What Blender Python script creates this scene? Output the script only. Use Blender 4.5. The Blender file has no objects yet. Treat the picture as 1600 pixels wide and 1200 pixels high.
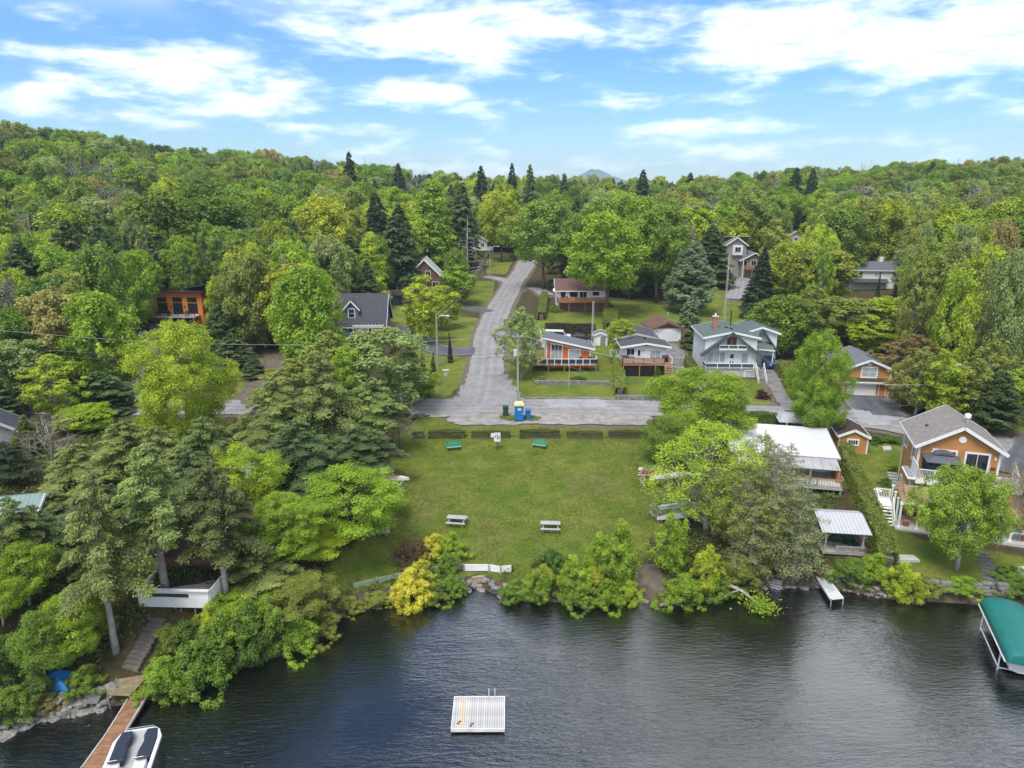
import bpy, math, random
import numpy as np
from mathutils import Vector, Matrix
rad = math.radians
S = bpy.context.scene
COL = S.collection

# ------------------------------------------------------------------ camera, sky, sun, exposure
CAM_H, F_PX, PITCH = 33.0, 1110.0, rad(15.6)
cam_data = bpy.data.cameras.new('camera')
cam_data.sensor_fit = 'HORIZONTAL'
cam_data.angle = 2 * math.atan(800 / F_PX)
cam_data.clip_start, cam_data.clip_end = 0.5, 20000
cam = bpy.data.objects.new('camera', cam_data)
COL.objects.link(cam)
cam.location = (0, 0, CAM_H)
cam.rotation_euler = (math.pi / 2 - PITCH, 0, 0)
S.camera = cam
CP, SP = math.cos(PITCH), math.sin(PITCH)

SUN_EL, SUN_AZ = rad(61), rad(208)          # azimuth clockwise from +Y (the way the camera looks)
world = bpy.data.worlds.new('World')
S.world = world
world.use_nodes = True


def N(nt, kind, **kw):
    n = nt.nodes.new(kind)
    for k, v in kw.items():
        if k.startswith('i_'):
            n.inputs[k[2:].replace('_', ' ')].default_value = v
        elif k.startswith('n_'):
            n.inputs[int(k[2:])].default_value = v
        else:
            setattr(n, k, v)
    return n


def math_node(nt, op, a, b=None, clamp=False):
    n = nt.nodes.new('ShaderNodeMath')
    n.operation = op
    n.use_clamp = clamp
    for i, v in enumerate((a, b)):
        if v is None:
            continue
        if isinstance(v, (int, float)):
            n.inputs[i].default_value = v
        else:
            nt.links.new(v, n.inputs[i])
    return n.outputs[0]


def ray_dir(px, py):
    a, b = (px - 800) / F_PX, (py - 600) / F_PX
    return Vector((a, CP - b * SP, -SP - b * CP))


def build_sky():
    nt = world.node_tree
    nt.nodes.clear()
    L = nt.links.new
    out = N(nt, 'ShaderNodeOutputWorld')
    bg = N(nt, 'ShaderNodeBackground')
    L(bg.outputs[0], out.inputs[0])
    sky = N(nt, 'ShaderNodeTexSky', sky_type='NISHITA', sun_disc=False, sun_elevation=SUN_EL,
            sun_rotation=SUN_AZ, altitude=250, air_density=1.0, dust_density=0.15, ozone_density=3.0)
    geo = N(nt, 'ShaderNodeTexCoord')
    sep = N(nt, 'ShaderNodeSeparateXYZ')
    L(geo.outputs['Generated'], sep.inputs[0])
    x, y, z = sep.outputs
    # cloud layer: directions projected onto flat sheets (altitude / distance), stretched near the horizon
    zc = math_node(nt, 'ADD', math_node(nt, 'ABSOLUTE', z), 0.05)
    comb = N(nt, 'ShaderNodeCombineXYZ')
    L(math_node(nt, 'DIVIDE', x, zc), comb.inputs[0])
    L(math_node(nt, 'DIVIDE', y, zc), comb.inputs[1])
    mp = N(nt, 'ShaderNodeMapping')
    mp.inputs['Location'].default_value = (3.1, 0.4, 0)
    mp.inputs['Scale'].default_value = (-0.8, 0.55, 1)
    L(comb.outputs[0], mp.inputs[0])
    n1 = N(nt, 'ShaderNodeTexNoise', noise_dimensions='2D', i_Scale=1.0, i_Detail=9.0, i_Roughness=0.58, i_Distortion=0.15)
    L(mp.outputs[0], n1.inputs['Vector'])
    # named clouds seen toward the hills: soft ellipses in azimuth / elevation
    az = math_node(nt, 'ARCTAN2', x, y)
    el = math_node(nt, 'ARCSINE', z)
    blobs = [(690, 35, 230, 62, 1.0), (560, 20, 90, 40, .6), (270, 122, 170, 50, .95), (420, 165, 130, 40, .6), (630, 145, 150, 35, .75), (160, 105, 60, 24, .5),
             (390, 70, 75, 20, .5), (1230, 45, 200, 55, 1.0), (1500, 58, 170, 62, 1.1), (1060, 25, 110, 45, .8), (1620, 90, 120, 45, .7),
             (960, 160, 160, 24, .65), (1120, 195, 130, 17, .95), (1340, 165, 50, 12, .6), (60, 150, 65, 24, .8),
             (520, 200, 190, 17, .6), (820, 158, 90, 22, .45), (90, 195, 130, 20, .3), (1500, 235, 200, 20, .3), (1000, 245, 260, 22, .5), (700, 235, 220, 20, .5), (300, 180, 260, 22, .5), (1250, 255, 260, 16, .45), (760, 262, 300, 14, .5), (850, 120, 120, 14, .4)]
    n2 = N(nt, 'ShaderNodeTexNoise', noise_dimensions='2D', i_Scale=1.0, i_Detail=11.0, i_Roughness=0.60, i_Distortion=0.12)
    c2 = N(nt, 'ShaderNodeCombineXYZ')
    L(math_node(nt, 'MULTIPLY', az, 8.0), c2.inputs[0])
    L(math_node(nt, 'MULTIPLY', el, 30.0), c2.inputs[1])
    L(c2.outputs[0], n2.inputs['Vector'])
    total = None
    for px, py, rx, ry, s in blobs:
        d = ray_dir(px, py).normalized()
        a0, e0 = math.atan2(d.x, d.y), math.asin(d.z)
        wx, wy = rx / F_PX, ry / F_PX
        da = math_node(nt, 'DIVIDE', math_node(nt, 'SUBTRACT', az, a0), wx)
        de = math_node(nt, 'DIVIDE', math_node(nt, 'SUBTRACT', el, e0), wy)
        r2 = math_node(nt, 'ADD', math_node(nt, 'MULTIPLY', da, da), math_node(nt, 'MULTIPLY', de, de))
        g = math_node(nt, 'MULTIPLY', math_node(nt, 'EXPONENT', math_node(nt, 'MULTIPLY', r2, -0.9)), s)
        total = g if total is None else math_node(nt, 'MAXIMUM', total, g)
    low = math_node(nt, 'ADD', math_node(nt, 'MULTIPLY', total, 0.80), math_node(nt, 'MULTIPLY', math_node(nt, 'SUBTRACT', n2.outputs[0], 0.5), 1.75))
    lowm = N(nt, 'ShaderNodeMapRange', interpolation_type='SMOOTHSTEP', n_1=0.20, n_2=1.02)
    L(low, lowm.inputs[0])
    highm = N(nt, 'ShaderNodeMapRange', interpolation_type='SMOOTHSTEP', n_1=0.35, n_2=0.60)
    L(n1.outputs[0], highm.inputs[0])
    sel = N(nt, 'ShaderNodeMapRange', interpolation_type='SMOOTHSTEP', n_1=0.17, n_2=0.30)
    L(el, sel.inputs[0])
    front = N(nt, 'ShaderNodeMapRange', interpolation_type='SMOOTHSTEP', n_1=0.0, n_2=0.4)
    L(y, front.inputs[0])
    lowsel = math_node(nt, 'MULTIPLY', math_node(nt, 'SUBTRACT', 1.0, sel.outputs[0]), front.outputs[0])
    mx = N(nt, 'ShaderNodeMix', data_type='FLOAT')
    L(lowsel, mx.inputs[0])
    L(highm.outputs[0], mx.inputs[2])
    L(lowm.outputs[0], mx.inputs[3])
    hs = N(nt, 'ShaderNodeHueSaturation', i_Saturation=1.12, i_Value=1.0)
    tintn = N(nt, 'ShaderNodeMix', data_type='RGBA', blend_type='MULTIPLY', n_0=1.0)
    L(sky.outputs[0], tintn.inputs[6])
    tintn.inputs[7].default_value = (.76, .95, 1.12, 1)
    L(tintn.outputs[2], hs.inputs['Color'])
    sc = N(nt, 'ShaderNodeVectorMath', operation='SCALE')
    L(hs.outputs[0], sc.inputs[0])
    thin = N(nt, 'ShaderNodeMapRange', interpolation_type='SMOOTHSTEP', n_1=0.0, n_2=0.30, n_3=SKY_STRENGTH * .82, n_4=SKY_STRENGTH * 1.05)
    L(math_node(nt, 'ABSOLUTE', z), thin.inputs[0])
    L(thin.outputs[0], sc.inputs['Scale'])
    mc = N(nt, 'ShaderNodeMix', data_type='RGBA')
    L(math_node(nt, 'MULTIPLY', mx.outputs[0], 0.94), mc.inputs[0])
    L(sc.outputs[0], mc.inputs[6])
    mc.inputs[7].default_value = (CLOUD * .97, CLOUD * .985, CLOUD, 1)
    L(mc.outputs[2], bg.inputs[0])
    bg.inputs[1].default_value = 1.0


SKY_STRENGTH, CLOUD = 0.053, 0.64
build_sky()
sun_data = bpy.data.lights.new('sun', 'SUN')
sun_data.energy, sun_data.angle, sun_data.color = 1.25, rad(24), (1.0, .95, .87)
sun = bpy.data.objects.new('sun', sun_data)
COL.objects.link(sun)
sun_dir = Vector((math.sin(SUN_AZ) * math.cos(SUN_EL), math.cos(SUN_AZ) * math.cos(SUN_EL), math.sin(SUN_EL)))
sun.location = sun_dir * 300
sun.rotation_euler = (-sun_dir).to_track_quat('-Z', 'Y').to_euler()
vs = S.view_settings
vs.view_transform, vs.look, vs.gamma, vs.use_curve_mapping = 'Standard', 'None', 1.0, False
vs.exposure = 1.6
S.render.engine = 'CYCLES'
cy = S.cycles
cy.max_bounces, cy.diffuse_bounces, cy.glossy_bounces, cy.transmission_bounces, cy.transparent_max_bounces, cy.volume_bounces = 8, 5, 3, 5, 6, 0
cy.caustics_reflective = cy.caustics_refractive = False

# ------------------------------------------------------------------ helpers: geometry
RNG = np.random.default_rng(7)
random.seed(7)


class MB:
    """collects verts and faces for one mesh"""
    def __init__(self):
        self.v, self.f, self.m = [], [], []

    def add(self, verts, faces, mi=0):
        o = len(self.v)
        self.v += [tuple(p) for p in verts]
        self.f += [tuple(i + o for i in fc) for fc in faces]
        self.m += [mi] * len(faces)

    def box(self, x0, x1, y0, y1, z0, z1, mi=0):
        v = [(x, y, z) for z in (z0, z1) for y in (y0, y1) for x in (x0, x1)]
        self.add(v, [(0, 2, 3, 1), (4, 5, 7, 6), (0, 1, 5, 4), (2, 6, 7, 3), (0, 4, 6, 2), (1, 3, 7, 5)], mi)
        return self

    def beam(self, p, q, w, h=None, mi=0):
        h = h or w
        p, q = Vector(p), Vector(q)
        d = (q - p).normalized()
        up = Vector((0, 0, 1)) if abs(d.z) < .95 else Vector((0, 1, 0))
        s = d.cross(up).normalized()
        u = s.cross(d)
        v = [c + s * (a * w / 2) + u * (b * h / 2) for c in (p, q) for a, b in ((-1, -1), (1, -1), (1, 1), (-1, 1))]
        self.add(v, [(0, 1, 2, 3), (7, 6, 5, 4), (0, 4, 5, 1), (1, 5, 6, 2), (2, 6, 7, 3), (3, 7, 4, 0)], mi)
        return self

    def tube(self, pts, r, n=6, mi=0, cap=True):
        pts = [Vector(p) for p in pts]
        rs = r if isinstance(r, (list, tuple)) else [r] * len(pts)
        vs, fs = [], []
        for i, p in enumerate(pts):
            d = (pts[min(i + 1, len(pts) - 1)] - pts[max(i - 1, 0)]).normalized()
            up = Vector((1, 0, 0)) if abs(d.z) > .8 else Vector((0, 0, 1))
            s = d.cross(up).normalized()
            u = s.cross(d)
            for k in range(n):
                a = 2 * math.pi * k / n
                vs.append(p + (s * math.cos(a) + u * math.sin(a)) * rs[i])
        for i in range(len(pts) - 1):
            for k in range(n):
                a, b = i * n + k, i * n + (k + 1) % n
                fs.append((a, b, b + n, a + n))
        if cap:
            fs.append(tuple(reversed(range(n))))
            fs.append(tuple(range((len(pts) - 1) * n, len(pts) * n)))
        self.add(vs, fs, mi)
        return self

    def lathe(self, prof, n=12, c=(0, 0, 0), mi=0):
        vs, fs = [], []
        for r, z in prof:
            for k in range(n):
                a = 2 * math.pi * k / n
                vs.append((c[0] + r * math.cos(a), c[1] + r * math.sin(a), c[2] + z))
        for i in range(len(prof) - 1):
            for k in range(n):
                a, b = i * n + k, i * n + (k + 1) % n
                fs.append((a, b, b + n, a + n))
        fs.append(tuple(reversed(range(n))))
        fs.append(tuple(range((len(prof) - 1) * n, len(prof) * n)))
        self.add(vs, fs, mi)
        return self

    def prism(self, pts, a0, a1, axis='y', mi=0):
        """pts: outline (u,z) anticlockwise seen from the front; extruded along axis"""
        n = len(pts)
        mk = (lambda u, z, a: (u, a, z)) if axis == 'y' else (lambda u, z, a: (a, u, z)) if axis == 'x' else (lambda u, z, a: (u, z, a))
        vs = [mk(u, z, a0) for u, z in pts] + [mk(u, z, a1) for u, z in pts]
        fs = [tuple(range(n)), tuple(reversed(range(n, 2 * n)))] + [(i, i + n, (i + 1) % n + n, (i + 1) % n) for i in range(n)]
        self.add(vs, fs, mi)
        return self

    def slab(self, quad, t, mi=0):
        """a sheet through the corners with thickness t downward along its normal"""
        q = [Vector(p) for p in quad]
        nrm = (q[1] - q[0]).cross(q[-1] - q[0]).normalized()
        if nrm.z < 0:
            nrm = -nrm
        n = len(q)
        vs = q + [p - nrm * t for p in q]
        self.add(vs, [tuple(range(n)), tuple(reversed(range(n, 2 * n)))] + [(i, i + n, (i + 1) % n + n, (i + 1) % n) for i in range(n)], mi)
        return self

    def mesh(self, name, mats, smooth=False):
        me = bpy.data.meshes.new(name)
        me.from_pydata(self.v, [], self.f)
        for m in (mats if isinstance(mats, (list, tuple)) else [mats]):
            me.materials.append(m)
        if any(self.m):
            me.polygons.foreach_set('material_index', self.m)
        if smooth:
            me.polygons.foreach_set('use_smooth', [True] * len(me.polygons))
        me.update()
        fix_normals(me)
        return me


def fix_normals(me):
    import bmesh
    bm = bmesh.new()
    bm.from_mesh(me)
    bmesh.ops.recalc_face_normals(bm, faces=bm.faces)
    bm.to_mesh(me)
    bm.free()


def put(name, me, parent=None, loc=None, rot=None, scale=None):
    o = bpy.data.objects.new(name, me)
    COL.objects.link(o)
    if parent is not None:
        o.parent = parent
    if loc is not None:
        o.location = loc
    if rot is not None:
        o.rotation_euler = rot if isinstance(rot, (tuple, list)) else (0, 0, rot)
    if scale is not None:
        o.scale = scale if isinstance(scale, (tuple, list)) else (scale,) * 3
    return o


def part(name, mb, mat, parent, smooth=False, label=None):
    o = put(name, mb.mesh(name, mat, smooth), parent)
    if label:
        o['label'] = label
    return o


def tag(o, label, cat, group=None):
    o['label'], o['category'] = label, cat
    if group:
        o['group'] = group
    return o


def thing(name, label, cat, loc, rotz=0.0, group=None):
    o = put(name, None, None, loc, rotz)
    o.empty_display_size = .3
    return tag(o, label, cat, group)


def copy_tree(o, parent=None):
    c = o.copy()
    COL.objects.link(c)
    if parent is not None:
        c.parent = parent
    for ch in list(o.children):
        copy_tree(ch, c)
    return c


# ------------------------------------------------------------------ helpers: materials
MATS = {}


def pmat(name, col, rough=.7, spec=.3, metal=0.0, vary=.12, scale=1.2, bump=0.0, bscale=20.0, stripes=None, col2=None, detail=6.0):
    """principled with mottled colour; stripes = (axis, period, depth) gives lap-siding / plank / rib relief"""
    if name in MATS:
        return MATS[name]
    m = bpy.data.materials.new(name)
    m.use_nodes = True
    nt = m.node_tree
    L = nt.links.new
    b = nt.nodes['Principled BSDF']
    b.inputs['Roughness'].default_value = rough
    b.inputs['Specular IOR Level'].default_value = spec
    b.inputs['Metallic'].default_value = metal
    tc = N(nt, 'ShaderNodeTexCoord')
    no = N(nt, 'ShaderNodeTexNoise', i_Scale=scale, i_Detail=detail, i_Roughness=.65)
    L(tc.outputs['Object'], no.inputs['Vector'])
    ramp = N(nt, 'ShaderNodeMix', data_type='RGBA')
    c2 = col2 or tuple(c * (1 - 2 * vary) for c in col)
    c1 = tuple(min(1, c * (1 + vary)) for c in col)
    ramp.inputs[6].default_value, ramp.inputs[7].default_value = (*c2, 1), (*c1, 1)
    mr = N(nt, 'ShaderNodeMapRange', n_1=.3, n_2=.7)
    L(no.outputs[0], mr.inputs[0])
    L(mr.outputs[0], ramp.inputs[0])
    colour = ramp.outputs[2]
    oi = N(nt, 'ShaderNodeObjectInfo')
    hv = N(nt, 'ShaderNodeHueSaturation')
    L(colour, hv.inputs['Color'])
    L(math_node(nt, 'ADD', math_node(nt, 'MULTIPLY', oi.outputs['Random'], vary), 1 - vary / 2), hv.inputs['Value'])
    colour = hv.outputs[0]
    height = None
    if stripes:
        ax, per, dep = stripes
        sp = N(nt, 'ShaderNodeSeparateXYZ')
        L(tc.outputs['Object'], sp.inputs[0])
        fr = math_node(nt, 'FRACT', math_node(nt, 'DIVIDE', sp.outputs['xyz'.index(ax)], per))
        gap = N(nt, 'ShaderNodeMapRange', interpolation_type='SMOOTHSTEP', n_1=0.0, n_2=.12)
        L(fr, gap.inputs[0])
        mm = N(nt, 'ShaderNodeMix', data_type='RGBA')
        L(gap.outputs[0], mm.inputs[0])
        mm.blend_type = 'MIX'
        dk = N(nt, 'ShaderNodeHueSaturation', i_Value=.72)
        L(colour, dk.inputs['Color'])
        L(dk.outputs[0], mm.inputs[6])
        L(colour, mm.inputs[7])
        colour = mm.outputs[2]
        height = math_node(nt, 'MULTIPLY', gap.outputs[0], dep)
    if bump:
        n2 = N(nt, 'ShaderNodeTexNoise', i_Scale=bscale, i_Detail=4.0)
        L(tc.outputs['Object'], n2.inputs['Vector'])
        hb = math_node(nt, 'MULTIPLY', n2.outputs[0], bump)
        height = hb if height is None else math_node(nt, 'ADD', height, hb)
    if height is not None:
        bp = N(nt, 'ShaderNodeBump', i_Strength=1.0, i_Distance=1.0)
        L(height, bp.inputs['Height'])
        L(bp.outputs[0], b.inputs['Normal'])
    L(colour, b.inputs['Base Color'])
    MATS[name] = m
    return m


def glass(name='window_glass', col=(.02, .025, .03)):
    return pmat(name, col, rough=.06, spec=.8, vary=.2, scale=.7)
# ------------------------------------------------------------------ terrain
def unproj(px, py, z):
    d = ray_dir(px, py)
    t = (z - CAM_H) / d.z
    return Vector((d.x * t, d.y * t, z))


def at_depth(px, Y, z):
    """x of a point at depth Y and height z that shows in column px"""
    return (px - 800) / F_PX * (Y * CP + (CAM_H - z) * SP)


def z_at_row(py, Y):
    d = ray_dir(800, py)
    return CAM_H + Y * d.z / d.y


def sstep(a, b, x):
    t = np.clip((x - a) / (b - a), 0, 1)
    return t * t * (3 - 2 * t)


SHORE_PX = [(-260, 1250), (0, 1152), (60, 1122), (140, 1108), (200, 1100), (250, 1092), (330, 1062), (370, 1045), (430, 1028), (490, 1004), (540, 956), (600, 942), (660, 942),
            (700, 932), (745, 918), (790, 932), (850, 940), (930, 942), (1000, 938), (1040, 948), (1090, 942), (1120, 928), (1200, 920), (1260, 918), (1330, 924), (1400, 938), (1450, 940), (1530, 944), (1600, 952), (1750, 960)]
_sh = [unproj(a, b, 0) for a, b in SHORE_PX]
SHX = np.array([-400, -80] + [p.x for p in _sh] + [90, 400])
SHY = np.array([-20, 22] + [p.y for p in _sh] + [50, 40])
_o = np.argsort(SHX)
SHX, SHY = SHX[_o], SHY[_o]

RU = np.array([-1.5, -.75, -.62, -.55, -.5, -.43, -.35, -.26, -.17, -.09, 0, .1, .26, .35, .43, .52, .6, .7, 1.5])
RZ = np.array([36, 42, 43, 42, 38, 36, 36, 31, 29, 25, 21, 21, 21, 22, 23, 25, 26, 27, 30]) - 3.5


def terrain(x, y):
    x = np.asarray(x, float)
    y = np.asarray(y, float)
    s = y - np.interp(x, SHX, SHY)
    under = np.maximum(-4.0, -.15 + s * .28)
    land = .9 * sstep(-.1, 1.2, s) + .8 * sstep(.8, 6, s) + np.clip((s - 4) / 34, 0, 1) * 1.8
    land += np.clip((y - 99) / 130, 0, 1) * 4.6 + .7 * sstep(99, 108, y) * sstep(-2, 4, x) * (1 - sstep(70, 90, x))
    left = sstep(-9, -19, x) * sstep(1, 9, s) * (1 - sstep(60, 84, y))
    land += 2.6 * left
    # hollow of the two ridges
    D = np.hypot(x, y)
    u = x / np.maximum(y, 20)
    zr = np.interp(u, RU, RZ)
    d0 = np.interp(u, [-.7, -.4, -.2, 0, .2, .5, .7], [150, 170, 215, 240, 225, 195, 170])
    d1 = np.interp(u, [-.7, -.3, 0, .3, .7], [430, 400, 390, 400, 420])
    t = np.clip((D - d0) / (d1 - d0), 0, 1)
    rise = t ** 1.15 * (1 - .55 * sstep(0, 900, D - d1) * (D > d1))
    land += np.maximum(zr - 8, 0) * rise * (y > 0)
    bumpy = .25 * np.sin(x * .21 + 1.3) * np.sin(y * .17) + .9 * np.sin(x * .031) * np.sin(y * .027 + 1) * sstep(140, 260, D) + 2.2 * np.sin(x * .011 + 2) * np.sin(y * .013) * sstep(240, 420, D)
    land += bumpy * sstep(8, 20, s) * (.35 + .65 * sstep(110, 160, D))
    return np.where(s > -.1, land, under)


def tz(x, y):
    return float(terrain(x, y))


def ground(px, py):
    """terrain point seen at a pixel"""
    z = 3.0
    for _ in range(30):
        p = unproj(px, py, z)
        z = .5 * z + .5 * tz(p.x, p.y)
    p.z = tz(p.x, p.y)
    return p


def in_poly(x, y, poly):
    r = np.zeros(x.shape, bool)
    n = len(poly)
    for i in range(n):
        (x0, y0), (x1, y1) = poly[i], poly[(i + 1) % n]
        c = ((y0 > y) != (y1 > y)) & (x < (x1 - x0) * (y - y0) / (y1 - y0 + 1e-12) + x0)
        r ^= c
    return r


def gpoly(pts):
    return [(p.x, p.y) for p in (ground(a, b) for a, b in pts)]


def polyline_dist(x, y, pts):
    d = np.full(x.shape, 1e9)
    for (x0, y0), (x1, y1) in zip(pts[:-1], pts[1:]):
        dx, dy = x1 - x0, y1 - y0
        t = np.clip(((x - x0) * dx + (y - y0) * dy) / (dx * dx + dy * dy + 1e-9), 0, 1)
        d = np.minimum(d, np.hypot(x - x0 - t * dx, y - y0 - t * dy))
    return d


MAIN_ROAD = [(-330, 104)] + gpoly([(-60, 634), (200, 635), (375, 636), (650, 635), (800, 634), (1010, 637), (1180, 644), (1350, 655), (1430, 668), (1540, 688), (1660, 708)]) + [(130, 66)]
SIDE_ROAD = gpoly([(748, 632), (757, 600), (762, 560), (766, 520), (782, 478), (800, 446), (812, 428), (820, 416), (824, 404), (826, 396)])
DRIVES = {  # name: (pixel centreline, width)
    'left': (gpoly([(742, 549), (700, 549), (668, 540), (640, 524), (625, 512)]), 5.0),
    'left_upper': (gpoly([(770, 487), (740, 482), (700, 474)]), 3.2),
    'top': (gpoly([(806, 442), (780, 436), (762, 432)]), 4.0),
    'bungalow': (gpoly([(1096, 634), (1080, 606), (1065, 578), (1052, 552), (1042, 538)]), 3.6),
    'chalet': (gpoly([(1242, 640), (1222, 610), (1205, 585), (1196, 566)]), 3.4),
    'garage': (gpoly([(1378, 650), (1362, 634), (1350, 620)]), 6.4),
    'uphill': (gpoly([(1150, 468), (1156, 448), (1160, 432)]), 5.0),
    'brown_house': (gpoly([(1620, 690), (1600, 720), (1592, 744)]), 4.5),
    'cottage_lot': (gpoly([(845, 545), (850, 532), (880, 529), (920, 530)]), 4.0),
    'roof_lot': (gpoly([(826, 452), (840, 452), (856, 462)]), 3.5),
    'orange_lot': (gpoly([(205, 634), (215, 570), (225, 535), (255, 522)]), 4.0),
    'dirt_lot': (gpoly([(400, 632), (425, 585), (445, 560)]), 5.0),
}
LAYBY = gpoly([(640, 646), (700, 655), (716, 664), (760, 667), (900, 667), (985, 668), (1012, 669), (1014, 646)])
LAWNS = [gpoly(p) for p in [
    [(655, 652), (1012, 652), (1060, 700), (1050, 800), (1010, 850), (1000, 930), (960, 930), (700, 925), (560, 930), (500, 910), (560, 840), (600, 760), (610, 690)],
    [(650, 545), (735, 560), (722, 600), (690, 626), (640, 622)],
    [(610, 478), (650, 478), (760, 500), (740, 548), (700, 545), (660, 530), (640, 508), (608, 500)],
    [(690, 440), (775, 440), (770, 480), (700, 470)],
    [(760, 398), (806, 402), (790, 430), (760, 428)],
    [(780, 560), (800, 600), (812, 622), (1020, 628), (1230, 640), (1210, 590), (1100, 595), (960, 510), (830, 500), (800, 520)],
    [(850, 485), (960, 485), (965, 512), (850, 512)],
    [(955, 470), (1230, 470), (1230, 500), (1180, 512), (1050, 505), (970, 520)],
    [(1060, 440), (1160, 452), (1230, 470), (1200, 500), (1080, 500)],
    [(1345, 690), (1440, 690), (1430, 760), (1420, 840), (1600, 870), (1640, 900), (1600, 925), (1330, 915), (1390, 850), (1330, 780), (1310, 720)],
    [(1440, 665), (1640, 650), (1640, 690), (1540, 684)],
    [(385, 560), (470, 560), (430, 632), (360, 632)],
    [(1320, 620), (1420, 640), (1380, 650), (1230, 645), (1240, 620)],
]]
DIRT = [gpoly(p) for p in [
    [(410, 545), (470, 550), (465, 590), (420, 610)],
    [(992, 885), (1035, 880), (1046, 945), (990, 938)],
]]


WORN = [gpoly(p) for p in [
    [(732, 888), (803, 888), (796, 820), (770, 770), (748, 790), (736, 840)],
    [(870, 735), (960, 730), (985, 765), (930, 790), (880, 775)],
    [(640, 760), (690, 740), (720, 780), (680, 830), (630, 810)],
    [(1000, 690), (1030, 700), (1030, 860), (1005, 850)],
    [(690, 700), (720, 700), (722, 712), (688, 712)], [(828, 698), (858, 698), (858, 710), (826, 710)], [(640, 668), (1012, 668), (1012, 676), (640, 676)]]]


def axis_pts(fine0, fine1, step, lo, hi, grow=1.12):
    mid = list(np.arange(fine0, fine1 + 1e-6, step))
    a, s = [], step
    v = fine0
    while v > lo:
        s *= grow
        v -= s
        a.append(v)
    b, s = [], step
    v = fine1
    while v < hi:
        s *= grow
        v += s
        b.append(v)
    return np.array(a[::-1] + mid + b)


def build_terrain():
    xs = axis_pts(-78, 84, .8, -3500, 3500)
    ys = axis_pts(26, 172, .8, -30, 9000, 1.11)
    X, Y = np.meshgrid(xs, ys)
    Z = terrain(X, Y)
    road = np.minimum(polyline_dist(X, Y, MAIN_ROAD) - 3.4, polyline_dist(X, Y, SIDE_ROAD) - 3.0)
    for pts, w in DRIVES.values():
        road = np.minimum(road, polyline_dist(X, Y, pts) - w / 2)
    lay = in_poly(X, Y, LAYBY)
    Z = Z - .10 * (road < .5) - .10 * lay
    lawn = np.zeros(X.shape)
    for p in LAWNS:
        lawn = np.maximum(lawn, in_poly(X, Y, p).astype(float))
    dirt = np.zeros(X.shape)
    for p in DIRT:
        dirt = np.maximum(dirt, in_poly(X, Y, p).astype(float))
    dirt = np.maximum(dirt, 1 - sstep(0, 1.6, road))
    dirt = np.maximum(dirt, lay * 1.0)
    for a in (lawn, dirt):                      # soften the masks a little
        k = a.copy()
        k[1:-1, 1:-1] = (a[1:-1, 1:-1] * 2 + a[:-2, 1:-1] + a[2:, 1:-1] + a[1:-1, :-2] + a[1:-1, 2:]) / 6
        a[:] = k
    worn = np.zeros(X.shape)
    for p in WORN:
        worn = np.maximum(worn, in_poly(X, Y, p) * .62)
    for _ in range(3):
        worn[1:-1, 1:-1] = (worn[1:-1, 1:-1] * 2 + worn[:-2, 1:-1] + worn[2:, 1:-1] + worn[1:-1, :-2] + worn[1:-1, 2:]) / 6
    s = Y - np.interp(X, SHX, SHY)
    bank = 1 - sstep(.6, 1.6, s)
    ny, nx = X.shape
    v = np.stack([X, Y, Z], -1).reshape(-1, 3)
    i = np.arange(ny * nx).reshape(ny, nx)
    f = np.stack([i[:-1, :-1], i[:-1, 1:], i[1:, 1:], i[1:, :-1]], -1).reshape(-1, 4)
    me = np_mesh('ground', v, f)
    for nm, arr in (('lawn', lawn), ('dirt', dirt), ('bank', bank), ('worn', worn)):
        me.attributes.new(nm, 'FLOAT', 'POINT').data.foreach_set('value', arr.reshape(-1).astype(np.float32))
    me.polygons.foreach_set('use_smooth', np.ones(len(f), bool))
    me.materials.append(ground_material())
    o = put('ground', me)
    o['kind'] = 'structure'
    return o


def np_mesh(name, v, f):
    me = bpy.data.meshes.new(name)
    n, k = f.shape
    me.vertices.add(len(v))
    me.vertices.foreach_set('co', np.ascontiguousarray(v, np.float32).reshape(-1))
    me.loops.add(n * k)
    me.loops.foreach_set('vertex_index', np.ascontiguousarray(f, np.int32).reshape(-1))
    me.polygons.add(n)
    me.polygons.foreach_set('loop_start', np.arange(n, dtype=np.int32) * k)
    me.update(calc_edges=True)
    return me


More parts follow.
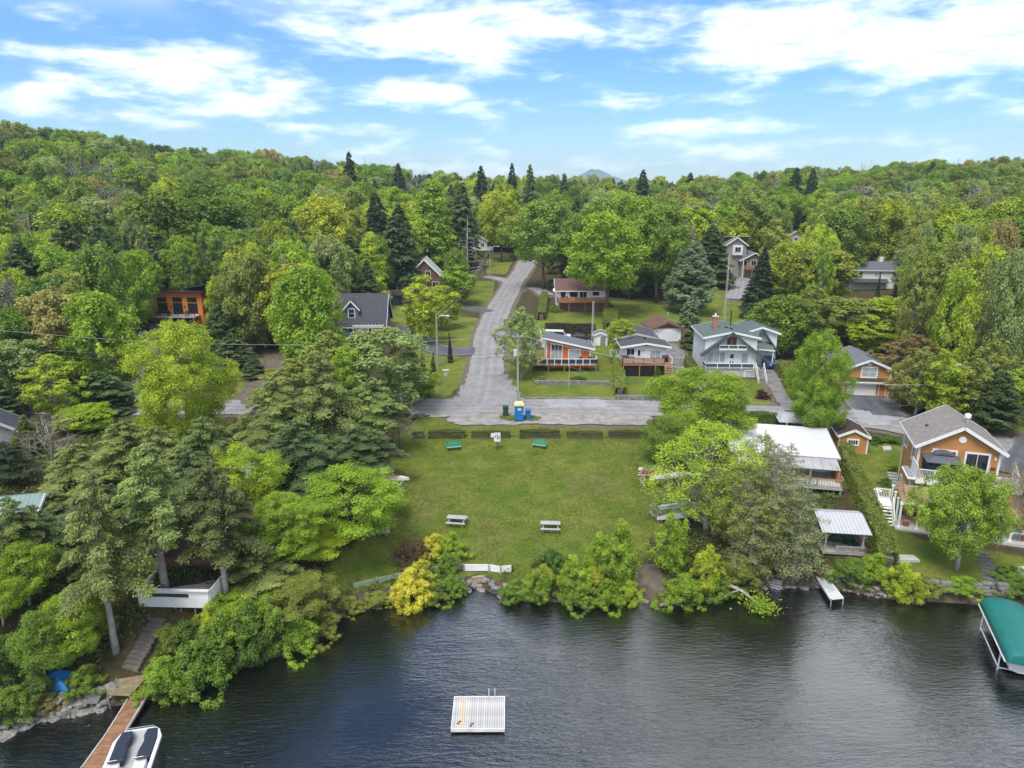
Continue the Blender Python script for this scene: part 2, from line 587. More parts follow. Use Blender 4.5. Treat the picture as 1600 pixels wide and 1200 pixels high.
def ground_material():
    m = bpy.data.materials.new('ground_cover')
    m.use_nodes = True
    nt = m.node_tree
    L = nt.links.new
    b = nt.nodes['Principled BSDF']
    b.inputs['Roughness'].default_value = .9
    b.inputs['Specular IOR Level'].default_value = .1
    tc = N(nt, 'ShaderNodeTexCoord')

    def noise(scale, detail=5, rough=.6, stretch=None):
        n = N(nt, 'ShaderNodeTexNoise', i_Scale=scale, i_Detail=detail, i_Roughness=rough)
        if stretch:
            mp = N(nt, 'ShaderNodeMapping')
            mp.inputs['Scale'].default_value = stretch
            L(tc.outputs['Object'], mp.inputs[0])
            L(mp.outputs[0], n.inputs['Vector'])
        else:
            L(tc.outputs['Object'], n.inputs['Vector'])
        return n.outputs[0]

    def ramp(v, a, b_, c0, c1):
        mr = N(nt, 'ShaderNodeMapRange', n_1=a, n_2=b_)
        L(v, mr.inputs[0])
        x = N(nt, 'ShaderNodeMix', data_type='RGBA')
        L(mr.outputs[0], x.inputs[0])
        for i, c in ((6, c0), (7, c1)):
            if isinstance(c, tuple):
                x.inputs[i].default_value = (*c, 1)
            else:
                L(c, x.inputs[i])
        return x.outputs[2]

    fine = noise(4.5, 8, .85)
    mid = noise(.33, 7, .68)
    mow = noise(.30, 5, .6, (.5, 1.8, 1))
    lawn = ramp(mid, .38, .62, (.085, .155, .015), (.235, .245, .048))
    dry = ramp(mow, .42, .70, lawn, (.20, .175, .058))
    lawnc = ramp(fine, .30, .70, dry, lawn)
    tuft = ramp(noise(2.6, 6, .8), .40, .72, lawnc, (.10, .145, .020))
    litter = ramp(noise(1.3, 6, .7), .35, .65, (.045, .045, .016), (.11, .08, .045))
    forest = ramp(mid, .52, .74, litter, (.05, .085, .018))
    dirtc = ramp(noise(1.1, 6, .7), .3, .7, (.115, .09, .062), (.21, .175, .14))
    bankc = ramp(noise(1.6, 6, .7), .3, .7, (.05, .04, .025), (.17, .14, .10))

    def attr(nm):
        a = N(nt, 'ShaderNodeAttribute', attribute_name=nm)
        return math_node(nt, 'ADD', a.outputs['Fac'], math_node(nt, 'MULTIPLY', math_node(nt, 'SUBTRACT', noise(1.0, 6, .75), .5), .9))

    c = ramp(attr('lawn'), .35, .65, forest, tuft)
    worn = ramp(noise(.9, 7, .75), .35, .65, (.11, .12, .03), (.23, .185, .085))
    c = ramp(attr('worn'), .35, .95, c, worn)
    c = ramp(attr('dirt'), .45, .62, c, dirtc)
    c = ramp(attr('bank'), .4, .6, c, bankc)
    L(c, b.inputs['Base Color'])
    bp = N(nt, 'ShaderNodeBump', i_Strength=.9, i_Distance=.22)
    L(noise(7, 6, .8), bp.inputs['Height'])
    L(bp.outputs[0], b.inputs['Normal'])
    return m


def ribbon(name, pts, width, mat, lift=.03, jitter=.12, kind='structure', step=1.0):
    """a road sheet draped on the terrain with slightly ragged edges"""
    P = [Vector((a, b)) for a, b in pts]
    # Catmull-Rom resample
    out = []
    Q = [P[0] * 2 - P[1]] + P + [P[-1] * 2 - P[-2]]
    for i in range(1, len(Q) - 2):
        n = max(2, int((Q[i + 1] - Q[i]).length / step))
        for k in range(n):
            t = k / n
            p0, p1, p2, p3 = Q[i - 1], Q[i], Q[i + 1], Q[i + 2]
            out.append(.5 * ((2 * p1) + (p2 - p0) * t + (2 * p0 - 5 * p1 + 4 * p2 - p3) * t * t + (3 * p1 - p0 - 3 * p2 + p3) * t ** 3))
    out.append(P[-1])
    r = random.Random(len(name))
    vs, nx = [], 9
    for i, p in enumerate(out):
        d = (out[min(i + 1, len(out) - 1)] - out[max(i - 1, 0)]).normalized()
        nrm = Vector((d.y, -d.x))
        w0, w1 = width / 2 + r.uniform(-jitter, jitter), width / 2 + r.uniform(-jitter, jitter)
        for k in range(nx):
            u = k / (nx - 1)
            q = p + nrm * (-w0 + (w0 + w1) * u)
            vs.append((q.x, q.y, tz(q.x, q.y) + lift + .05 * (1 - (2 * u - 1) ** 2)))
    n = len(out)
    i = np.arange(n * nx).reshape(n, nx)
    f = np.stack([i[:-1, :-1], i[:-1, 1:], i[1:, 1:], i[1:, :-1]], -1).reshape(-1, 4)
    me = np_mesh(name, np.array(vs), f)
    me.materials.append(mat)
    fix_normals(me)
    me.attributes.new('across', 'FLOAT', 'POINT').data.foreach_set('value', np.tile(np.linspace(0, 1, nx), n).astype(np.float32))
    o = put(name, me)
    o['kind'] = kind
    return o


def asphalt(name, c0, c1, scale=.35):
    """worn asphalt: mottling, wheel tracks polished paler, cracks, dusty edges"""
    if name in MATS:
        return MATS[name]
    m = pmat(name, c1, rough=.9, spec=.15, col2=c0, vary=.06, scale=scale, bump=.02, bscale=30, detail=8)
    nt = m.node_tree
    L = nt.links.new
    bs = nt.nodes['Principled BSDF']
    old = bs.inputs['Base Color'].links[0].from_socket
    tc = N(nt, 'ShaderNodeTexCoord')
    at = N(nt, 'ShaderNodeAttribute', attribute_name='across')
    v = at.outputs['Fac']
    tr = math_node(nt, 'POWER', math_node(nt, 'ABSOLUTE', math_node(nt, 'SINE', math_node(nt, 'MULTIPLY', v, 4 * math.pi))), 3.0)
    n = N(nt, 'ShaderNodeTexNoise', i_Scale=.5, i_Detail=7.0, i_Roughness=.7)
    L(tc.outputs['Object'], n.inputs['Vector'])
    val = math_node(nt, 'ADD', .86, math_node(nt, 'MULTIPLY', tr, math_node(nt, 'MULTIPLY', n.outputs[0], .30)))
    vo = N(nt, 'ShaderNodeTexVoronoi', feature='DISTANCE_TO_EDGE', i_Scale=.55)
    wv = N(nt, 'ShaderNodeTexNoise', i_Scale=1.2, i_Detail=5.0)
    L(tc.outputs['Object'], wv.inputs['Vector'])
    mv = N(nt, 'ShaderNodeVectorMath', operation='ADD')
    L(tc.outputs['Object'], mv.inputs[0])
    L(wv.outputs['Color'], mv.inputs[1])
    L(mv.outputs[0], vo.inputs['Vector'])
    ck = N(nt, 'ShaderNodeMapRange', n_1=.0, n_2=.03, n_3=.62, n_4=1.0)
    L(vo.outputs['Distance'], ck.inputs[0])
    val = math_node(nt, 'MULTIPLY', val, ck.outputs[0])
    h = N(nt, 'ShaderNodeHueSaturation')
    L(old, h.inputs['Color'])
    L(val, h.inputs['Value'])
    # sand and gravel washed over the edges
    edge = math_node(nt, 'SUBTRACT', math_node(nt, 'MULTIPLY', math_node(nt, 'ABSOLUTE', math_node(nt, 'SUBTRACT', v, .5)), 2.0), math_node(nt, 'MULTIPLY', n.outputs[0], .5))
    em = N(nt, 'ShaderNodeMapRange', n_1=.50, n_2=.78)
    L(edge, em.inputs[0])
    mx = N(nt, 'ShaderNodeMix', data_type='RGBA')
    L(math_node(nt, 'MULTIPLY', em.outputs[0], at.outputs['Alpha'] if False else .8), mx.inputs[0])
    L(h.outputs[0], mx.inputs[6])
    mx.inputs[7].default_value = (.27, .245, .215, 1)
    L(mx.outputs[2], bs.inputs['Base Color'])
    return m


def sheet(name, poly, mat, lift, kind='structure', step=.9):
    """filled outline draped on the ground"""
    xs = [p[0] for p in poly]
    ys = [p[1] for p in poly]
    gx = np.arange(min(xs) - step, max(xs) + step, step)
    gy = np.arange(min(ys) - step, max(ys) + step, step)
    X, Y = np.meshgrid(gx, gy)
    inside = in_poly(X, Y, poly)
    idx, vs, fs = {}, [], []
    for j in range(len(gy) - 1):
        for i in range(len(gx) - 1):
            if inside[j, i] or (inside[j + 1, i + 1] and inside[j, i + 1]):
                q = []
                for jj, ii in ((j, i), (j, i + 1), (j + 1, i + 1), (j + 1, i)):
                    if (jj, ii) not in idx:
                        idx[(jj, ii)] = len(vs)
                        jx, jy = RNG.uniform(-.3, .3, 2) * step
                        x, y = gx[ii] + jx, gy[jj] + jy
                        vs.append((x, y, tz(x, y) + lift))
                    q.append(idx[(jj, ii)])
                fs.append(q)
    me = np_mesh(name, np.array(vs), np.array(fs))
    me.materials.append(mat)
    me.attributes.new('across', 'FLOAT', 'POINT').data.foreach_set('value', np.full(len(vs), .45, np.float32))
    o = put(name, me)
    o['kind'] = kind
    return o


build_terrain()
road_mat = asphalt('worn_asphalt', (.215, .21, .215), (.30, .293, .297))
drive_mat = asphalt('dark_asphalt', (.075, .08, .09), (.12, .125, .14))
gravel_mat = pmat('gravel_stone', (.32, .30, .285), rough=.95, spec=.1, col2=(.16, .148, .14), scale=.9, bump=.05, bscale=14, detail=10)
track_mat = pmat('gravel_track', (.23, .22, .215), rough=.95, spec=.1, col2=(.12, .115, .11), scale=.8, bump=.05, bscale=14, detail=10)
sheet('gravel_lay_by', LAYBY, gravel_mat, .012)
ribbon('road', MAIN_ROAD, 6.6, road_mat, .03)
ribbon('side_road', SIDE_ROAD, 5.8, road_mat, .045)
# the mouth where the side road flares into the main road
sheet('road_mouth', gpoly([(700, 632), (718, 618), (728, 600), (732, 585), (790, 585), (797, 600), (806, 614), (822, 630)]), road_mat, .075, step=.6)
for k, (pts, w) in DRIVES.items():
    ribbon('driveway', pts, w, {'left': drive_mat, 'left_upper': drive_mat, 'garage': drive_mat, 'brown_house': drive_mat, 'uphill': road_mat,
                               'bungalow': track_mat, 'chalet': track_mat}.get(k, gravel_mat if k != 'dirt_lot' else pmat('bare_earth', (.16, .13, .10), col2=(.09, .07, .05), scale=.8, rough=.95)), .058)
# repair patches of paler asphalt on the main road
for pp in ([(850, 623), (935, 622), (948, 640), (862, 640)], [(1330, 640), (1405, 655), (1385, 668), (1345, 664)]):
    sheet('road_patch', gpoly(pp), asphalt('pale_asphalt', (.285, .285, .295), (.345, .345, .355)), .1, step=.5)


sheet('grass_island', gpoly([(782, 648), (800, 650), (832, 650), (846, 654), (836, 659), (800, 659), (780, 654)]), pmat('rough_grass', (.10, .13, .03), col2=(.07, .085, .025), scale=2.5, rough=.95, spec=.1, bump=.08, bscale=12), .05, step=.35)


def water_material():
    m = bpy.data.materials.new('lake_water')
    m.use_nodes = True
    nt = m.node_tree
    L = nt.links.new
    nt.nodes.clear()
    out = N(nt, 'ShaderNodeOutputMaterial')
    tc = N(nt, 'ShaderNodeTexCoord')

    def nz(scale, stretch, rot, detail, dist=0.0):
        mp = N(nt, 'ShaderNodeMapping')
        mp.inputs['Scale'].default_value = stretch
        mp.inputs['Rotation'].default_value = (0, 0, rad(rot))
        L(tc.outputs['Object'], mp.inputs[0])
        n = N(nt, 'ShaderNodeTexNoise', i_Scale=scale, i_Detail=detail, i_Roughness=.55, i_Distortion=dist)
        L(mp.outputs[0], n.inputs['Vector'])
        return n.outputs[0]
    h = math_node(nt, 'ADD', math_node(nt, 'MULTIPLY', nz(1.9, (.5, 2.0, 1), -16, 4, .35), .115),
                  math_node(nt, 'ADD', math_node(nt, 'MULTIPLY', nz(5.0, (.55, 1.7, 1), 12, 3, .5), .05),
                            math_node(nt, 'MULTIPLY', nz(.22, (.7, 1.3, 1), -10, 2), .30)))
    gust = N(nt, 'ShaderNodeMapRange', n_1=.36, n_2=.64, n_3=.22, n_4=1.25)
    L(nz(.055, (1, 1.3, 1), 30, 3), gust.inputs[0])
    bp = N(nt, 'ShaderNodeBump', i_Distance=1.0)
    L(math_node(nt, 'MULTIPLY', gust.outputs[0], .56), bp.inputs['Strength'])
    L(h, bp.inputs['Height'])
    gl = N(nt, 'ShaderNodeBsdfGlossy', i_Roughness=.05)
    gl.inputs['Color'].default_value = (.95, .97, 1, 1)
    L(bp.outputs[0], gl.inputs['Normal'])
    # bottom seen through brown, clear lake water: bed darkens with depth
    body = N(nt, 'ShaderNodeBsdfPrincipled', i_Roughness=.4)
    body.inputs['Base Color'].default_value = (.010, .012, .010, 1)
    body.inputs['Specular IOR Level'].default_value = 0
    clear = N(nt, 'ShaderNodeBsdfTransparent')
    clear.inputs['Color'].default_value = (.30, .17, .06, 1)
    mx0 = N(nt, 'ShaderNodeMixShader', n_0=.45)
    L(clear.outputs[0], mx0.inputs[1])
    L(body.outputs[0], mx0.inputs[2])
    fr = N(nt, 'ShaderNodeFresnel', i_IOR=1.52)
    L(bp.outputs[0], fr.inputs['Normal'])
    mx = N(nt, 'ShaderNodeMixShader')
    L(math_node(nt, 'MULTIPLY', fr.outputs[0], 2.7, True), mx.inputs[0])
    L(mx0.outputs[0], mx.inputs[1])
    L(gl.outputs[0], mx.inputs[2])
    L(mx.outputs[0], out.inputs[0])
    return m


def build_lake():
    mb = MB()
    mb.add([(-3000, -2500, 0), (3000, -2500, 0), (3000, 75, 0), (-3000, 75, 0)], [(0, 1, 2, 3)])
    o = put('lake', mb.mesh('lake', water_material()))
    o['kind'] = 'structure'


build_lake()
# ------------------------------------------------------------------ trees: materials
def leaf_material(name, instancer=False):
    m = bpy.data.materials.new(name)
    m.use_nodes = True
    nt = m.node_tree
    L = nt.links.new
    nt.nodes.clear()
    out = N(nt, 'ShaderNodeOutputMaterial')
    oi = N(nt, 'ShaderNodeObjectInfo')
    if instancer:
        a = N(nt, 'ShaderNodeAttribute', attribute_name='leaf_colour', attribute_type='INSTANCER')
        base = a.outputs['Color']
    else:
        base = oi.outputs['Color']
    at = N(nt, 'ShaderNodeAttribute', attribute_name='tint')
    hs = N(nt, 'ShaderNodeHueSaturation')
    L(base, hs.inputs['Color'])
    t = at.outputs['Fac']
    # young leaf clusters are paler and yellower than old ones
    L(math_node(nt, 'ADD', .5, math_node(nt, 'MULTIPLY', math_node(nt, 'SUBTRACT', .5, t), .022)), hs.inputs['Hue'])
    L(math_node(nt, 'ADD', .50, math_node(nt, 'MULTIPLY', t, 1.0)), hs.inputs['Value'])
    d = N(nt, 'ShaderNodeBsdfDiffuse')
    tr = N(nt, 'ShaderNodeBsdfTranslucent')
    g = N(nt, 'ShaderNodeBsdfGlossy', i_Roughness=.45)
    L(hs.outputs[0], d.inputs[0])
    L(hs.outputs[0], tr.inputs[0])
    mx = N(nt, 'ShaderNodeMixShader', n_0=.42)
    L(d.outputs[0], mx.inputs[1])
    L(tr.outputs[0], mx.inputs[2])
    m2 = N(nt, 'ShaderNodeMixShader', n_0=.025)
    L(mx.outputs[0], m2.inputs[1])
    L(g.outputs[0], m2.inputs[2])
    L(m2.outputs[0], out.inputs[0])
    return m


LEAF = leaf_material('leaf')
LEAF_INST = leaf_material('leaf_far', True)
BARK = pmat('bark', (.15, .13, .11), rough=.95, spec=.1, col2=(.075, .062, .05), scale=3, bump=.05, bscale=9)
BARK_PALE = pmat('bark_pale', (.36, .34, .31), rough=.9, spec=.1, col2=(.20, .185, .17), scale=3, bump=.03, bscale=9)
BARK_BIRCH = pmat('bark_birch', (.62, .60, .57), rough=.85, spec=.1, col2=(.28, .26, .25), scale=4)


# ------------------------------------------------------------------ trees: shapes
def unit(v):
    return v / np.maximum(np.linalg.norm(v, axis=-1, keepdims=True), 1e-9)


def leaf_mesh(name, c, nrm, ln, wd, tint, r, axis=None):
    """kite-shaped, slightly folded leaf faces at c, facing nrm"""
    n = len(c)
    if axis is None:
        axis = unit(np.cross(nrm, r.normal(size=(n, 3))))
    else:
        axis = unit(axis - nrm * (axis * nrm).sum(-1, keepdims=True))
    side = np.cross(nrm, axis)
    ln = np.broadcast_to(np.asarray(ln, float), (n,))[:, None] * r.uniform(.7, 1.3, (n, 1))
    wd = np.broadcast_to(np.asarray(wd, float), (n,))[:, None] * r.uniform(.7, 1.3, (n, 1))
    v = np.stack([c - axis * ln / 2, c + side * wd / 2 - axis * ln * .05 + nrm * wd * .16, c + axis * ln / 2, c - side * wd / 2 - axis * ln * .05 + nrm * wd * .16], 1).reshape(-1, 3)
    me = np_mesh(name, v, np.arange(4 * n).reshape(n, 4))
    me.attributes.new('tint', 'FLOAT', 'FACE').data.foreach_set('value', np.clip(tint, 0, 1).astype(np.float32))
    me.materials.append(LEAF)
    return me


def envelope(kind, t):
    """crown half width (0..1) at height fraction t of the crown"""
    t = np.asarray(t, float)
    if kind == 'round':
        return np.sqrt(np.clip(1 - (2 * t - .9) ** 2 / 1.25, 0, 1))
    if kind == 'oval':
        return np.sin(np.pi * np.clip(t * .93 + .05, 0, 1)) ** .75
    if kind == 'vase':
        return np.clip(.45 + .9 * t, 0, 1) * np.sqrt(np.clip(1 - (np.clip((t - .62) / .38, 0, 1)) ** 2.2, 0, 1))
    if kind == 'cone':
        return (1 - t) ** .75 * np.clip(t * 7 + .45, 0, 1)
    if kind == 'bush':
        return np.sqrt(np.clip(1 - t ** 2.2, 0, 1))
    return np.ones_like(t)


def broadleaf(name, seed, H=14.0, W=9.0, base=.22, kind='round', clumps=120, leaves=9000, ln=.45, clump_r=.115, shell=.5, up=.4, trunk_r=.22, bark=None, limbs=26, spread=1.0, stems=1, flat=1.0, irregular=1.0, fuzz=.10):
    """crown of leaf clusters carried by limbs; returns trunk mesh and crown mesh"""
    r = np.random.default_rng(seed)
    # an uneven outline: the radius changes with direction and height
    ph = r.uniform(0, 6.28, 6)
    am = r.uniform(.06, .15, 6) * irregular

    def wob(a, t):
        return 1 + am[0] * np.sin(a + ph[0]) + am[1] * np.sin(2 * a + ph[1] + 3 * t) + am[2] * np.sin(3 * a + ph[2] - 5 * t) + am[3] * np.sin(9 * t + ph[3] + a) + .6 * am[4] * np.sin(5 * a + 11 * t + ph[4])
    t = r.uniform(0.02, 1, clumps * 3)
    keep = r.uniform(0, 1, clumps * 3) < .25 + envelope(kind, t)
    t = t[keep][:clumps]
    n = len(t)
    a = r.uniform(0, 2 * np.pi, n)
    q = np.sqrt(r.uniform(shell ** 2, 1, n))
    ra = envelope(kind, t) * q * wob(a, t) * W / 2 * .90
    cz = H * (base + (1 - base) * t * .95) * (1 + (irregular - 1) * .16 * np.sin(3 * a + ph[5]) * np.sin(5 * a + ph[4]))
    cc = np.stack([ra * np.cos(a), ra * np.sin(a), cz], -1)
    rc = clump_r * W * r.uniform(.65, 1.4, n)
    # leaves over the clusters' outer sides
    w = rc ** 2
    pick = r.choice(n, leaves, p=w / w.sum())
    d = unit(r.normal(size=(leaves, 3)) + np.array([0, 0, .35]))
    out = unit(cc - np.array([0, 0, H * (base + (1 - base) * .35)]))
    d = unit(d + .45 * out[pick])
    rr = rc[pick] * r.uniform(.55 - fuzz, 1.12 + fuzz, leaves) * (1 + .18 * np.sin(7 * d[:, 0] + pick) * np.sin(6 * d[:, 1] + 2 * pick))
    pos = cc[pick] + d * rr[:, None] * np.array([1, 1, flat])
    nrm = unit(d * .8 + np.array([0, 0, up]) + r.normal(size=(leaves, 3)) * .42)
    tint = .5 + r.normal(size=n)[pick] * .13 + r.normal(size=leaves) * .07
    crown = leaf_mesh(name + '_crown', pos, nrm, ln, ln * .62, tint, r)
    # trunk and limbs
    mb = MB()
    tops = []
    for k in range(stems):
        lean = r.normal(size=2) * (.03 if stems == 1 else .22) * spread
        tr = trunk_r if stems == 1 else trunk_r * .5
        hh = H * (.80 if stems == 1 else .7)
        pts = [(lean[0] * z * hh + r.normal() * .12 * z, lean[1] * z * hh + r.normal() * .12 * z, z * hh - .3 * (z == 0)) for z in (0, .12, .3, .5, .75, 1)]
        mb.tube(pts, [tr * 1.35, tr, tr * .85, tr * .62, tr * .36, tr * .1], 7 if stems == 1 else 5)
        tops.append(np.array(pts))
    order = np.argsort(-rc)[:limbs]
    for j in order:
        e = cc[j]
        pts = tops[j % stems]
        z0 = min(max(e[2] - np.hypot(e[0], e[1]) * r.uniform(.6, 1.1) - .3, H * base * .55), H * .7)
        s = np.array([np.interp(z0, pts[:, 2], pts[:, i]) for i in range(3)])
        m = s * .45 + e * .55 + np.array([0, 0, -.06 * np.linalg.norm(e - s)])
        r0 = trunk_r * .34 * (1 - .5 * z0 / H) / (1 if stems == 1 else 1.6)
        mb.tube([s, m, e], [r0, r0 * .6, r0 * .18], 4, cap=False)
    return mb.mesh(name + '_trunk', bark or BARK, True), crown


def conifer(name, seed, H=15.0, W=6.0, base=.1, branches=110, sprays=60, ln=.5, wd=.13, droop=.35, kind='hemlock', trunk_r=.2, ragged=.3, bark=None, lean=0.0, spray_w=.20):
    """drooping feathery boughs on a straight stem"""
    r = np.random.default_rng(seed)
    mb = MB()
    bend = r.normal(size=2) * .02 + lean
    mb.tube([(bend[0] * z * H * z, bend[1] * z * H * z, z * H - .3 * (z == 0)) for z in (0, .1, .3, .6, .85, .99)], [trunk_r * 1.3, trunk_r, trunk_r * .82, trunk_r * .5, trunk_r * .22, .02], 7)
    P, NR, AX, TI, LN = [], [], [], [], []
    golden = 2.399
    for i in range(branches):
        t = (i + r.uniform(-.5, .5)) / branches
        t = min(max(t, 0), 1)
        if kind == 'hemlock':
            L = W / 2 * (np.clip((1 - t) ** .62, 0, 1)) * min(1, .55 + t * 3.5) * r.uniform(1 - ragged, 1 + ragged * .5)
            rise = .15 + .45 * t
        elif kind == 'pine':
            L = W / 2 * (np.clip((1 - t) ** .6, 0, 1)) * min(1, .7 + t * 3) * r.uniform(1 - ragged, 1.05)
            rise = .45 + .3 * t
        else:
            L = W / 2 * (1 - t) ** .85 * r.uniform(1 - ragged, 1.05)
            rise = .05 + .5 * t
        L = max(L, .25)
        z0 = H * (base + (1 - base) * t * .985)
        a = i * golden + r.uniform(-.5, .5)
        dirh = np.array([math.cos(a), math.sin(a), 0])
        sx = np.array([bend[0] * z0 * z0 / H, bend[1] * z0 * z0 / H, z0])
        k = max(10, int(sprays * (L / (W / 2)) ** 1.25))
        u = np.sqrt(r.uniform(.04, 1, k))
        up_ = rise * L * u - droop * L * u * u * 1.3
        lat = r.normal(size=k) * spray_w * L * (1.15 - u * .6)
        side = np.array([-math.sin(a), math.cos(a), 0])
        p = sx + dirh * (L * u)[:, None] + side * lat[:, None] + np.array([0, 0, 1]) * (up_ - np.abs(lat) * .22 + r.normal(size=k) * (.10 if kind != 'pine' else .22))[:, None]
        ax = dirh * r.uniform(.4, 1, (k, 1)) + side * (np.sign(lat) * r.uniform(.3, 1.1, k))[:, None] + np.array([0, 0, -1]) * (r.uniform(.0, .55, k) if kind != 'pine' else -r.uniform(.1, .8, k))[:, None]
        nr = np.array([0, 0, 1]) + r.normal(size=(k, 3)) * .38 + dirh * .25
        P.append(p)
        AX.append(ax)
        NR.append(nr)
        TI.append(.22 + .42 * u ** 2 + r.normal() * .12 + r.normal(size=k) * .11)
        if i % 3 == 0 or kind == 'hemlock' and i % 2 == 0:
            tip = sx + dirh * L * .8 + np.array([0, 0, 1]) * (rise * L * .8 - droop * L * .64 * 1.3)
            mid = sx + dirh * L * .4 + np.array([0, 0, 1]) * (rise * L * .4 - droop * L * .16 * 1.3)
            mb.tube([sx, mid, tip], [.05, .035, .012], 3, cap=False)
    P, NR, AX, TI = np.concatenate(P), unit(np.concatenate(NR)), np.concatenate(AX), np.concatenate(TI)
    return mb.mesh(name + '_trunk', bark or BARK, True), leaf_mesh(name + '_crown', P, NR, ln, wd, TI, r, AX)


def bare_tree(name, seed, H=11.0, W=8.0, conical=False, twigs=4, bark=None):
    """leafless: trunk mesh and a crown of twigs"""
    r = np.random.default_rng(seed)
    trunk, crown = MB(), MB()
    trunk.tube([(0, 0, -.3), (r.normal() * .1, 0, H * .3), (r.normal() * .2, r.normal() * .2, H * .65), (0, r.normal() * .2, H)], [.2, .15, .09, .02], 6)

    def grow(p, d, L, rd, lev):
        if L < .35 or lev > twigs:
            return
        q = p + d * L + np.array([0, 0, .12 * L * (0 if conical else 1)])
        m = (p + q) / 2 + r.normal(size=3) * .06 * L
        crown.tube([p, m, q], [rd, rd * .75, rd * .5], 3, cap=False)
        for _ in range(3 if lev else 4):
            s = r.uniform(.35, 1)
            grow(p + (q - p) * s, unit(d + r.normal(size=3) * .55), L * r.uniform(.45, .68), rd * .55, lev + 1)
    nb = 26 if conical else 16
    for i in range(nb):
        t = (.18 if conical else .25) + (.8 if conical else .65) * i / nb
        a = i * 2.4 + r.uniform(-.4, .4)
        e = .1 if conical else r.uniform(.4, 1.1)
        L = W / 2 * ((1 - t) * 1.15 if conical else r.uniform(.45, .75))
        grow(np.array([0, 0, t * H]), unit(np.array([math.cos(a), math.sin(a), e])), L, .05, 1 if conical else 0)
    return trunk.mesh(name + '_trunk', bark or BARK_PALE, True), crown.mesh(name + '_crown', bark or BARK_PALE)


PROTO = {}          # name: (trunk mesh, crown mesh, height, width)


def proto(name, fn, **kw):
    t, c = fn(name, **kw)
    PROTO[name] = (t, c, kw.get('H', 14.0), kw.get('W', 9.0))


# close to the water: small leaf faces, many of them
proto('maple_near', broadleaf, seed=11, H=15, W=10, base=.2, clumps=330, leaves=69000, ln=0.188, trunk_r=.26, clump_r=.066, irregular=1.3)
proto('maple_near_loose', broadleaf, seed=12, H=14, W=10, base=.16, clumps=190, leaves=45000, ln=0.188, trunk_r=.24, clump_r=.08, shell=.4)
proto('alder_near', broadleaf, seed=13, fuzz=0.3, H=10, W=8, base=.06, kind='vase', clumps=300, leaves=57000, ln=0.168, trunk_r=.2, stems=3, clump_r=.07, irregular=1.4)
proto('beech_near', broadleaf, seed=14, fuzz=0.28, H=9, W=8, base=.08, kind='oval', clumps=300, leaves=54000, ln=0.160, trunk_r=.16, flat=.75, clump_r=.065, irregular=1.5)
proto('young_leaf_near', broadleaf, seed=15, H=14, W=10, base=.14, kind='oval', clumps=330, leaves=12500, ln=.20, trunk_r=.24, clump_r=.048, shell=.2, bark=BARK_PALE, limbs=130)
proto('birch_near', broadleaf, seed=16, fuzz=0.25, H=10, W=4.4, base=.25, kind='oval', clumps=120, leaves=25500, ln=0.136, trunk_r=.1, bark=BARK_BIRCH, clump_r=.12)
proto('hemlock_near', conifer, seed=21, H=14, W=8.4, base=.30, branches=84, sprays=640, ln=.30, wd=.10, droop=.40, trunk_r=.25, ragged=.5, spray_w=.15)
proto('hemlock_near_wide', conifer, seed=22, H=13, W=9.5, base=.12, branches=90, sprays=660, ln=.31, wd=.10, droop=.34, trunk_r=.24, ragged=.55, spray_w=.15)
proto('hemlock_near_tall', conifer, seed=23, H=15, W=7.6, base=.37, branches=70, sprays=640, ln=.30, wd=.10, droop=.38, trunk_r=.27, ragged=.5, spray_w=.16, bark=BARK_PALE)
proto('hemlock_near_soft', conifer, seed=24, H=14, W=7.0, base=.14, branches=100, sprays=170, ln=.28, wd=.075, droop=.22, trunk_r=.2, ragged=.5, spray_w=.22, bark=BARK_PALE)
proto('bush_near', broadleaf, seed=31, fuzz=0.38, H=3.0, W=3.6, base=.0, kind='bush', clumps=150, leaves=17550, ln=0.128, trunk_r=.07, stems=5, limbs=20, clump_r=.06, shell=.25, irregular=2.3)
proto('bush_near_tall', broadleaf, seed=32, fuzz=0.38, H=4.6, W=3.2, base=.0, kind='oval', clumps=150, leaves=18900, ln=0.132, trunk_r=.08, stems=4, limbs=24, clump_r=.07, flat=1.5, shell=.25, irregular=2.2)
proto('bush_twiggy', broadleaf, seed=33, H=2.2, W=3.2, base=.0, kind='bush', clumps=140, leaves=6000, ln=.10, trunk_r=.06, stems=7, limbs=90, clump_r=.07, shell=.3)
# middle distance and hillside
proto('maple', broadleaf, seed=41, H=14, W=9, base=.16, clumps=140, leaves=15000, ln=.40, clump_r=.095)
proto('maple_tall', broadleaf, seed=42, H=17, W=9, base=.22, kind='oval', clumps=150, leaves=15000, ln=.40, clump_r=.095)
proto('maple_broad', broadleaf, seed=43, H=13, W=10, base=.14, kind='round', clumps=160, leaves=16000, ln=.42, clump_r=.085)
proto('maple_high', broadleaf, seed=48, H=16, W=9.5, base=.34, kind='round', clumps=190, leaves=16000, ln=.40, clump_r=.08, irregular=1.2)
proto('maple_high_near', broadleaf, seed=49, H=9, W=8, base=.27, kind='round', clumps=280, leaves=42000, ln=.185, clump_r=.065, irregular=1.4, trunk_r=.22, bark=BARK_PALE)
proto('ash', broadleaf, seed=44, H=14, W=7, base=.12, kind='vase', clumps=130, leaves=11500, ln=.36, clump_r=.09)
proto('young_leaf', broadleaf, seed=45, H=14, W=8, base=.14, kind='oval', clumps=220, leaves=9500, ln=.32, clump_r=.055, shell=.25, bark=BARK_PALE, limbs=90)
proto('aspen', broadleaf, seed=46, H=13, W=5, base=.12, kind='oval', clumps=110, leaves=9000, ln=.33, clump_r=.11, bark=BARK_PALE, trunk_r=.15)
proto('layered_maple', broadleaf, seed=47, H=15, W=8, base=.06, kind='cone', clumps=260, leaves=14000, ln=.38, flat=.4, clump_r=.10)
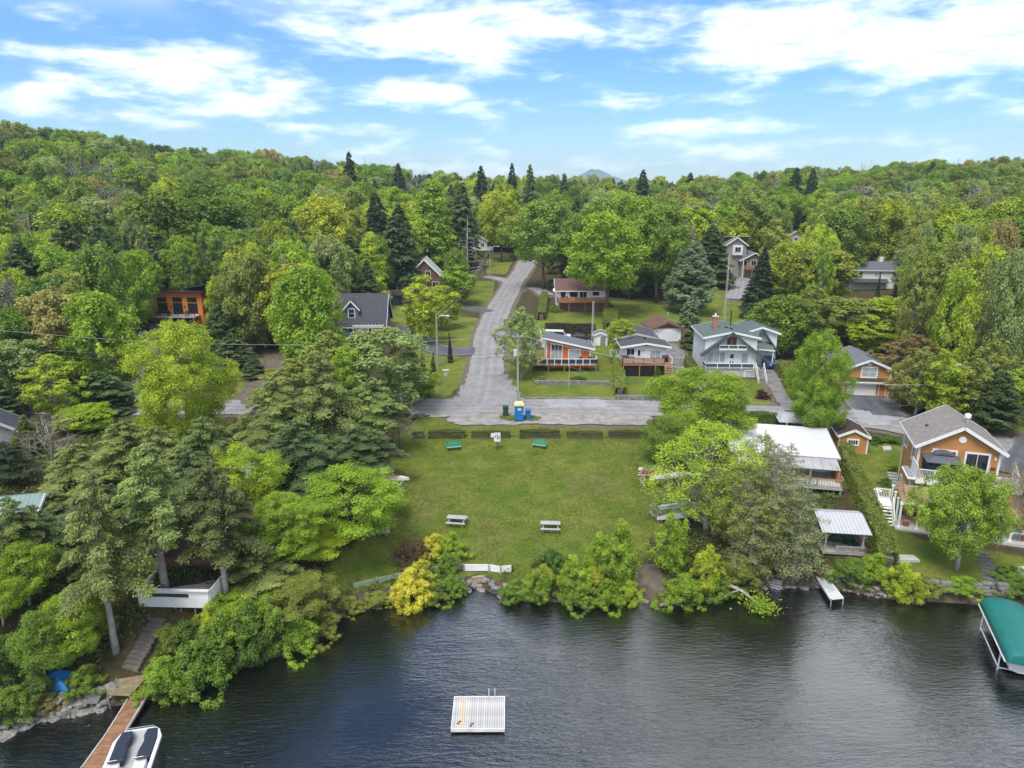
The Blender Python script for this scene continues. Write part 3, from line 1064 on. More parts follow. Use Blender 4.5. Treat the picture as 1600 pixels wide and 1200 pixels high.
proto('hemlock', conifer, seed=51, H=16, W=7, base=.06, branches=125, sprays=190, ln=.66, wd=.23, droop=.38)
proto('hemlock_dense', conifer, seed=52, H=15, W=8, base=.04, branches=125, sprays=200, ln=.66, wd=.24, droop=.33, ragged=.38)
proto('spruce', conifer, seed=53, H=16, W=6, base=.02, branches=140, sprays=170, ln=.55, wd=.19, droop=.30, kind='spruce', ragged=.2)
proto('pine', conifer, seed=54, H=15, W=9, base=.06, branches=130, sprays=330, ln=.55, wd=.16, droop=.10, kind='pine', ragged=.25)
proto('snag', bare_tree, seed=61, H=13, W=7, conical=True)
proto('bare', bare_tree, seed=62, H=11, W=9, twigs=5, bark=pmat('twig_bark', (.27, .235, .225), rough=.95, spec=.1, col2=(.16, .13, .12), scale=3))
proto('cedar', conifer, seed=55, H=7, W=3.0, base=.0, branches=95, sprays=130, ln=.38, wd=.16, droop=-.15, kind='spruce', ragged=.18, trunk_r=.1)
TREE_MESHES = {k: v for k, v in PROTO.items()}

LEAF_COL = {
    'bright': (.290, .425, .034), 'lime': (.385, .485, .036), 'yellow': (.425, .465, .036), 'green': (.205, .315, .038), 'deep': (.135, .230, .036),
    'olive': (.295, .345, .064), 'pale': (.320, .390, .120), 'bronze': (.390, .350, .105), 'rust': (.360, .290, .110), 'grey': (.280, .290, .180), 'orange': (.500, .350, .120),
    'hemlock': (.160, .228, .085), 'hemlock_lit': (.280, .350, .105), 'spruce': (.085, .125, .062), 'blue': (.270, .355, .190), 'cedar': (.200, .250, .044), 'gold': (.62, .60, .060),  # two hemlock greens: a dark one and a paler olive one
    'maroon': (.110, .044, .044), 'willow': (.300, .385, .120),
}


def colour_of(name, jitter=.10):
    c = LEAF_COL[name] if isinstance(name, str) else name
    k = 1 + random.uniform(-jitter, jitter)
    return (c[0] * k * random.uniform(.94, 1.06), c[1] * k, c[2] * k, 1)


def plant(kind, x, y, h, w, col, label, cat='tree', group=None, name=None, z=None, jitter=.10, rot=None):
    tm, cm, H, W = PROTO[kind]
    z = tz(x, y) if z is None else z
    nm = name or {'hem': 'hemlock_tree', 'spr': 'spruce_tree', 'pin': 'pine_tree', 'bir': 'birch_tree', 'sna': 'bare_tree', 'bar': 'bare_tree', 'bus': 'shrub', 'ced': 'cedar_tree',
                  'asp': 'aspen_tree', 'ash': 'ash_tree', 'bee': 'beech_tree', 'ald': 'alder_tree'}.get(kind[:3], 'maple_tree' if 'maple' in kind else 'broadleaf_tree')
    root = thing(nm, label, cat, (x, y, z), random.uniform(0, 6.28) if rot is None else rot, group)
    root.scale = (w / W, w / W, h / H)
    put('stem' if cat == 'shrub' else 'trunk', tm, root)
    c = put('foliage' if cat == 'shrub' else 'crown', cm, root)
    c.color = colour_of(col, jitter)
    return root


def tree_px(kind, px, Y, top, width_px, col, label, cat='tree', group=None, name=None, **kw):
    """a tree rooted at depth Y whose crown shows at column px, its top at row top, width_px wide"""
    h = 8.0
    for _ in range(6):
        zm = None
        x = at_depth(px, Y, tz(at_depth(px, Y, 5), Y) + h * .6)
        g = tz(x, Y)
        h = max(1.0, z_at_row(top, Y) - g)
    zc = Y * CP + (CAM_H - g - h * .6) * SP
    return plant(kind, x, Y, h, width_px / F_PX * zc, col, label, cat, group, name, **kw)
# ------------------------------------------------------------------ houses: helpers
WHITE = pmat('white_paint', (.74, .74, .73), rough=.55, vary=.05, scale=.8)
WHITE_SIDING = pmat('white_siding', (.72, .72, .71), rough=.6, vary=.05, stripes=('z', .16, .012))
WHITE_BOARD = pmat('white_board', (.70, .72, .73), rough=.6, vary=.06, stripes=('x', .25, .012))
TAN_SIDING = pmat('tan_siding', (.50, .245, .085), rough=.7, vary=.08, stripes=('z', .15, .012))
ORANGE_SIDING = pmat('orange_siding', (.58, .175, .030), rough=.65, vary=.08, stripes=('z', .16, .012))
ORANGE_WALL = pmat('orange_cedar', (.68, .22, .045), rough=.6, vary=.08, stripes=('x', .2, .01))
BROWN_SIDING = pmat('brown_siding', (.17, .095, .065), rough=.8, vary=.1, stripes=('z', .16, .012))
GREY_SIDING = pmat('grey_siding', (.30, .275, .25), rough=.7, vary=.06, stripes=('z', .15, .012))
NAVY_SIDING = pmat('blue_siding', (.10, .15, .22), rough=.7, vary=.06, stripes=('z', .15, .012))
DARK = pmat('dark_wood', (.035, .03, .03), rough=.7, vary=.2)
BLACK = pmat('black_metal', (.012, .012, .013), rough=.45, spec=.4)
GREY_METAL = pmat('grey_metal', (.42, .43, .45), rough=.4, spec=.5, metal=.5, vary=.05)
CEDAR_WOOD = pmat('red_cedar_wood', (.34, .155, .075), rough=.75, vary=.12, scale=2)
PINE_WOOD = pmat('treated_wood', (.38, .24, .12), rough=.8, vary=.12, scale=2)
GREY_WOOD = pmat('weathered_wood', (.36, .345, .33), rough=.85, vary=.14, scale=2.2, col2=(.22, .205, .19))
CONCRETE = pmat('concrete', (.42, .41, .39), rough=.9, vary=.1, scale=1.5, bump=.01)
STONE = pmat('field_stone', (.235, .225, .21), rough=.9, vary=.25, scale=2.5, col2=(.10, .095, .085), bump=.06, bscale=6)
GLASS = glass()
GLASS_PALE = pmat('curtained_glass', (.36, .42, .43), rough=.12, spec=.6, vary=.15, scale=1.2)
GREEN_PAINT = pmat('green_paint', (.03, .10, .085), rough=.6, vary=.08)
BRICK = pmat('red_brick', (.36, .17, .12), rough=.9, vary=.2, scale=6, stripes=('z', .1, .01))


def shingle(name, col, c2=None):
    return pmat(name, col, rough=.95, spec=.1, col2=c2 or tuple(c * .62 for c in col), vary=.08, scale=3.2, bump=.03, bscale=16, detail=10)


R_GREY = shingle('charcoal_shingles', (.085, .09, .105))
R_BROWN = shingle('brown_shingles', (.16, .095, .08))
R_TAUPE = shingle('taupe_shingles', (.255, .235, .22), (.14, .125, .115))
R_GREEN = shingle('green_shingles', (.115, .150, .142))
R_DARK = shingle('dark_brown_shingles', (.075, .055, .045))
R_BLUEGREY = shingle('blue_grey_shingles', (.15, .165, .19))
R_METAL = pmat('ribbed_metal_roof', (.50, .51, .53), rough=.4, spec=.5, metal=.3, vary=.04, stripes=('x', .35, .03))
R_WHITE = pmat('white_metal_roof', (.62, .62, .64), rough=.35, spec=.5, vary=.03, stripes=('x', .3, .02))
R_GREENMETAL = pmat('green_metal_roof', (.19, .27, .25), rough=.4, spec=.5, vary=.05, stripes=('x', .35, .03))


def walls(root, x0, x1, y0, y1, h, rise, mat, axis='y', base=-1.2, name='wall', z0=0.0, apex=None):
    b = MB()
    if axis == 'y':
        c = (x0 + x1) / 2 if apex is None else apex
        b.prism([(x0, z0 + base), (x1, z0 + base), (x1, z0 + h), (c, z0 + h + rise), (x0, z0 + h)], y0, y1, 'y')
    else:
        c = (y0 + y1) / 2 if apex is None else apex
        b.prism([(y0, z0 + base), (y1, z0 + base), (y1, z0 + h), (c, z0 + h + rise), (y0, z0 + h)], x0, x1, 'x')
    return part(name, b, mat, root)


def gable_roof(root, x0, x1, y0, y1, z, rise, mat, trim, axis='y', ov=.4, t=.16, apex=None, ends=None):
    """two roof planes (parts named roof_slope) with barge boards and gutters"""
    ends = (ov, ov) if ends is None else ends
    if axis == 'y':
        c = (x0 + x1) / 2 if apex is None else apex
        for s, xe in ((-1, x0), (1, x1)):
            half = abs(c - xe)
            k = rise / half
            e = xe + s * ov
            ze = z - ov * k + t + .03
            b = MB().slab([(c, y0 - ends[0], z + rise + t + .03), (c, y1 + ends[1], z + rise + t + .03), (e, y1 + ends[1], ze), (e, y0 - ends[0], ze)], t)
            part('roof_slope', b, mat, root)
        f = MB()
        for s, xe in ((-1, x0), (1, x1)):
            k = rise / abs(c - xe)
            e = xe + s * ov
            ze = z - ov * k
            for yy in (y0 - ends[0] - .03, y1 + ends[1] + .03):
                f.beam((c, yy, z + rise + .04), (e, yy, ze + .04), .05, .30)
            f.beam((e + s * .03, y0 - ends[0], ze + .06), (e + s * .03, y1 + ends[1], ze + .06), .05, .2)
        part('fascia', f, trim, root)
    else:
        c = (y0 + y1) / 2 if apex is None else apex
        for s, ye in ((-1, y0), (1, y1)):
            k = rise / abs(c - ye)
            e = ye + s * ov
            ze = z - ov * k + t + .03
            b = MB().slab([(x0 - ends[0], c, z + rise + t + .03), (x1 + ends[1], c, z + rise + t + .03), (x1 + ends[1], e, ze), (x0 - ends[0], e, ze)], t)
            part('roof_slope', b, mat, root)
        f = MB()
        for s, ye in ((-1, y0), (1, y1)):
            k = rise / abs(c - ye)
            e = ye + s * ov
            ze = z - ov * k
            for xx in (x0 - ends[0] - .03, x1 + ends[1] + .03):
                f.beam((xx, c, z + rise + .04), (xx, e, ze + .04), .05, .30)
            f.beam((x0 - ends[0], e + s * .03, ze + .06), (x1 + ends[1], e + s * .03, ze + .06), .05, .2)
        part('fascia', f, trim, root)


def pieces(name, boxes, mat, root):
    for bx in boxes:
        part(name, MB().box(*bx), mat, root)


def window(root, x, z, w, h, y=0.0, nx=2, ny=1, trim=None, glass_=None, name='window', face=0.0, fr=.11, label=None, mull=.05):
    """frame proud of the wall with a recessed pane; x, z = centre bottom; face turns it to another wall"""
    trim = trim or WHITE
    o = part(name, _frame(w, h, nx, ny, fr, mull), trim, root, label=label)
    o.location = (x, y, z)
    o.rotation_euler = (0, 0, face)
    p = MB().box(-w / 2 + .01, w / 2 - .01, -.03, -.012, .01, h - .01)
    part('pane', p, glass_ or GLASS, o)
    return o


def _frame(w, h, nx, ny, fr, mull):
    b = MB()
    d0, d1 = -.075, -.004
    b.box(-w / 2 - fr, -w / 2, d0, d1, -fr, h + fr)
    b.box(w / 2, w / 2 + fr, d0, d1, -fr, h + fr)
    b.box(-w / 2, w / 2, d0, d1, h, h + fr)
    b.box(-w / 2, w / 2, d0, d1, -fr, 0)
    for i in range(1, nx):
        c = -w / 2 + w * i / nx
        b.box(c - mull / 2, c + mull / 2, d0 + .01, d1, 0, h)
    for j in range(1, ny):
        c = h * j / ny
        b.box(-w / 2, w / 2, d0 + .014, d1, c - mull / 2, c + mull / 2)
    return b


def door(root, x, z, w=.9, h=2.05, y=0.0, mat=None, trim=None, face=0.0, lite=True):
    o = part('door', MB().box(-w / 2, w / 2, -.05, -.004, 0, h), mat or WHITE, root)
    o.location, o.rotation_euler = (x, y, z), (0, 0, face)
    f = MB()
    f.box(-w / 2 - .1, -w / 2, -.07, -.004, 0, h + .1).box(w / 2, w / 2 + .1, -.07, -.004, 0, h + .1).box(-w / 2, w / 2, -.07, -.004, h, h + .1)
    part('door_frame', f, trim or WHITE, o)
    part('handle', MB().box(w * .32, w * .4, -.09, -.05, .95, 1.05), BLACK, o)
    if lite:
        part('pane', MB().box(-w * .3, w * .3, -.062, -.05, h * .55, h * .88), GLASS, o)
    return o


def deck(root, x0, x1, y0, y1, z, mat, posts=None, drop=1.5, t=.18, boards=True):
    """floor of separate boards on joists; posts below"""
    n = max(2, int((y1 - y0) / .30))
    dy = (y1 - y0) / n
    me = MB().box(0, x1 - x0, .012, dy - .012, -.04, 0).mesh('deck_board', mat)
    for i in range(n):
        put('deck_board', me, root, (x0, y0 + i * dy, z))
    f = MB()
    f.box(x0 + .02, x1 - .02, y0 + .02, y0 + .07, z - t - .04, z - .045).box(x0 + .02, x1 - .02, y1 - .07, y1 - .02, z - t - .04, z - .045)
    f.box(x0 + .02, x0 + .07, y0 + .075, y1 - .075, z - t - .04, z - .045).box(x1 - .07, x1 - .02, y0 + .075, y1 - .075, z - t - .04, z - .045)
    part('deck_frame', f, mat, root)
    for (px_, py_) in posts or []:
        part('deck_post', MB().box(px_ - .07, px_ + .07, py_ - .07, py_ + .07, z - t - .05 - drop, z - t - .045), mat, root)


def railing(root, pts, z, h=.95, post_mat=None, infill=None, fill='panel', gap=1.6, bal=.16, name='railing'):
    """posts and rails along pts with panels, balusters or boards between"""
    pm = post_mat or WHITE
    b, inf = MB(), MB()
    for (xa, ya), (xb, yb) in zip(pts[:-1], pts[1:]):
        d = math.hypot(xb - xa, yb - ya)
        n = max(1, round(d / gap))
        for i in range(n + 1):
            t = i / n
            b.box(xa + (xb - xa) * t - .05, xa + (xb - xa) * t + .05, ya + (yb - ya) * t - .05, ya + (yb - ya) * t + .05, z - .1, z + h + .06)
        b.beam((xa, ya, z + h), (xb, yb, z + h), .09, .07)
        b.beam((xa, ya, z + .1), (xb, yb, z + .1), .06, .06)
        if fill == 'panel':
            inf.beam((xa, ya, z + h * .54), (xb, yb, z + h * .54), .025, h * .74)
        elif fill == 'balusters':
            m = int(d / bal)
            for i in range(1, m):
                t = i / m
                inf.box(xa + (xb - xa) * t - .018, xa + (xb - xa) * t + .018, ya + (yb - ya) * t - .018, ya + (yb - ya) * t + .018, z + .1, z + h)
        elif fill == 'boards':
            for k in range(4):
                inf.beam((xa, ya, z + .2 + k * (h - .25) / 3.4), (xb, yb, z + .2 + k * (h - .25) / 3.4), .03, .16)
    o = part(name, b, pm, root)
    if inf.v:
        q = part({'panel': 'railing_panel', 'balusters': 'balusters', 'boards': 'rail_boards'}[fill], inf, infill or pm, o)
        q['kind'] = 'stuff'
    return o


def stairs(root, x, y, z, n, w, rise, run, mat, dirx=0, diry=-1, stringer=True, name='step', rails=None):
    """n treads going down from (x, y, z) towards dir"""
    for i in range(n):
        cx, cy_ = x + dirx * run * (i + .5), y + diry * run * (i + .5)
        hx, hy = (run / 2 + .02, w / 2) if dirx else (w / 2, run / 2 + .02)
        part(name, MB().box(cx - hx, cx + hx, cy_ - hy, cy_ + hy, z - rise * (i + 1) - .05, z - rise * (i + 1)), mat, root)
    if stringer:
        b = MB()
        for s in (-1, 1):
            ox, oy = (0, s * w / 2) if dirx else (s * w / 2, 0)
            b.beam((x + ox, y + oy, z - .18), (x + ox + dirx * run * n, y + oy + diry * run * n, z - rise * n - .18), .05, .22)
        part('stringer', b, mat, root)
    if rails:
        b = MB()
        for s in (-1, 1):
            ox, oy = (0, s * w / 2) if dirx else (s * w / 2, 0)
            e = (x + ox + dirx * run * n, y + oy + diry * run * n, z - rise * n)
            b.beam((x + ox, y + oy, z + .9), (e[0], e[1], e[2] + .9), .07)
            for k in range(4):
                t = k / 3
                p = Vector((x + ox, y + oy, z)).lerp(Vector(e), t)
                b.box(p.x - .04, p.x + .04, p.y - .04, p.y + .04, p.z - .2, p.z + .9)
        part('handrail', b, rails, root)


def vent_box(root, x, y, z, mat=None, s=.22, name='roof_vent'):
    part(name, MB().box(x - s, x + s, y - s, y + s, z - .3, z + s * 1.4), mat or BLACK, root)


def pipe(root, x, y, z, h, r=.08, mat=None, cap=True, name='stove_pipe'):
    b = MB().tube([(x, y, z), (x, y, z + h)], r, 8)
    o = part(name, b, mat or GREY_METAL, root)
    if cap:
        part('cap', MB().lathe([(r * 1.9, 0), (r * 1.9, .05), (r * .6, .16)], 8, (x, y, z + h + .04)), mat or GREY_METAL, o)


# ------------------------------------------------------------------ the houses
def house_root(name, label, px, row, rotz=0.0, cat='house', back=0.0, group=None):
    p = ground(px, row)
    if back:
        p = Vector((p.x - math.sin(rotz) * back, p.y + math.cos(rotz) * back, 0))
        p.z = tz(p.x, p.y)
    return thing(name, label, cat, p, rotz, group)


def orange_house():
    r = house_root('orange_house', 'tall orange house with dark lean-to roof and grey balcony among trees', 281, 511, -.04)
    w = 5.2
    part('wall', MB().prism([(0, -2), (8, -2), (8, 5.4), (0, 7.3)], -w, w, 'x'), ORANGE_WALL, r)
    part('roof', MB().slab([(-w - .8, -.9, 7.62), (w + .9, -.9, 7.55), (w + .9, 8.3, 5.7), (-w - .8, 8.3, 5.8)], .26), DARK, r)
    part('upper_roof', MB().slab([(.4, 1.5, 7.7), (w + 1.3, 1.5, 8.75), (w + 1.3, 8.0, 7.4), (.4, 8.0, 6.4)], .2), DARK, r)
    part('side_wall', MB().box(w + .03, w + 1.2, 2.2, 7.5, -1.5, 6.0), pmat('rust_brown_cladding', (.17, .07, .04), rough=.7), r)
    for x in (-2.95, .15, 3.2):
        window(r, x, 5.25, 1.75, .75, 0, 1, 1, BLACK, fr=.07)
        if x == .15:
            window(r, x, 2.75, 1.8, 2.15, 0, 2, 1, BLACK, name='patio_door', fr=.08)
        else:
            window(r, x, 2.95, 1.8, 1.9, 0, 2, 1, BLACK, fr=.08)
    for x in (-1.3, 1.6):
        part('wall_lamp', MB().box(x - .09, x + .09, -.2, -.004, 4.0, 4.4), BLACK, r)
    part('balcony', MB().box(-6.1, 4.6, -2.4, -.01, 2.35, 2.62), CONCRETE, r)
    railing(r, [(-6.0, -2.3), (4.5, -2.3)], 2.62, .9, BLACK, GLASS, 'balusters', 1.8, .3)
    for x in (-5.3, -2.2, 1.0, 4.2):
        part('balcony_post', MB().box(x - .09, x + .09, -2.3, -2.12, -1.5, 2.35), PINE_WOOD, r)
    window(r, -1.6, .25, 2.4, 1.9, 0, 2, 1, BLACK, name='patio_door')
    window(r, 2.3, .5, 1.5, 1.4, 0, 2, 1, BLACK)
    for i, (x, c, lb) in enumerate(((-3.6, 'red', 'red garden chair under the orange house balcony, beside its dark door'), (-2.4, 'red', 'red garden chair under the orange house balcony, in front of its glass doors'), (-.9, 'red', 'red garden chair under the orange house balcony, next to the wooden post'))):
        p = r.matrix_basis @ Vector((x, -1.3, 0))
        garden_chair(p.x, p.y, tz(p.x, p.y), random.uniform(-.3, .3), pmat('red_plastic', (.45, .03, .04), rough=.4), lb)
    for x, lb in ((-3.4, 'dark patio chair on the orange house balcony before the first tall window'), (-1.4, 'dark patio chair on the orange house balcony beside the glass door'), (2.4, 'dark patio chair on the orange house balcony before the last window')):
        p = r.matrix_basis @ Vector((x, -1.2, 2.62))
        garden_chair(p.x, p.y, p.z, .2, BLACK, lb)


def garden_chair(x, y, z, rz, mat, label, group=None):
    t = thing('garden_chair', label, 'chair', (x, y, z), rz, group)
    part('seat', MB().slab([(-.28, -.3, .40), (.28, -.3, .40), (.28, .25, .34), (-.28, .25, .34)], .04), mat, t)
    part('backrest', MB().slab([(-.28, .2, .36), (.28, .2, .36), (.26, .5, .98), (-.26, .5, .98)], .04), mat, t)
    for s in (-1, 1):
        part('armrest', MB().box(s * .32 - .04, s * .32 + .04, -.3, .32, .56, .60), mat, t)
        part('leg', MB().box(s * .3 - .03, s * .3 + .03, -.28, -.22, 0, .56), mat, t)
        part('leg', MB().box(s * .3 - .03, s * .3 + .03, .22, .28, 0, .56), mat, t)
    return t


def blue_house():
    r = house_root('blue_house', 'blue house with steep charcoal shingle roof, white trimmed dormer and dark driveway', 563, 527, .03)
    walls(r, -4.7, 4.7, 0, 9, 2.5, 5.2, NAVY_SIDING, 'x')
    gable_roof(r, -4.7, 4.7, 0, 9, 2.5, 5.2, R_GREY, WHITE, 'x', .5, .2)
    # dormer on the front slope
    d = part('dormer', MB().prism([(-2.9, 3.2), (-.3, 3.2), (-.3, 5.4), (-1.6, 6.9), (-2.9, 5.4)], .9, 4.2, 'y'), NAVY_SIDING, r)
    for s in (-1, 1):
        part('dormer_roof', MB().slab([(-1.6, .5, 7.12), (-1.6, 4.6, 7.12), (-1.6 + s * 1.65, 4.0, 5.25), (-1.6 + s * 1.65, .5, 5.25)], .14), R_GREY, d)
        part('dormer_fascia', MB().beam((-1.6, .47, 7.0), (-1.6 + s * 1.68, .47, 5.1), .05, .28), WHITE, d)
    window(d, -1.6, 3.75, 1.1, 1.6, .9, 1, 2, fr=.16)
    pieces('trellis', [(-1.2, 4.7, -1.0, -.92, 2.25, 2.45), (-1.2, 4.7, -.5, -.42, 2.25, 2.45)], WHITE, r)
    for i in range(9):
        part('trellis_slat', MB().box(-1.1 + i * .7, -1.02 + i * .7, -1.25, -.05, 2.46, 2.56), WHITE, r)
    for x in (-1.1, 1.8, 4.6):
        part('trellis_post', MB().box(x - .07, x + .07, -1.0, -.86, -.3, 2.24), WHITE, r)
    window(r, -3.2, .9, 1.4, 1.2)
    window(r, .4, .05, 2.4, 2.0, 0, 4, 4, name='garage_door', glass_=WHITE)
    window(r, 3.3, .05, 1.9, 2.0, 0, 2, 1, name='patio_door')
    window(r, 4.7, 3.4, 1.2, 1.5, 4.5, 2, 1, face=math.pi / 2)


def metal_roof_house():
    r = house_root('brown_house', 'brown wooden house with steep grey metal roof and white framed window grid', 664, 454, .05)
    walls(r, -5.4, 5.4, 0, 8.5, 2.6, 5.4, BROWN_SIDING, 'y')
    gable_roof(r, -5.4, 5.4, 0, 8.5, 2.6, 5.4, R_METAL, WHITE, 'y', .5, .15)
    walls(r, -7.4, -1.5, -2.6, -.02, 2.5, 1.0, BROWN_SIDING, 'x', name='porch_wall')
    gable_roof(r, -7.4, -1.5, -2.6, -.02, 2.5, 1.0, R_GREY, WHITE, 'x', .3, .12)
    for x in (-6.2, -4.6, -3.0):
        window(r, x, .7, 1.15, 1.7, -2.6, 2, 3)
    window(r, .9, 3.6, 1.2, 1.4, 0)
    window(r, 2.8, .8, 1.6, 1.4, 0)
    window(r, -.2, .1, 1.0, 2.0, 0, 1, 1, name='door')
    pipe(r, -5.6, 1.5, 4.5, 2.2, .1)


def deck_house():
    r = house_root('grey_house', 'small pale grey house with raised white deck at the top of the side road', 748, 402, .1)
    walls(r, -4, 3, 0, 7, 5.6, 2.0, pmat('pale_grey_siding', (.52, .52, .52), stripes=('z', .16, .012), vary=.05), 'y')
    gable_roof(r, -4, 3, 0, 7, 5.6, 2.0, R_GREY, WHITE, 'y', .5)
    deck(r, -3.8, 5.0, -3.2, -.02, 2.8, WHITE, [(-3.5, -3), (.5, -3), (4.7, -3)], 2.6)
    railing(r, [(-3.8, -3.1), (4.9, -3.1), (4.9, -.1)], 2.8, 1.0, WHITE, WHITE, 'panel')
    window(r, -1.8, 2.9, 1.8, 2.0, 0, 2, 1, name='patio_door')
    window(r, 1.3, 3.6, 1.2, 1.2, 0)


def brown_roof_bungalow():
    r = house_root('bungalow', 'white bungalow with brown roof on a cedar deck above a lawn', 908, 486, .0)
    walls(r, -5.4, 5.4, 0, 7.5, 4.7, 1.9, WHITE_SIDING, 'x')
    gable_roof(r, -5.4, 5.4, 0, 7.5, 4.7, 1.9, R_BROWN, WHITE, 'x', .5, .18)
    window(r, -4.1, 2.5, .8, 2.0, 0, 1, 1, DARK, name='door')
    window(r, -1.7, 3.3, 1.5, 1.1, 0, 2, 1, BLACK)
    window(r, .35, 2.5, 1.6, 2.05, 0, 2, 1, name='patio_door')
    window(r, 3.2, 3.6, 1.2, .7, 0, 2, 1, BLACK)
    part('skirt_wall', MB().box(-4.9, 5.2, -.5, -.46, -1.2, 2.05), BROWN_SIDING, r)
    deck(r, -5.4, 5.5, -2.2, -.02, 2.4, CEDAR_WOOD, [(-5.2, -2.0), (-2.9, -2.0), (.7, -2.0), (3.2, -2.0), (5.3, -2.0)], 2.6)
    railing(r, [(-5.4, -.1), (-5.4, -2.1), (5.4, -2.1), (5.4, -.1)], 2.4, .95, CEDAR_WOOD, CEDAR_WOOD, 'boards')
    dish(r, -6.0, .5, 4.6)
    for x, lb in ((-3.2, 'black chair on the cedar deck of the brown roofed bungalow, beside its narrow door'), (-1.2, 'black chair on the cedar deck of the brown roofed bungalow, under its paired window')):
        p = r.matrix_basis @ Vector((x, -.9, 2.4))
        garden_chair(p.x, p.y, p.z, .1, BLACK, lb)


def dish(r, x, y, z):
    d = part('satellite_dish', MB().lathe([(.02, 0), (.25, .04), (.42, .13), (.44, .14), (.25, .07)], 14), WHITE, r)
    d.location, d.rotation_euler = (x, y, z), (rad(62), 0, rad(10))
    part('bracket', MB().tube([(0, 0, 0), (0, -.1, -.4), (0, .5, -.9)], .04, 5), GREY_METAL, d)


def orange_cottage():
    r = house_root('orange_cottage', 'small orange cottage with sloping grey roof, tall white window and glass railed deck', 889, 583, .0, back=2.6)
    f = 1.15
    b = MB().prism([(-3.5, -1.2), (3.5, -1.2), (3.5, f + 2.15), (-3.5, f + 3.7)], 0, 4.8, 'y')
    part('wall', b, ORANGE_SIDING, r)
    part('side_wall', MB().prism([(-.02, f), (4.8, f), (4.8, f + 3.55), (-.02, f + 3.55)], -3.56, -3.51, 'x'), WHITE, r)
    sl = 1.55 / 7
    part('roof', MB().slab([(-4.3, -.7, f + 3.95 + .8 * sl), (4.2, -.7, f + 2.40 - .7 * sl), (4.2, 5.3, f + 2.40 - .7 * sl), (-4.3, 5.3, f + 3.95 + .8 * sl)], .14), R_BLUEGREY, r)
    part('fascia', MB().beam((-4.3, -.74, f + 3.83 + .8 * sl), (4.2, -.74, f + 2.28 - .7 * sl), .05, .28).beam((4.24, -.7, f + 2.30 - .7 * sl), (4.24, 5.3, f + 2.30 - .7 * sl), .05, .2).beam((-4.33, -.7, f + 3.85 + .8 * sl), (-4.33, 5.3, f + 3.85 + .8 * sl), .05, .25), WHITE, r)
    pieces('corner_board', [(-3.56, -3.36, -.03, -.004, f, f + 3.2), (3.36, 3.56, -.03, -.004, f, f + 1.75)], WHITE, r)
    window(r, -1.85, f + .22, 1.65, 1.5, 0, 3, 1, glass_=GLASS_PALE, fr=.14)
    window(r, -1.85, f + 1.9, 1.65, .9, 0, 3, 1, fr=.14)
    window(r, 1.0, f + .05, 1.75, 1.9, 0, 2, 1, glass_=GLASS_PALE, name='patio_door', fr=.14)
    part('wall_lamp', MB().box(2.3, 2.45, -.12, -.004, f + 1.5, f + 1.75), WHITE, r)
    deck(r, -3.4, 4.5, -2.2, -.02, f, CEDAR_WOOD, [(-3.2, -2.1), (-.7, -2.1), (1.8, -2.1), (4.3, -2.1)], 1.6)
    deck(r, -6.2, -3.42, -1.9, 4.0, f - .05, CEDAR_WOOD, [(-6, -1.8), (-6, 3.8)], 1.6)
    dk = pmat('smoked_glass', (.03, .035, .06), rough=.1, spec=.7)
    railing(r, [(-3.4, -2.15), (4.45, -2.15), (4.45, -.1)], f, .95, WHITE, dk, 'panel', 1.15)
    railing(r, [(-6.15, 3.9), (-6.15, -1.85), (-3.5, -1.85)], f - .05, .95, WHITE, dk, 'panel', 1.3)
    part('patio_table', MB().lathe([(.5, .70), (.5, .74)], 12, (2.7, -1.0, f)).lathe([(.05, 0), (.05, .70)], 6, (2.7, -1.0, f)), BLACK, r) if False else None
    for (x, y, lb) in ((2.1, -1.2, 'black chair on the orange cottage deck in front of its pale patio door'), (3.6, -1.1, 'black chair on the orange cottage deck at its covered end'), (-5.4, 0.6, 'black chair on the side deck of the orange cottage')):
        p = r.matrix_basis @ Vector((x, y, f))
        garden_chair(p.x, p.y, p.z, .3, BLACK, lb)
    part('downspout', MB().tube([(3.62, -.1, f + 1.7), (3.62, -.1, -.3)], .05, 5), WHITE, r)


def garden_shed():
    r = house_root('garden_shed', 'small white garden shed with grey roof and a grey double door', 938, 540, -.12, cat='shed')
    walls(r, -1.25, 1.25, 0, 2.4, 1.85, .5, WHITE_BOARD, 'y')
    gable_roof(r, -1.25, 1.25, 0, 2.4, 1.85, .5, R_BLUEGREY, WHITE, 'y', .18, .08)
    door(r, .45, .05, .95, 1.7, 0, pmat('grey_door', (.22, .22, .25)), lite=False)


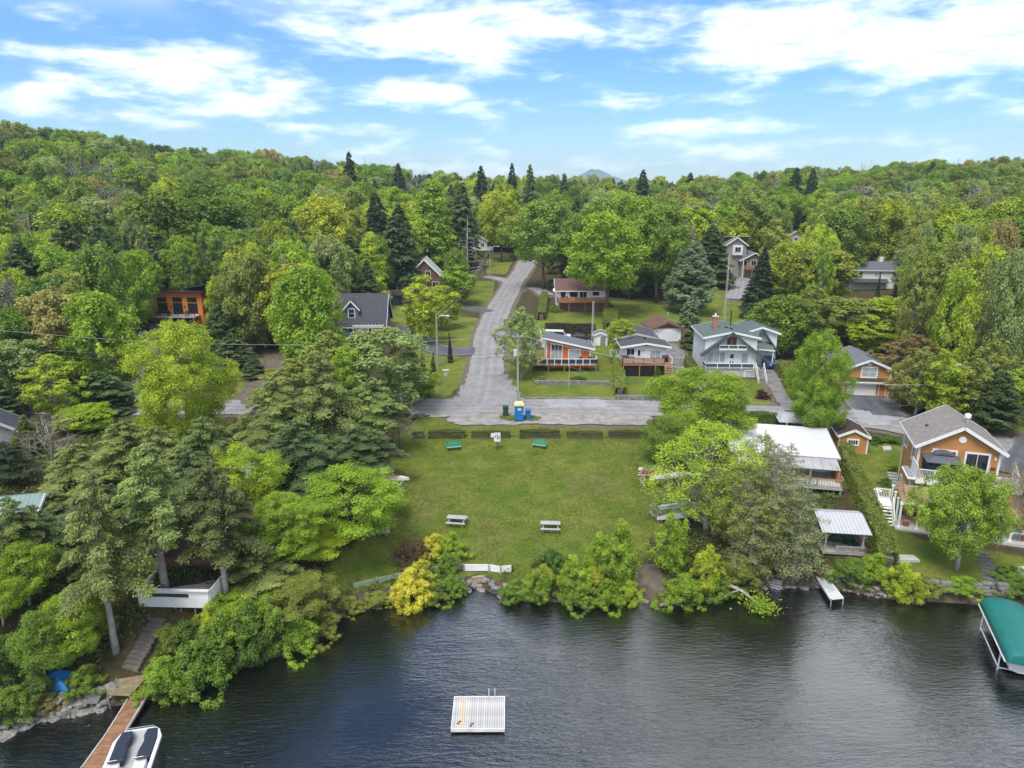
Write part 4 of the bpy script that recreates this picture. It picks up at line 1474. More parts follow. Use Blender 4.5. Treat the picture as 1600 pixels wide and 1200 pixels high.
def white_bungalow():
    r = house_root('bungalow', 'white bungalow with stepped charcoal roof and a reddish deck over black lattice', 1011, 589, .0, back=2.3)
    f = 1.9
    walls(r, -3.5, 3.4, 0, 4.5, f + 2.3, .55, WHITE_SIDING, 'y')
    gable_roof(r, -3.5, 3.4, 0, 4.5, f + 2.3, .55, R_GREY, WHITE, 'y', .5, .16, ends=(.7, -.05))
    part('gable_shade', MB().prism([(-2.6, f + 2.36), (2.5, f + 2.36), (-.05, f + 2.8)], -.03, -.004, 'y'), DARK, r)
    walls(r, -4.0, 2.6, 4.55, 12, f + 2.6, .75, WHITE_SIDING, 'y', name='rear_wall')
    gable_roof(r, -4.0, 2.6, 4.55, 12, f + 2.6, .75, R_GREY, pmat('pinkish_trim', (.55, .45, .42)), 'y', .4, .16, ends=(.3, .3))
    window(r, -2.35, f + .95, 1.15, 1.0, 0, 2, 1)
    part('window_box', MB().box(-2.95, -1.75, -.3, -.08, f + .55, f + .8), GREY_WOOD, r)
    window(r, -1.0, f + .8, .4, .95, 0, 1, 1)
    window(r, 1.55, f + .05, 1.6, 1.6, 0, 2, 1, name='patio_door', glass_=GLASS_PALE)
    part('wall_lamp', MB().box(-.45, -.33, -.12, -.004, f + 1.6, f + 1.8), BLACK, r)
    deck(r, -3.9, 3.8, -2.3, -.02, f, CEDAR_WOOD, [(-3.7, -2.2), (-1.2, -2.2), (1.2, -2.2), (2.7, -2.2), (3.7, -2.2)], 2.0)
    tan = pmat('rosy_panel', (.42, .24, .18), rough=.5, vary=.08)
    railing(r, [(-3.85, -.1), (-3.85, -2.25), (2.55, -2.25)], f, .95, pmat('brown_rail', (.16, .08, .06)), tan, 'panel', 1.55)
    railing(r, [(3.75, -.1), (3.75, -2.2)], f, .95, WHITE, tan, 'balusters', 1.6)
    part('lattice_skirt', MB().box(-3.7, 2.6, -2.05, -2.0, -.8, f - .3), BLACK, r)
    stairs(r, 3.2, -2.3, f, 9, 1.1, .21, .24, PINE_WOOD, 0, -1)
    vent_box(r, .2, 2.4, f + 3.0, s=.2)
    for x, y in ((2.0, 3.2), (2.5, 3.4)):
        pipe(r, x, y, f + 2.8, 1.3, .05, GREY_METAL)
    for x, lb in ((-3.2, 'dark folded barbecue cover at the end of the white bungalow deck'), (3.0, 'dark barbecue box by the steps of the white bungalow deck')):
        p = r.matrix_basis @ Vector((x, -.7, f))
        b = thing('barbecue', lb, 'barbecue', p, .1)
        part('cart', MB().box(-.45, .45, -.28, .28, 0, .75), BLACK, b)
        part('hood', MB().prism([(-.28, .76), (.28, .76), (.22, 1.05), (-.05, 1.14), (-.25, .98)], -.45, .45, 'x'), pmat('dark_cover', (.07, .06, .08)), b)


def back_garage():
    r = house_root('detached_garage', 'white garage with brown roof behind the white bungalow', 1041, 534, .10, cat='garage')
    walls(r, -2.7, 2.7, 0, 6, 2.5, 1.1, WHITE, 'y')
    part('gable_panel', MB().prism([(-2.6, 2.5), (2.6, 2.5), (0, 3.5)], -.05, -.004, 'y'), BROWN_SIDING, r)
    gable_roof(r, -2.7, 2.7, 0, 6, 2.5, 1.1, R_BROWN, BROWN_SIDING, 'y', .45, .16)
    g = part('garage_door', MB().box(-1.0, 2.0, -.05, -.004, .02, 2.05), WHITE, r)
    for k in range(4):
        part('door_panel', MB().box(-.95, 1.95, -.08, -.052, .06 + k * .5, .52 + k * .5), pmat('garage_white', (.66, .69, .69), vary=.03), g)
    pipe(r, 1.2, 3.5, 2.9, 1.7, .1)


def chalet():
    r = house_root('chalet', 'white chalet with green roof, A shaped gable boards, brick chimney and white stairs', 1144, 591, -.05, back=2.2)
    f = 1.35
    walls(r, -4.0, 4.0, 0, 9, f + 4.4, .85, WHITE_BOARD, 'y')
    gable_roof(r, -4.0, 4.0, 0, 9, f + 4.4, .85, R_GREEN, WHITE, 'y', .45, .16, ends=(.4, .4))
    gt = pmat('grey_green_trim', (.06, .08, .08), rough=.7)
    for s, xe, ze in ((-1, -4.8, f + 1.75), (1, 5.7, f + .95)):
        part('gable_board', MB().slab([(0, -1.1, f + 5.45), (0, -.02, f + 5.45), (xe, -.02, ze), (xe, -1.1, ze)], .28), gt, r)
    dk = pmat('dark_brown_wood', (.14, .06, .035), rough=.6)
    o = window(r, .05, f + 2.95, 1.5, 1.6, 0, 2, 1, name='balcony_door', glass_=dk, fr=.08)
    bal = part('balcony', MB().box(-2.0, 2.2, -1.05, -.02, f + 2.62, f + 2.8), WHITE, r)
    railing(r, [(-2.0, -.1), (-2.0, -1.0), (2.2, -1.0), (2.2, -.1)], f + 2.8, .6, WHITE, GREEN_PAINT, 'panel', 1.4)
    for i, x in enumerate((-3.0, -2.1, -1.2)):
        window(r, x, f + .5, .75, 1.55, 0, 1, 1, glass_=GLASS_PALE)
    d = door(r, .25, f + .02, .9, 2.0, 0, WHITE)
    for x in (.05, .45):
        part('pane', MB().box(x - .25 - .08, x - .25 + .08, -.065, -.052, .25, .7), GLASS, d)
    window(r, 2.25, f + .4, 1.0, 1.6, 0, 1, 1, glass_=GLASS_PALE)
    deck(r, -4.2, 4.2, -1.9, -.02, f, GREY_WOOD, [(-4.0, -1.8), (-1.4, -1.8), (1.4, -1.8), (4.0, -1.8)], 1.9)
    railing(r, [(-4.15, -.1), (-4.15, -1.85), (3.2, -1.85)], f, .7, WHITE, pmat('green_canvas', (.05, .085, .09)), 'panel', 1.8)
    part('lattice_skirt', MB().box(-3.9, 3.9, -1.78, -1.74, -.8, f - .3), pmat('pale_lattice', (.46, .47, .45), stripes=('x', .14, .02)), r)
    pieces('skirt_frame', [(1.9, 3.9, -1.86, -1.8, f - .45, f - .35), (1.9, 2.0, -1.86, -1.8, -.6, f - .46), (3.8, 3.9, -1.86, -1.8, -.6, f - .46)], WHITE, r)
    stairs(r, 3.9, -1.5, f, 8, 1.1, .24, .27, GREY_WOOD, 1, 0, rails=WHITE) if False else stairs(r, 4.1, -1.9, f, 9, 1.2, .24, .26, GREY_WOOD, 0, -1, rails=WHITE)
    c = part('chimney', MB().box(-2.15, -1.35, 3.9, 4.6, f + 4.6, f + 6.9), BRICK, r)
    part('chimney_cap', MB().box(-2.25, -1.25, 3.8, 4.7, f + 6.9, f + 7.05), CONCRETE, c)
    part('flue', MB().tube([(-1.75, 4.25, f + 7.05), (-1.75, 4.25, f + 7.5)], .14, 8), WHITE, c)
    for x, y in ((-.2, 3.0), (.3, 1.9)):
        vent_box(r, x, y, f + 5.25, s=.22)
    pipe(r, 1.3, 6.5, f + 5.0, 2.4, .09, BLACK)
    # wing on the far side
    walls(r, 3.6, 8.4, 4.5, 11, f + 4.3, .9, WHITE_BOARD, 'y', name='wing_wall')
    gable_roof(r, 3.2, 8.4, 4.5, 11, f + 4.3, .9, R_GREEN, WHITE, 'y', .45, .16)
    part('wing_board', MB().slab([(6.0, 3.6, f + 4.9), (6.0, 4.45, f + 4.9), (8.9, 4.45, f + 1.0), (8.9, 3.6, f + 1.0)], .22).slab([(6.0, 3.6, f + 4.9), (6.0, 4.45, f + 4.9), (4.9, 4.45, f + 3.4), (4.9, 3.6, f + 3.4)], .22), gt, r)
    window(r, 6.3, f + 2.0, .6, .6, 4.5, 1, 1, BLACK)
    part('porch_roof', MB().slab([(4.1, 2.4, f + 2.2), (7.6, 2.4, f + 1.9), (7.6, 4.48, f + 2.7), (4.1, 4.48, f + 3.2)], .14), R_GREEN, r)
    part('porch_fascia', MB().beam((4.1, 2.37, f + 2.12), (7.6, 2.37, f + 1.82), .05, .2), WHITE, r)
    part('porch_post', MB().box(7.3, 7.45, 2.5, 2.65, -.5, f + 1.8), WHITE, r)


def grey_house_uphill():
    r = house_root('grey_house', 'two storey grey house with white trim and a wooden balcony uphill behind a spruce', 1160, 434, -.05)
    walls(r, -4.6, 1.0, 2.0, 8, 9.0, 2.0, GREY_SIDING, 'y')
    gable_roof(r, -4.6, 1.0, 2.0, 8, 9.0, 2.0, R_TAUPE, WHITE, 'y', .5)
    part('rear_roof', MB().slab([(-5.2, 5.0, 11.2), (2.6, 5.0, 11.2), (2.6, 8.6, 9.2), (-5.2, 8.6, 9.2)], .2), R_TAUPE, r)
    part('gable_panel', MB().prism([(-3.4, 9.1), (-.3, 9.1), (-1.8, 10.3)], 1.93, 1.996, 'y'), pmat('mauve_shakes', (.20, .16, .17)), r)
    b = part('bay', MB().box(-3.0, -.2, 1.2, 1.98, 6.2, 8.9), WHITE_SIDING, r)
    window(b, -1.6, 7.1, 1.5, 1.3, 1.2, 2, 1)
    walls(r, -.6, 6.4, .2, 8, 5.0, 1.9, GREY_SIDING, 'y', name='wing_wall')
    gable_roof(r, -.6, 6.4, .2, 8, 5.0, 1.9, R_BLUEGREY, WHITE, 'y', .6, ends=(.8, .4))
    window(r, 2.8, 3.3, 1.3, 1.5, .2, 2, 1, fr=.2)
    window(r, 5.0, 3.5, .8, 1.2, .2, 1, 1, fr=.2)
    window(r, 3.2, .9, 1.2, .6, .2, 1, 1)
    deck(r, -.4, 4.6, -1.8, .18, 2.7, CEDAR_WOOD, [(-.2, -1.7), (2.0, -1.7), (4.4, -1.7)], 2.8)
    railing(r, [(-.4, -1.7), (4.5, -1.7), (4.5, .1)], 2.7, 1.0, CEDAR_WOOD, CEDAR_WOOD, 'boards')
    window(r, .5, 2.75, 1.0, 2.0, .2, 1, 1, name='patio_door')
    part('porch_post', MB().box(-.62, -.42, -1.8, -1.6, 0, 5.0), WHITE, r)
    window(r, -3.4, .05, 1.0, 2.1, 2.0, 1, 1, name='door')


def long_white_house():
    r = house_root('long_house', 'long low white house with slate grey roof and white chimney in the woods', 1367, 452, -.1)
    walls(r, -6.4, 6.6, 0, 8, 5.0, 1.7, WHITE_SIDING, 'x')
    gable_roof(r, -6.4, 6.6, 0, 8, 5.0, 1.7, R_BLUEGREY, WHITE, 'x', .5)
    part('lower_roof', MB().slab([(-6.6, -2.0, 2.0), (2.6, -2.0, 2.0), (2.6, -.02, 2.7), (-6.6, -.02, 2.7)], .15), R_GREY, r)
    for x in (-5.2, -4.0):
        window(r, x, 3.0, .95, 1.4, 0, 1, 1)
    window(r, 0.2, 3.5, 1.5, .7, 0, 2, 1, glass_=GLASS_PALE)
    window(r, 4.3, 3.2, .9, 1.2, 0, 1, 1)
    window(r, 5.6, .3, 1.2, 1.6, 0, 2, 1)
    part('chimney', MB().box(1.6, 2.5, 3.6, 4.4, 5.6, 8.0), WHITE, r)


def tan_garage():
    r = house_root('tan_garage', 'tan garage with grey roof, white overhead door and double upper window', 1352, 618, -.13, cat='garage')
    walls(r, -3.2, 3.2, 0, 8.5, 4.0, 1.3, TAN_SIDING, 'y')
    gable_roof(r, -3.2, 3.2, 0, 8.5, 4.0, 1.3, R_BLUEGREY, WHITE, 'y', .5, .18)
    window(r, .1, 2.85, 1.9, 1.3, 0, 2, 2, fr=.2, glass_=GLASS_PALE)
    part('gable_vent', MB().box(-.3, .3, -.05, -.004, 4.5, 4.85), WHITE, r)
    part('awning', MB().slab([(-3.3, -.75, 2.25), (3.3, -.75, 2.25), (3.3, -.02, 2.65), (-3.3, -.02, 2.65)], .12), R_DARK, r)
    part('awning_fascia', MB().box(-3.3, 3.3, -.82, -.76, 2.05, 2.24), WHITE, r)
    g = part('garage_door', MB().box(-2.75, 1.35, -.05, -.004, .02, 2.0), WHITE, r)
    for k in range(4):
        part('door_panel', MB().box(-2.7, 1.3, -.08, -.052, .05 + k * .49, .5 + k * .49), WHITE, g)
    door(r, 2.2, .02, .85, 1.95, 0, TAN_SIDING, lite=False)
    pieces('corner_board', [(3.02, 3.2, -.04, -.004, -.3, 3.9), (-3.2, -3.02, -.04, -.004, -.3, 3.9)], WHITE, r)
    window(r, -3.2, 2.9, 1.0, 1.0, 4.2, 1, 1, face=-math.pi / 2)


def orange_shed():
    r = house_root('tool_shed', 'orange tool shed with dark brown roof and small four pane window', 1331, 708, -.2, cat='shed')
    walls(r, -1.6, 1.6, 0, 4.2, 2.05, .75, TAN_SIDING, 'y')
    gable_roof(r, -1.6, 1.6, 0, 4.2, 2.05, .75, R_DARK, WHITE, 'y', .2, .1)
    pieces('corner_board', [(-1.62, -1.46, -.03, -.004, -.3, 2.0), (1.46, 1.62, -.03, -.004, -.3, 2.0)], WHITE, r)
    window(r, -.05, 1.1, 1.0, .5, 0, 4, 1, fr=.16)


def metal_roof_shed():
    r = house_root('metal_roof_shed', 'wood sided shed with pale metal hip roof behind the white roofed cottage', 1246, 684, -.15, cat='shed')
    part('wall', MB().box(-2.1, 2.1, 0, 3.2, -.5, 2.0), BROWN_SIDING, r)
    for q in ([(-2.4, -.3, 2.0), (2.4, -.3, 2.0), (1.5, 1.6, 2.9), (-1.5, 1.6, 2.9)], [(2.4, 3.5, 2.0), (-2.4, 3.5, 2.0), (-1.5, 1.6, 2.9), (1.5, 1.6, 2.9)], [(-2.4, 3.5, 2.0), (-2.4, -.3, 2.0), (-1.5, 1.6, 2.9)], [(2.4, -.3, 2.0), (2.4, 3.5, 2.0), (1.5, 1.6, 2.9)]):
        part('roof_slope', MB().slab(q, .08), R_METAL, r)
    part('downspout', MB().tube([(-1.5, -.35, 2.0), (-1.5, -.35, -.3)], .06, 6), WHITE, r)
    part('ridge_cap', MB().beam((-1.5, 1.6, 2.95), (1.5, 1.6, 2.95), .2, .06), GREEN_PAINT, r)


def white_roof_cottage():
    x, y = 29.6, 72.6
    r = thing('cottage', 'cottage with broad flat white metal roof and wooden porch behind the grey green tree', 'house', (x, y, tz(x, y)), -.22)
    walls(r, -5.2, 5.2, 0, 7, 2.4, .5, WHITE_SIDING, 'x', apex=6.0)
    part('roof', MB().slab([(-5.7, -.6, 2.45), (5.7, -.6, 2.45), (5.7, 7.5, 3.15), (-5.7, 7.5, 3.15)], .16), R_WHITE, r)
    part('fascia', MB().beam((-5.7, -.64, 2.36), (5.7, -.64, 2.36), .05, .2).beam((5.74, -.6, 2.36), (5.74, 7.5, 3.05), .05, .2), pmat('mauve_trim', (.30, .28, .38)), r)
    for px_ in (-3.4, -1.5):
        window(r, px_, .5, 1.1, 1.5, 0, 1, 2)
    window(r, 1.4, .1, 1.8, 2.0, 0, 2, 1, name='patio_door')
    part('porch_roof', MB().slab([(-.6, -3.0, 2.0), (5.3, -3.0, 2.0), (5.3, -.66, 2.35), (-.6, -.66, 2.35)], .06), pmat('grey_sheet', (.36, .35, .36), rough=.5, stripes=('x', .9, .02)), r)
    deck(r, -2.2, 5.4, -4.4, -.02, .55, pmat('pale_deck', (.45, .47, .46), rough=.7), [(-2, -4.2), (1.6, -4.2), (5.2, -4.2)], 1.6)
    part('porch_wall', MB().box(5.0, 5.08, -2.9, -.1, .55, 2.1), CEDAR_WOOD, r)
    for x_ in (-.4, 2.4, 5.2):
        part('porch_post', MB().box(x_ - .07, x_ + .07, -2.95, -2.81, .55, 1.98), PINE_WOOD, r)
    railing(r, [(-2.1, -4.35), (5.35, -4.35), (5.35, -3.1)], .55, .9, PINE_WOOD, PINE_WOOD, 'balusters', 2.2, .25)
    part('sun_room', MB().box(-4.9, -2.5, -2.4, -.01, -.8, 2.1), WHITE_SIDING, r)
    window(r, -3.7, .7, 1.7, 1.2, -2.4, 2, 1, glass_=GLASS_PALE)
    pipe(r, -1.6, 3.0, 2.7, 1.1, .06, GREY_METAL)


def metal_pergola():
    x, y = 29.5, 57.6
    r = thing('pergola', 'open wooden pergola with corrugated pale metal roof between hedge and lake', 'pergola', (x, y, tz(x, y)), -.14)
    r.scale = (.92, .92, .92)
    bpy.context.view_layer.update()
    for sx in (-1.7, 1.7):
        for sy in (-.9, 2.1):
            part('post', MB().box(sx - .09, sx + .09, sy - .09, sy + .09, -.6, 2.1), GREY_WOOD, r)
    pieces('beam', [(-2.0, 2.0, -.98, -.82, 2.1, 2.28), (-2.0, 2.0, 2.02, 2.18, 2.1, 2.28)], GREY_WOOD, r)
    for s in (-1, 1):
        part('brace', MB().beam((s * 1.66, -.9, 1.5), (s * 1.05, -.9, 2.1), .09), GREY_WOOD, r)
    part('roof_slope', MB().slab([(-2.3, -1.6, 2.3), (2.2, -1.6, 2.3), (2.2, 1.6, 3.0), (-2.3, 1.6, 3.0)], .05), R_METAL, r)
    part('roof_slope', MB().slab([(-2.3, 2.7, 2.75), (2.2, 2.7, 2.75), (2.2, 1.6, 3.0), (-2.3, 1.6, 3.0)], .05), R_METAL, r)
    deck(r, -2.0, 2.0, -1.3, 2.4, .12, GREY_WOOD, None)
    railing(r, [(-.7, -1.2), (1.9, -1.2), (1.9, 2.2)], .12, .6, GREY_WOOD, GREY_WOOD, 'balusters', 1.3, .18)
    part('back_panel', MB().box(1.75, 1.82, -.7, 2.0, .7, 1.9), PINE_WOOD, r)
    gp = pmat('green_fabric', (.03, .085, .075), rough=.7)
    for dx, dy, lb in ((-.2, .3, 'dark green lawn chair under the metal roofed pergola, nearer the middle'), (1.0, .2, 'dark green lawn chair under the metal roofed pergola, beside its end post')):
        p = r.matrix_basis @ Vector((dx, dy, .12))
        garden_chair(p.x, p.y, p.z, random.uniform(-.5, .5), gp, lb)


def big_tan_house():
    x, y = 42.6, 63.4
    r = thing('tan_house', 'large tan lakeside house with taupe roof, white railed decks and patio door', 'house', (x, y, 2.0), -.32)
    W2 = 3.45
    walls(r, -W2, W2, 0, 6.6, 7.0, 2.05, TAN_SIDING, 'y')
    gable_roof(r, -W2, W2, 0, 6.6, 7.0, 2.05, R_TAUPE, WHITE, 'y', .45, .16)
    pieces('corner_board', [(-W2 - .02, -W2 + .17, -.03, -.004, -.5, 6.9), (W2 - .17, W2 + .02, -.03, -.004, -.5, 6.9), (-W2 - .03, -W2 - .004, 6.4, 6.6, -.5, 6.9), (-W2 - .03, -W2 - .004, 0, .17, -.5, 6.9)], WHITE, r)
    v = part('gable_vent', MB().lathe([(.34, 0), (.34, .05), (.26, .08)], 16), WHITE, r)
    v.location, v.rotation_euler = (.1, -.004, 7.8), (math.pi / 2, 0, 0)
    window(r, 1.55, 4.42, 1.8, 2.1, 0, 2, 1, name='patio_door', fr=.17)
    window(r, -1.2, 4.42, 1.8, 2.1, 0, 2, 1, name='patio_door', fr=.17)
    for yy, z, w, h in ((1.4, 4.9, 1.2, 1.4), (5.2, 5.0, .9, 1.3), (.9, 2.5, .7, 1.1)):
        window(r, -W2, z, w, h, yy, 2, 1, face=-math.pi / 2, fr=.16)
    window(r, -W2, .9, .6, .7, 5.0, 1, 1, face=-math.pi / 2, fr=.16)
    for x_ in (-2.3, 3.0):
        part('wall_lamp', MB().box(x_ - .06, x_ + .06, -.14, -.004, 6.1, 6.4), WHITE, r)
    cd = part('chimney_pipe', MB().tube([(.9, 2.6, 8.2), (.9, 2.6, 9.3)], .2, 10), GREY_METAL, r)
    part('cap', MB().lathe([(.3, 0), (.3, .3), (.1, .42)], 10, (.9, 2.6, 9.3)), WHITE, cd)
    vent_box(r, -2.3, 3.3, 7.9, s=.1)
    # upper deck on a brown skirt roof
    part('deck_floor', MB().box(-W2 - .4, W2 + 1.2, -2.7, -.02, 4.15, 4.38), pmat('tan_deck', (.34, .29, .22), rough=.8), r)
    part('deck_band', MB().box(-W2 - .45, W2 + 1.25, -2.78, -2.7, 3.98, 4.4).box(-W2 - .46, -W2 - .4, -2.69, -.02, 3.98, 4.4).box(W2 + 1.2, W2 + 1.26, -2.69, -.02, 3.98, 4.4), WHITE, r)
    railing(r, [(-W2 - .35, -.1), (-W2 - .35, -2.65), (W2 + 1.15, -2.65), (W2 + 1.15, -.1)], 4.38, 1.0, WHITE, WHITE, 'balusters', 1.5, .13)
    part('privacy_screen', MB().box(-W2 - .42, -W2 - .36, -2.6, -.1, 4.4, 5.7), WHITE, r)
    part('privacy_screen', MB().prism([(-2.7, 4.4), (-.05, 4.4), (-.05, 6.0), (-2.7, 5.0)], W2 + 1.17, W2 + 1.22, 'x'), WHITE, r)
    pl = part('planter_shelf', MB().box(-W2 - 1.15, -W2 - .5, -2.7, .3, 4.3, 4.42), WHITE, r)
    part('planter', MB().box(-W2 - 1.05, -W2 - .6, -2.5, .1, 4.425, 4.6), GREY_METAL, pl)
    part('skirt_roof', MB().slab([(-W2 - 1.4, -4.6, 2.75), (W2 + 2.2, -4.6, 2.75), (W2 + 2.2, -2.8, 3.75), (-W2 - 1.4, -2.8, 3.75)], .14), shingle('tan_shingles', (.34, .235, .15)), r)
    part('skirt_roof', MB().slab([(-W2 - 1.8, -4.6, 2.75), (-W2 - 1.42, -4.6, 2.78), (-W2 - .5, -.3, 3.75), (-W2 - 1.5, -.3, 2.9)], .14), shingle('tan_shingles', (.34, .235, .15)), r)
    part('skirt_fascia', MB().box(-W2 - 1.85, W2 + 2.2, -4.68, -4.62, 2.5, 2.76), WHITE, r)
    part('porch_slab', MB().box(-W2 - 2.0, W2 + 2.4, -5.0, -.02, -.5, .12), CONCRETE, r)
    for i, x_ in enumerate((-W2 - 1.7, -W2 - .2, -1.0, 1.4, W2 + .4, W2 + 2.1)):
        part('column', MB().lathe([(.16, 0), (.16, .12), (.10, .2), (.10, 2.2), (.15, 2.28), (.15, 2.38)], 8, (x_, -4.6, .12)), WHITE, r)
    for yy in (-3.2, -1.7, -.2):
        part('column', MB().lathe([(.16, 0), (.16, .12), (.10, .2), (.10, 2.2), (.15, 2.28), (.15, 2.38)], 8, (-W2 - 1.7, yy, .12)), WHITE, r)
    railing(r, [(W2 + .5, -4.6), (W2 + 2.1, -4.6)], .9, 1.0, WHITE, WHITE, 'balusters', 1.6, .13, name='porch_railing')
    window(r, -1.0, .2, 2.2, 1.9, 0, 2, 1, name='patio_door')
    window(r, 2.2, .8, 1.2, 1.1, 0, 2, 1)
    part('terracotta_wall', MB().box(-W2 - .6, -W2 - .02, -2.2, -.1, .14, 2.2), TAN_SIDING, r)
    # white stair tower beside the porch
    part('landing', MB().box(-W2 - 3.4, -W2 - 2.0, -2.6, -.8, 1.2, 1.35), WHITE, r)
    stairs(r, -W2 - 2.7, -2.6, 1.35, 6, 1.3, .22, .28, WHITE, 0, -1, rails=WHITE)
    railing(r, [(-W2 - 3.35, -2.5), (-W2 - 3.35, -.9), (-W2 - 2.05, -.9)], 1.35, .95, WHITE, WHITE, 'balusters', 1.2, .14, name='landing_railing')
    for sx in (-3.3, -2.1):
        pieces('landing_post', [(-W2 + sx - .06, -W2 + sx + .06, -1.0, -.88, -.6, 1.2), (-W2 + sx - .06, -W2 + sx + .06, -2.5, -2.38, -.6, 1.2)], WHITE, r)
    M = r.matrix_basis
    # gazebo on the upper deck
    p = M @ Vector((-1.6, -1.35, 4.385))
    g = thing('gazebo', 'dark screened gazebo with two tier grey roof on the tan house deck', 'gazebo', p, -.32)
    for sx in (-1.35, 1.35):
        for sy in (-1.0, 1.0):
            part('post', MB().box(sx - .05, sx + .05, sy - .05, sy + .05, 0, 1.75), BLACK, g)
    net = pmat('dark_netting', (.02, .022, .025), rough=.8)
    for q in ((-1.3, 1.3, -1.02, -.99), (-1.3, 1.3, .99, 1.02)):
        pieces('netting', [(*q, .02, 1.72)], net, g)
    for q in ((-1.37, -1.33, -.94, .94), (1.33, 1.37, -.94, .94)):
        pieces('netting', [(*q, .02, 1.72)], net, g)
    rg = pmat('graphite_metal', (.09, .09, .105), rough=.5, vary=.05)
    A = [(-1.6, -1.25), (1.6, -1.25), (1.6, 1.25), (-1.6, 1.25)]
    B = [(-.7, -.4), (.7, -.4), (.7, .4), (-.7, .4)]
    for i in range(4):
        j = (i + 1) % 4
        part('roof_panel', MB().slab([(*A[i], 1.75), (*A[j], 1.75), (*B[j], 2.25), (*B[i], 2.25)], .05), rg, g)
    part('roof_cap', MB().prism([(-.85, 2.32), (.85, 2.32), (.3, 2.55), (-.3, 2.55)], -.5, .5, 'y'), rg, g)
    for dx, dy, lb in ((2.9, -1.6, 'brown patio chair on the tan house deck beside its white end screen'), (1.2, -1.9, 'brown patio chair on the tan house deck in front of the patio door')):
        p = M @ Vector((dx, dy, 4.385))
        garden_chair(p.x, p.y, p.z, .2, pmat('brown_rattan', (.12, .075, .05)), lb)
    p = M @ Vector((2.9, -.08, 5.0))
    s = thing('shelf_rack', 'small rack with red and white steps on the tan wall beside the patio door', 'rack', p, -.32)
    for k in range(4):
        part('shelf', MB().box(-.25, .25, -.22, -.01, k * .3 - .5, k * .3 - .44), pmat('rust_red', (.30, .07, .05)), s)
    pieces('side_rail', [(-.27, -.255, -.22, -.01, -.6, .6), (.255, .27, -.22, -.01, -.6, .6)], WHITE, s)
    for dx, dy, lb in ((W2 + 1.6, -4.0, 'terracotta flower pot at the end of the tan house porch'), (-W2 - 1.0, -4.1, 'terracotta flower pot behind the corner column of the tan house porch')):
        p = M @ Vector((dx, dy, .12))
        t = thing('flower_pot', lb, 'pot', p)
        part('pot', MB().lathe([(.2, 0), (.3, .45), (.34, .47), (.34, .55), (.26, .55)], 12), pmat('terracotta', (.33, .13, .06)), t)
        part('soil', MB().lathe([(.28, .5), (.27, .53)], 12), DARK, t)
    for dx, lb in ((1.0, 'white plastic chair on the tan house porch behind the tree trunk'), (2.1, 'white plastic chair on the tan house porch near the flower pot')):
        p = M @ Vector((dx, -4.0, .12))
        garden_chair(p.x, p.y, p.z, .4, WHITE, lb)


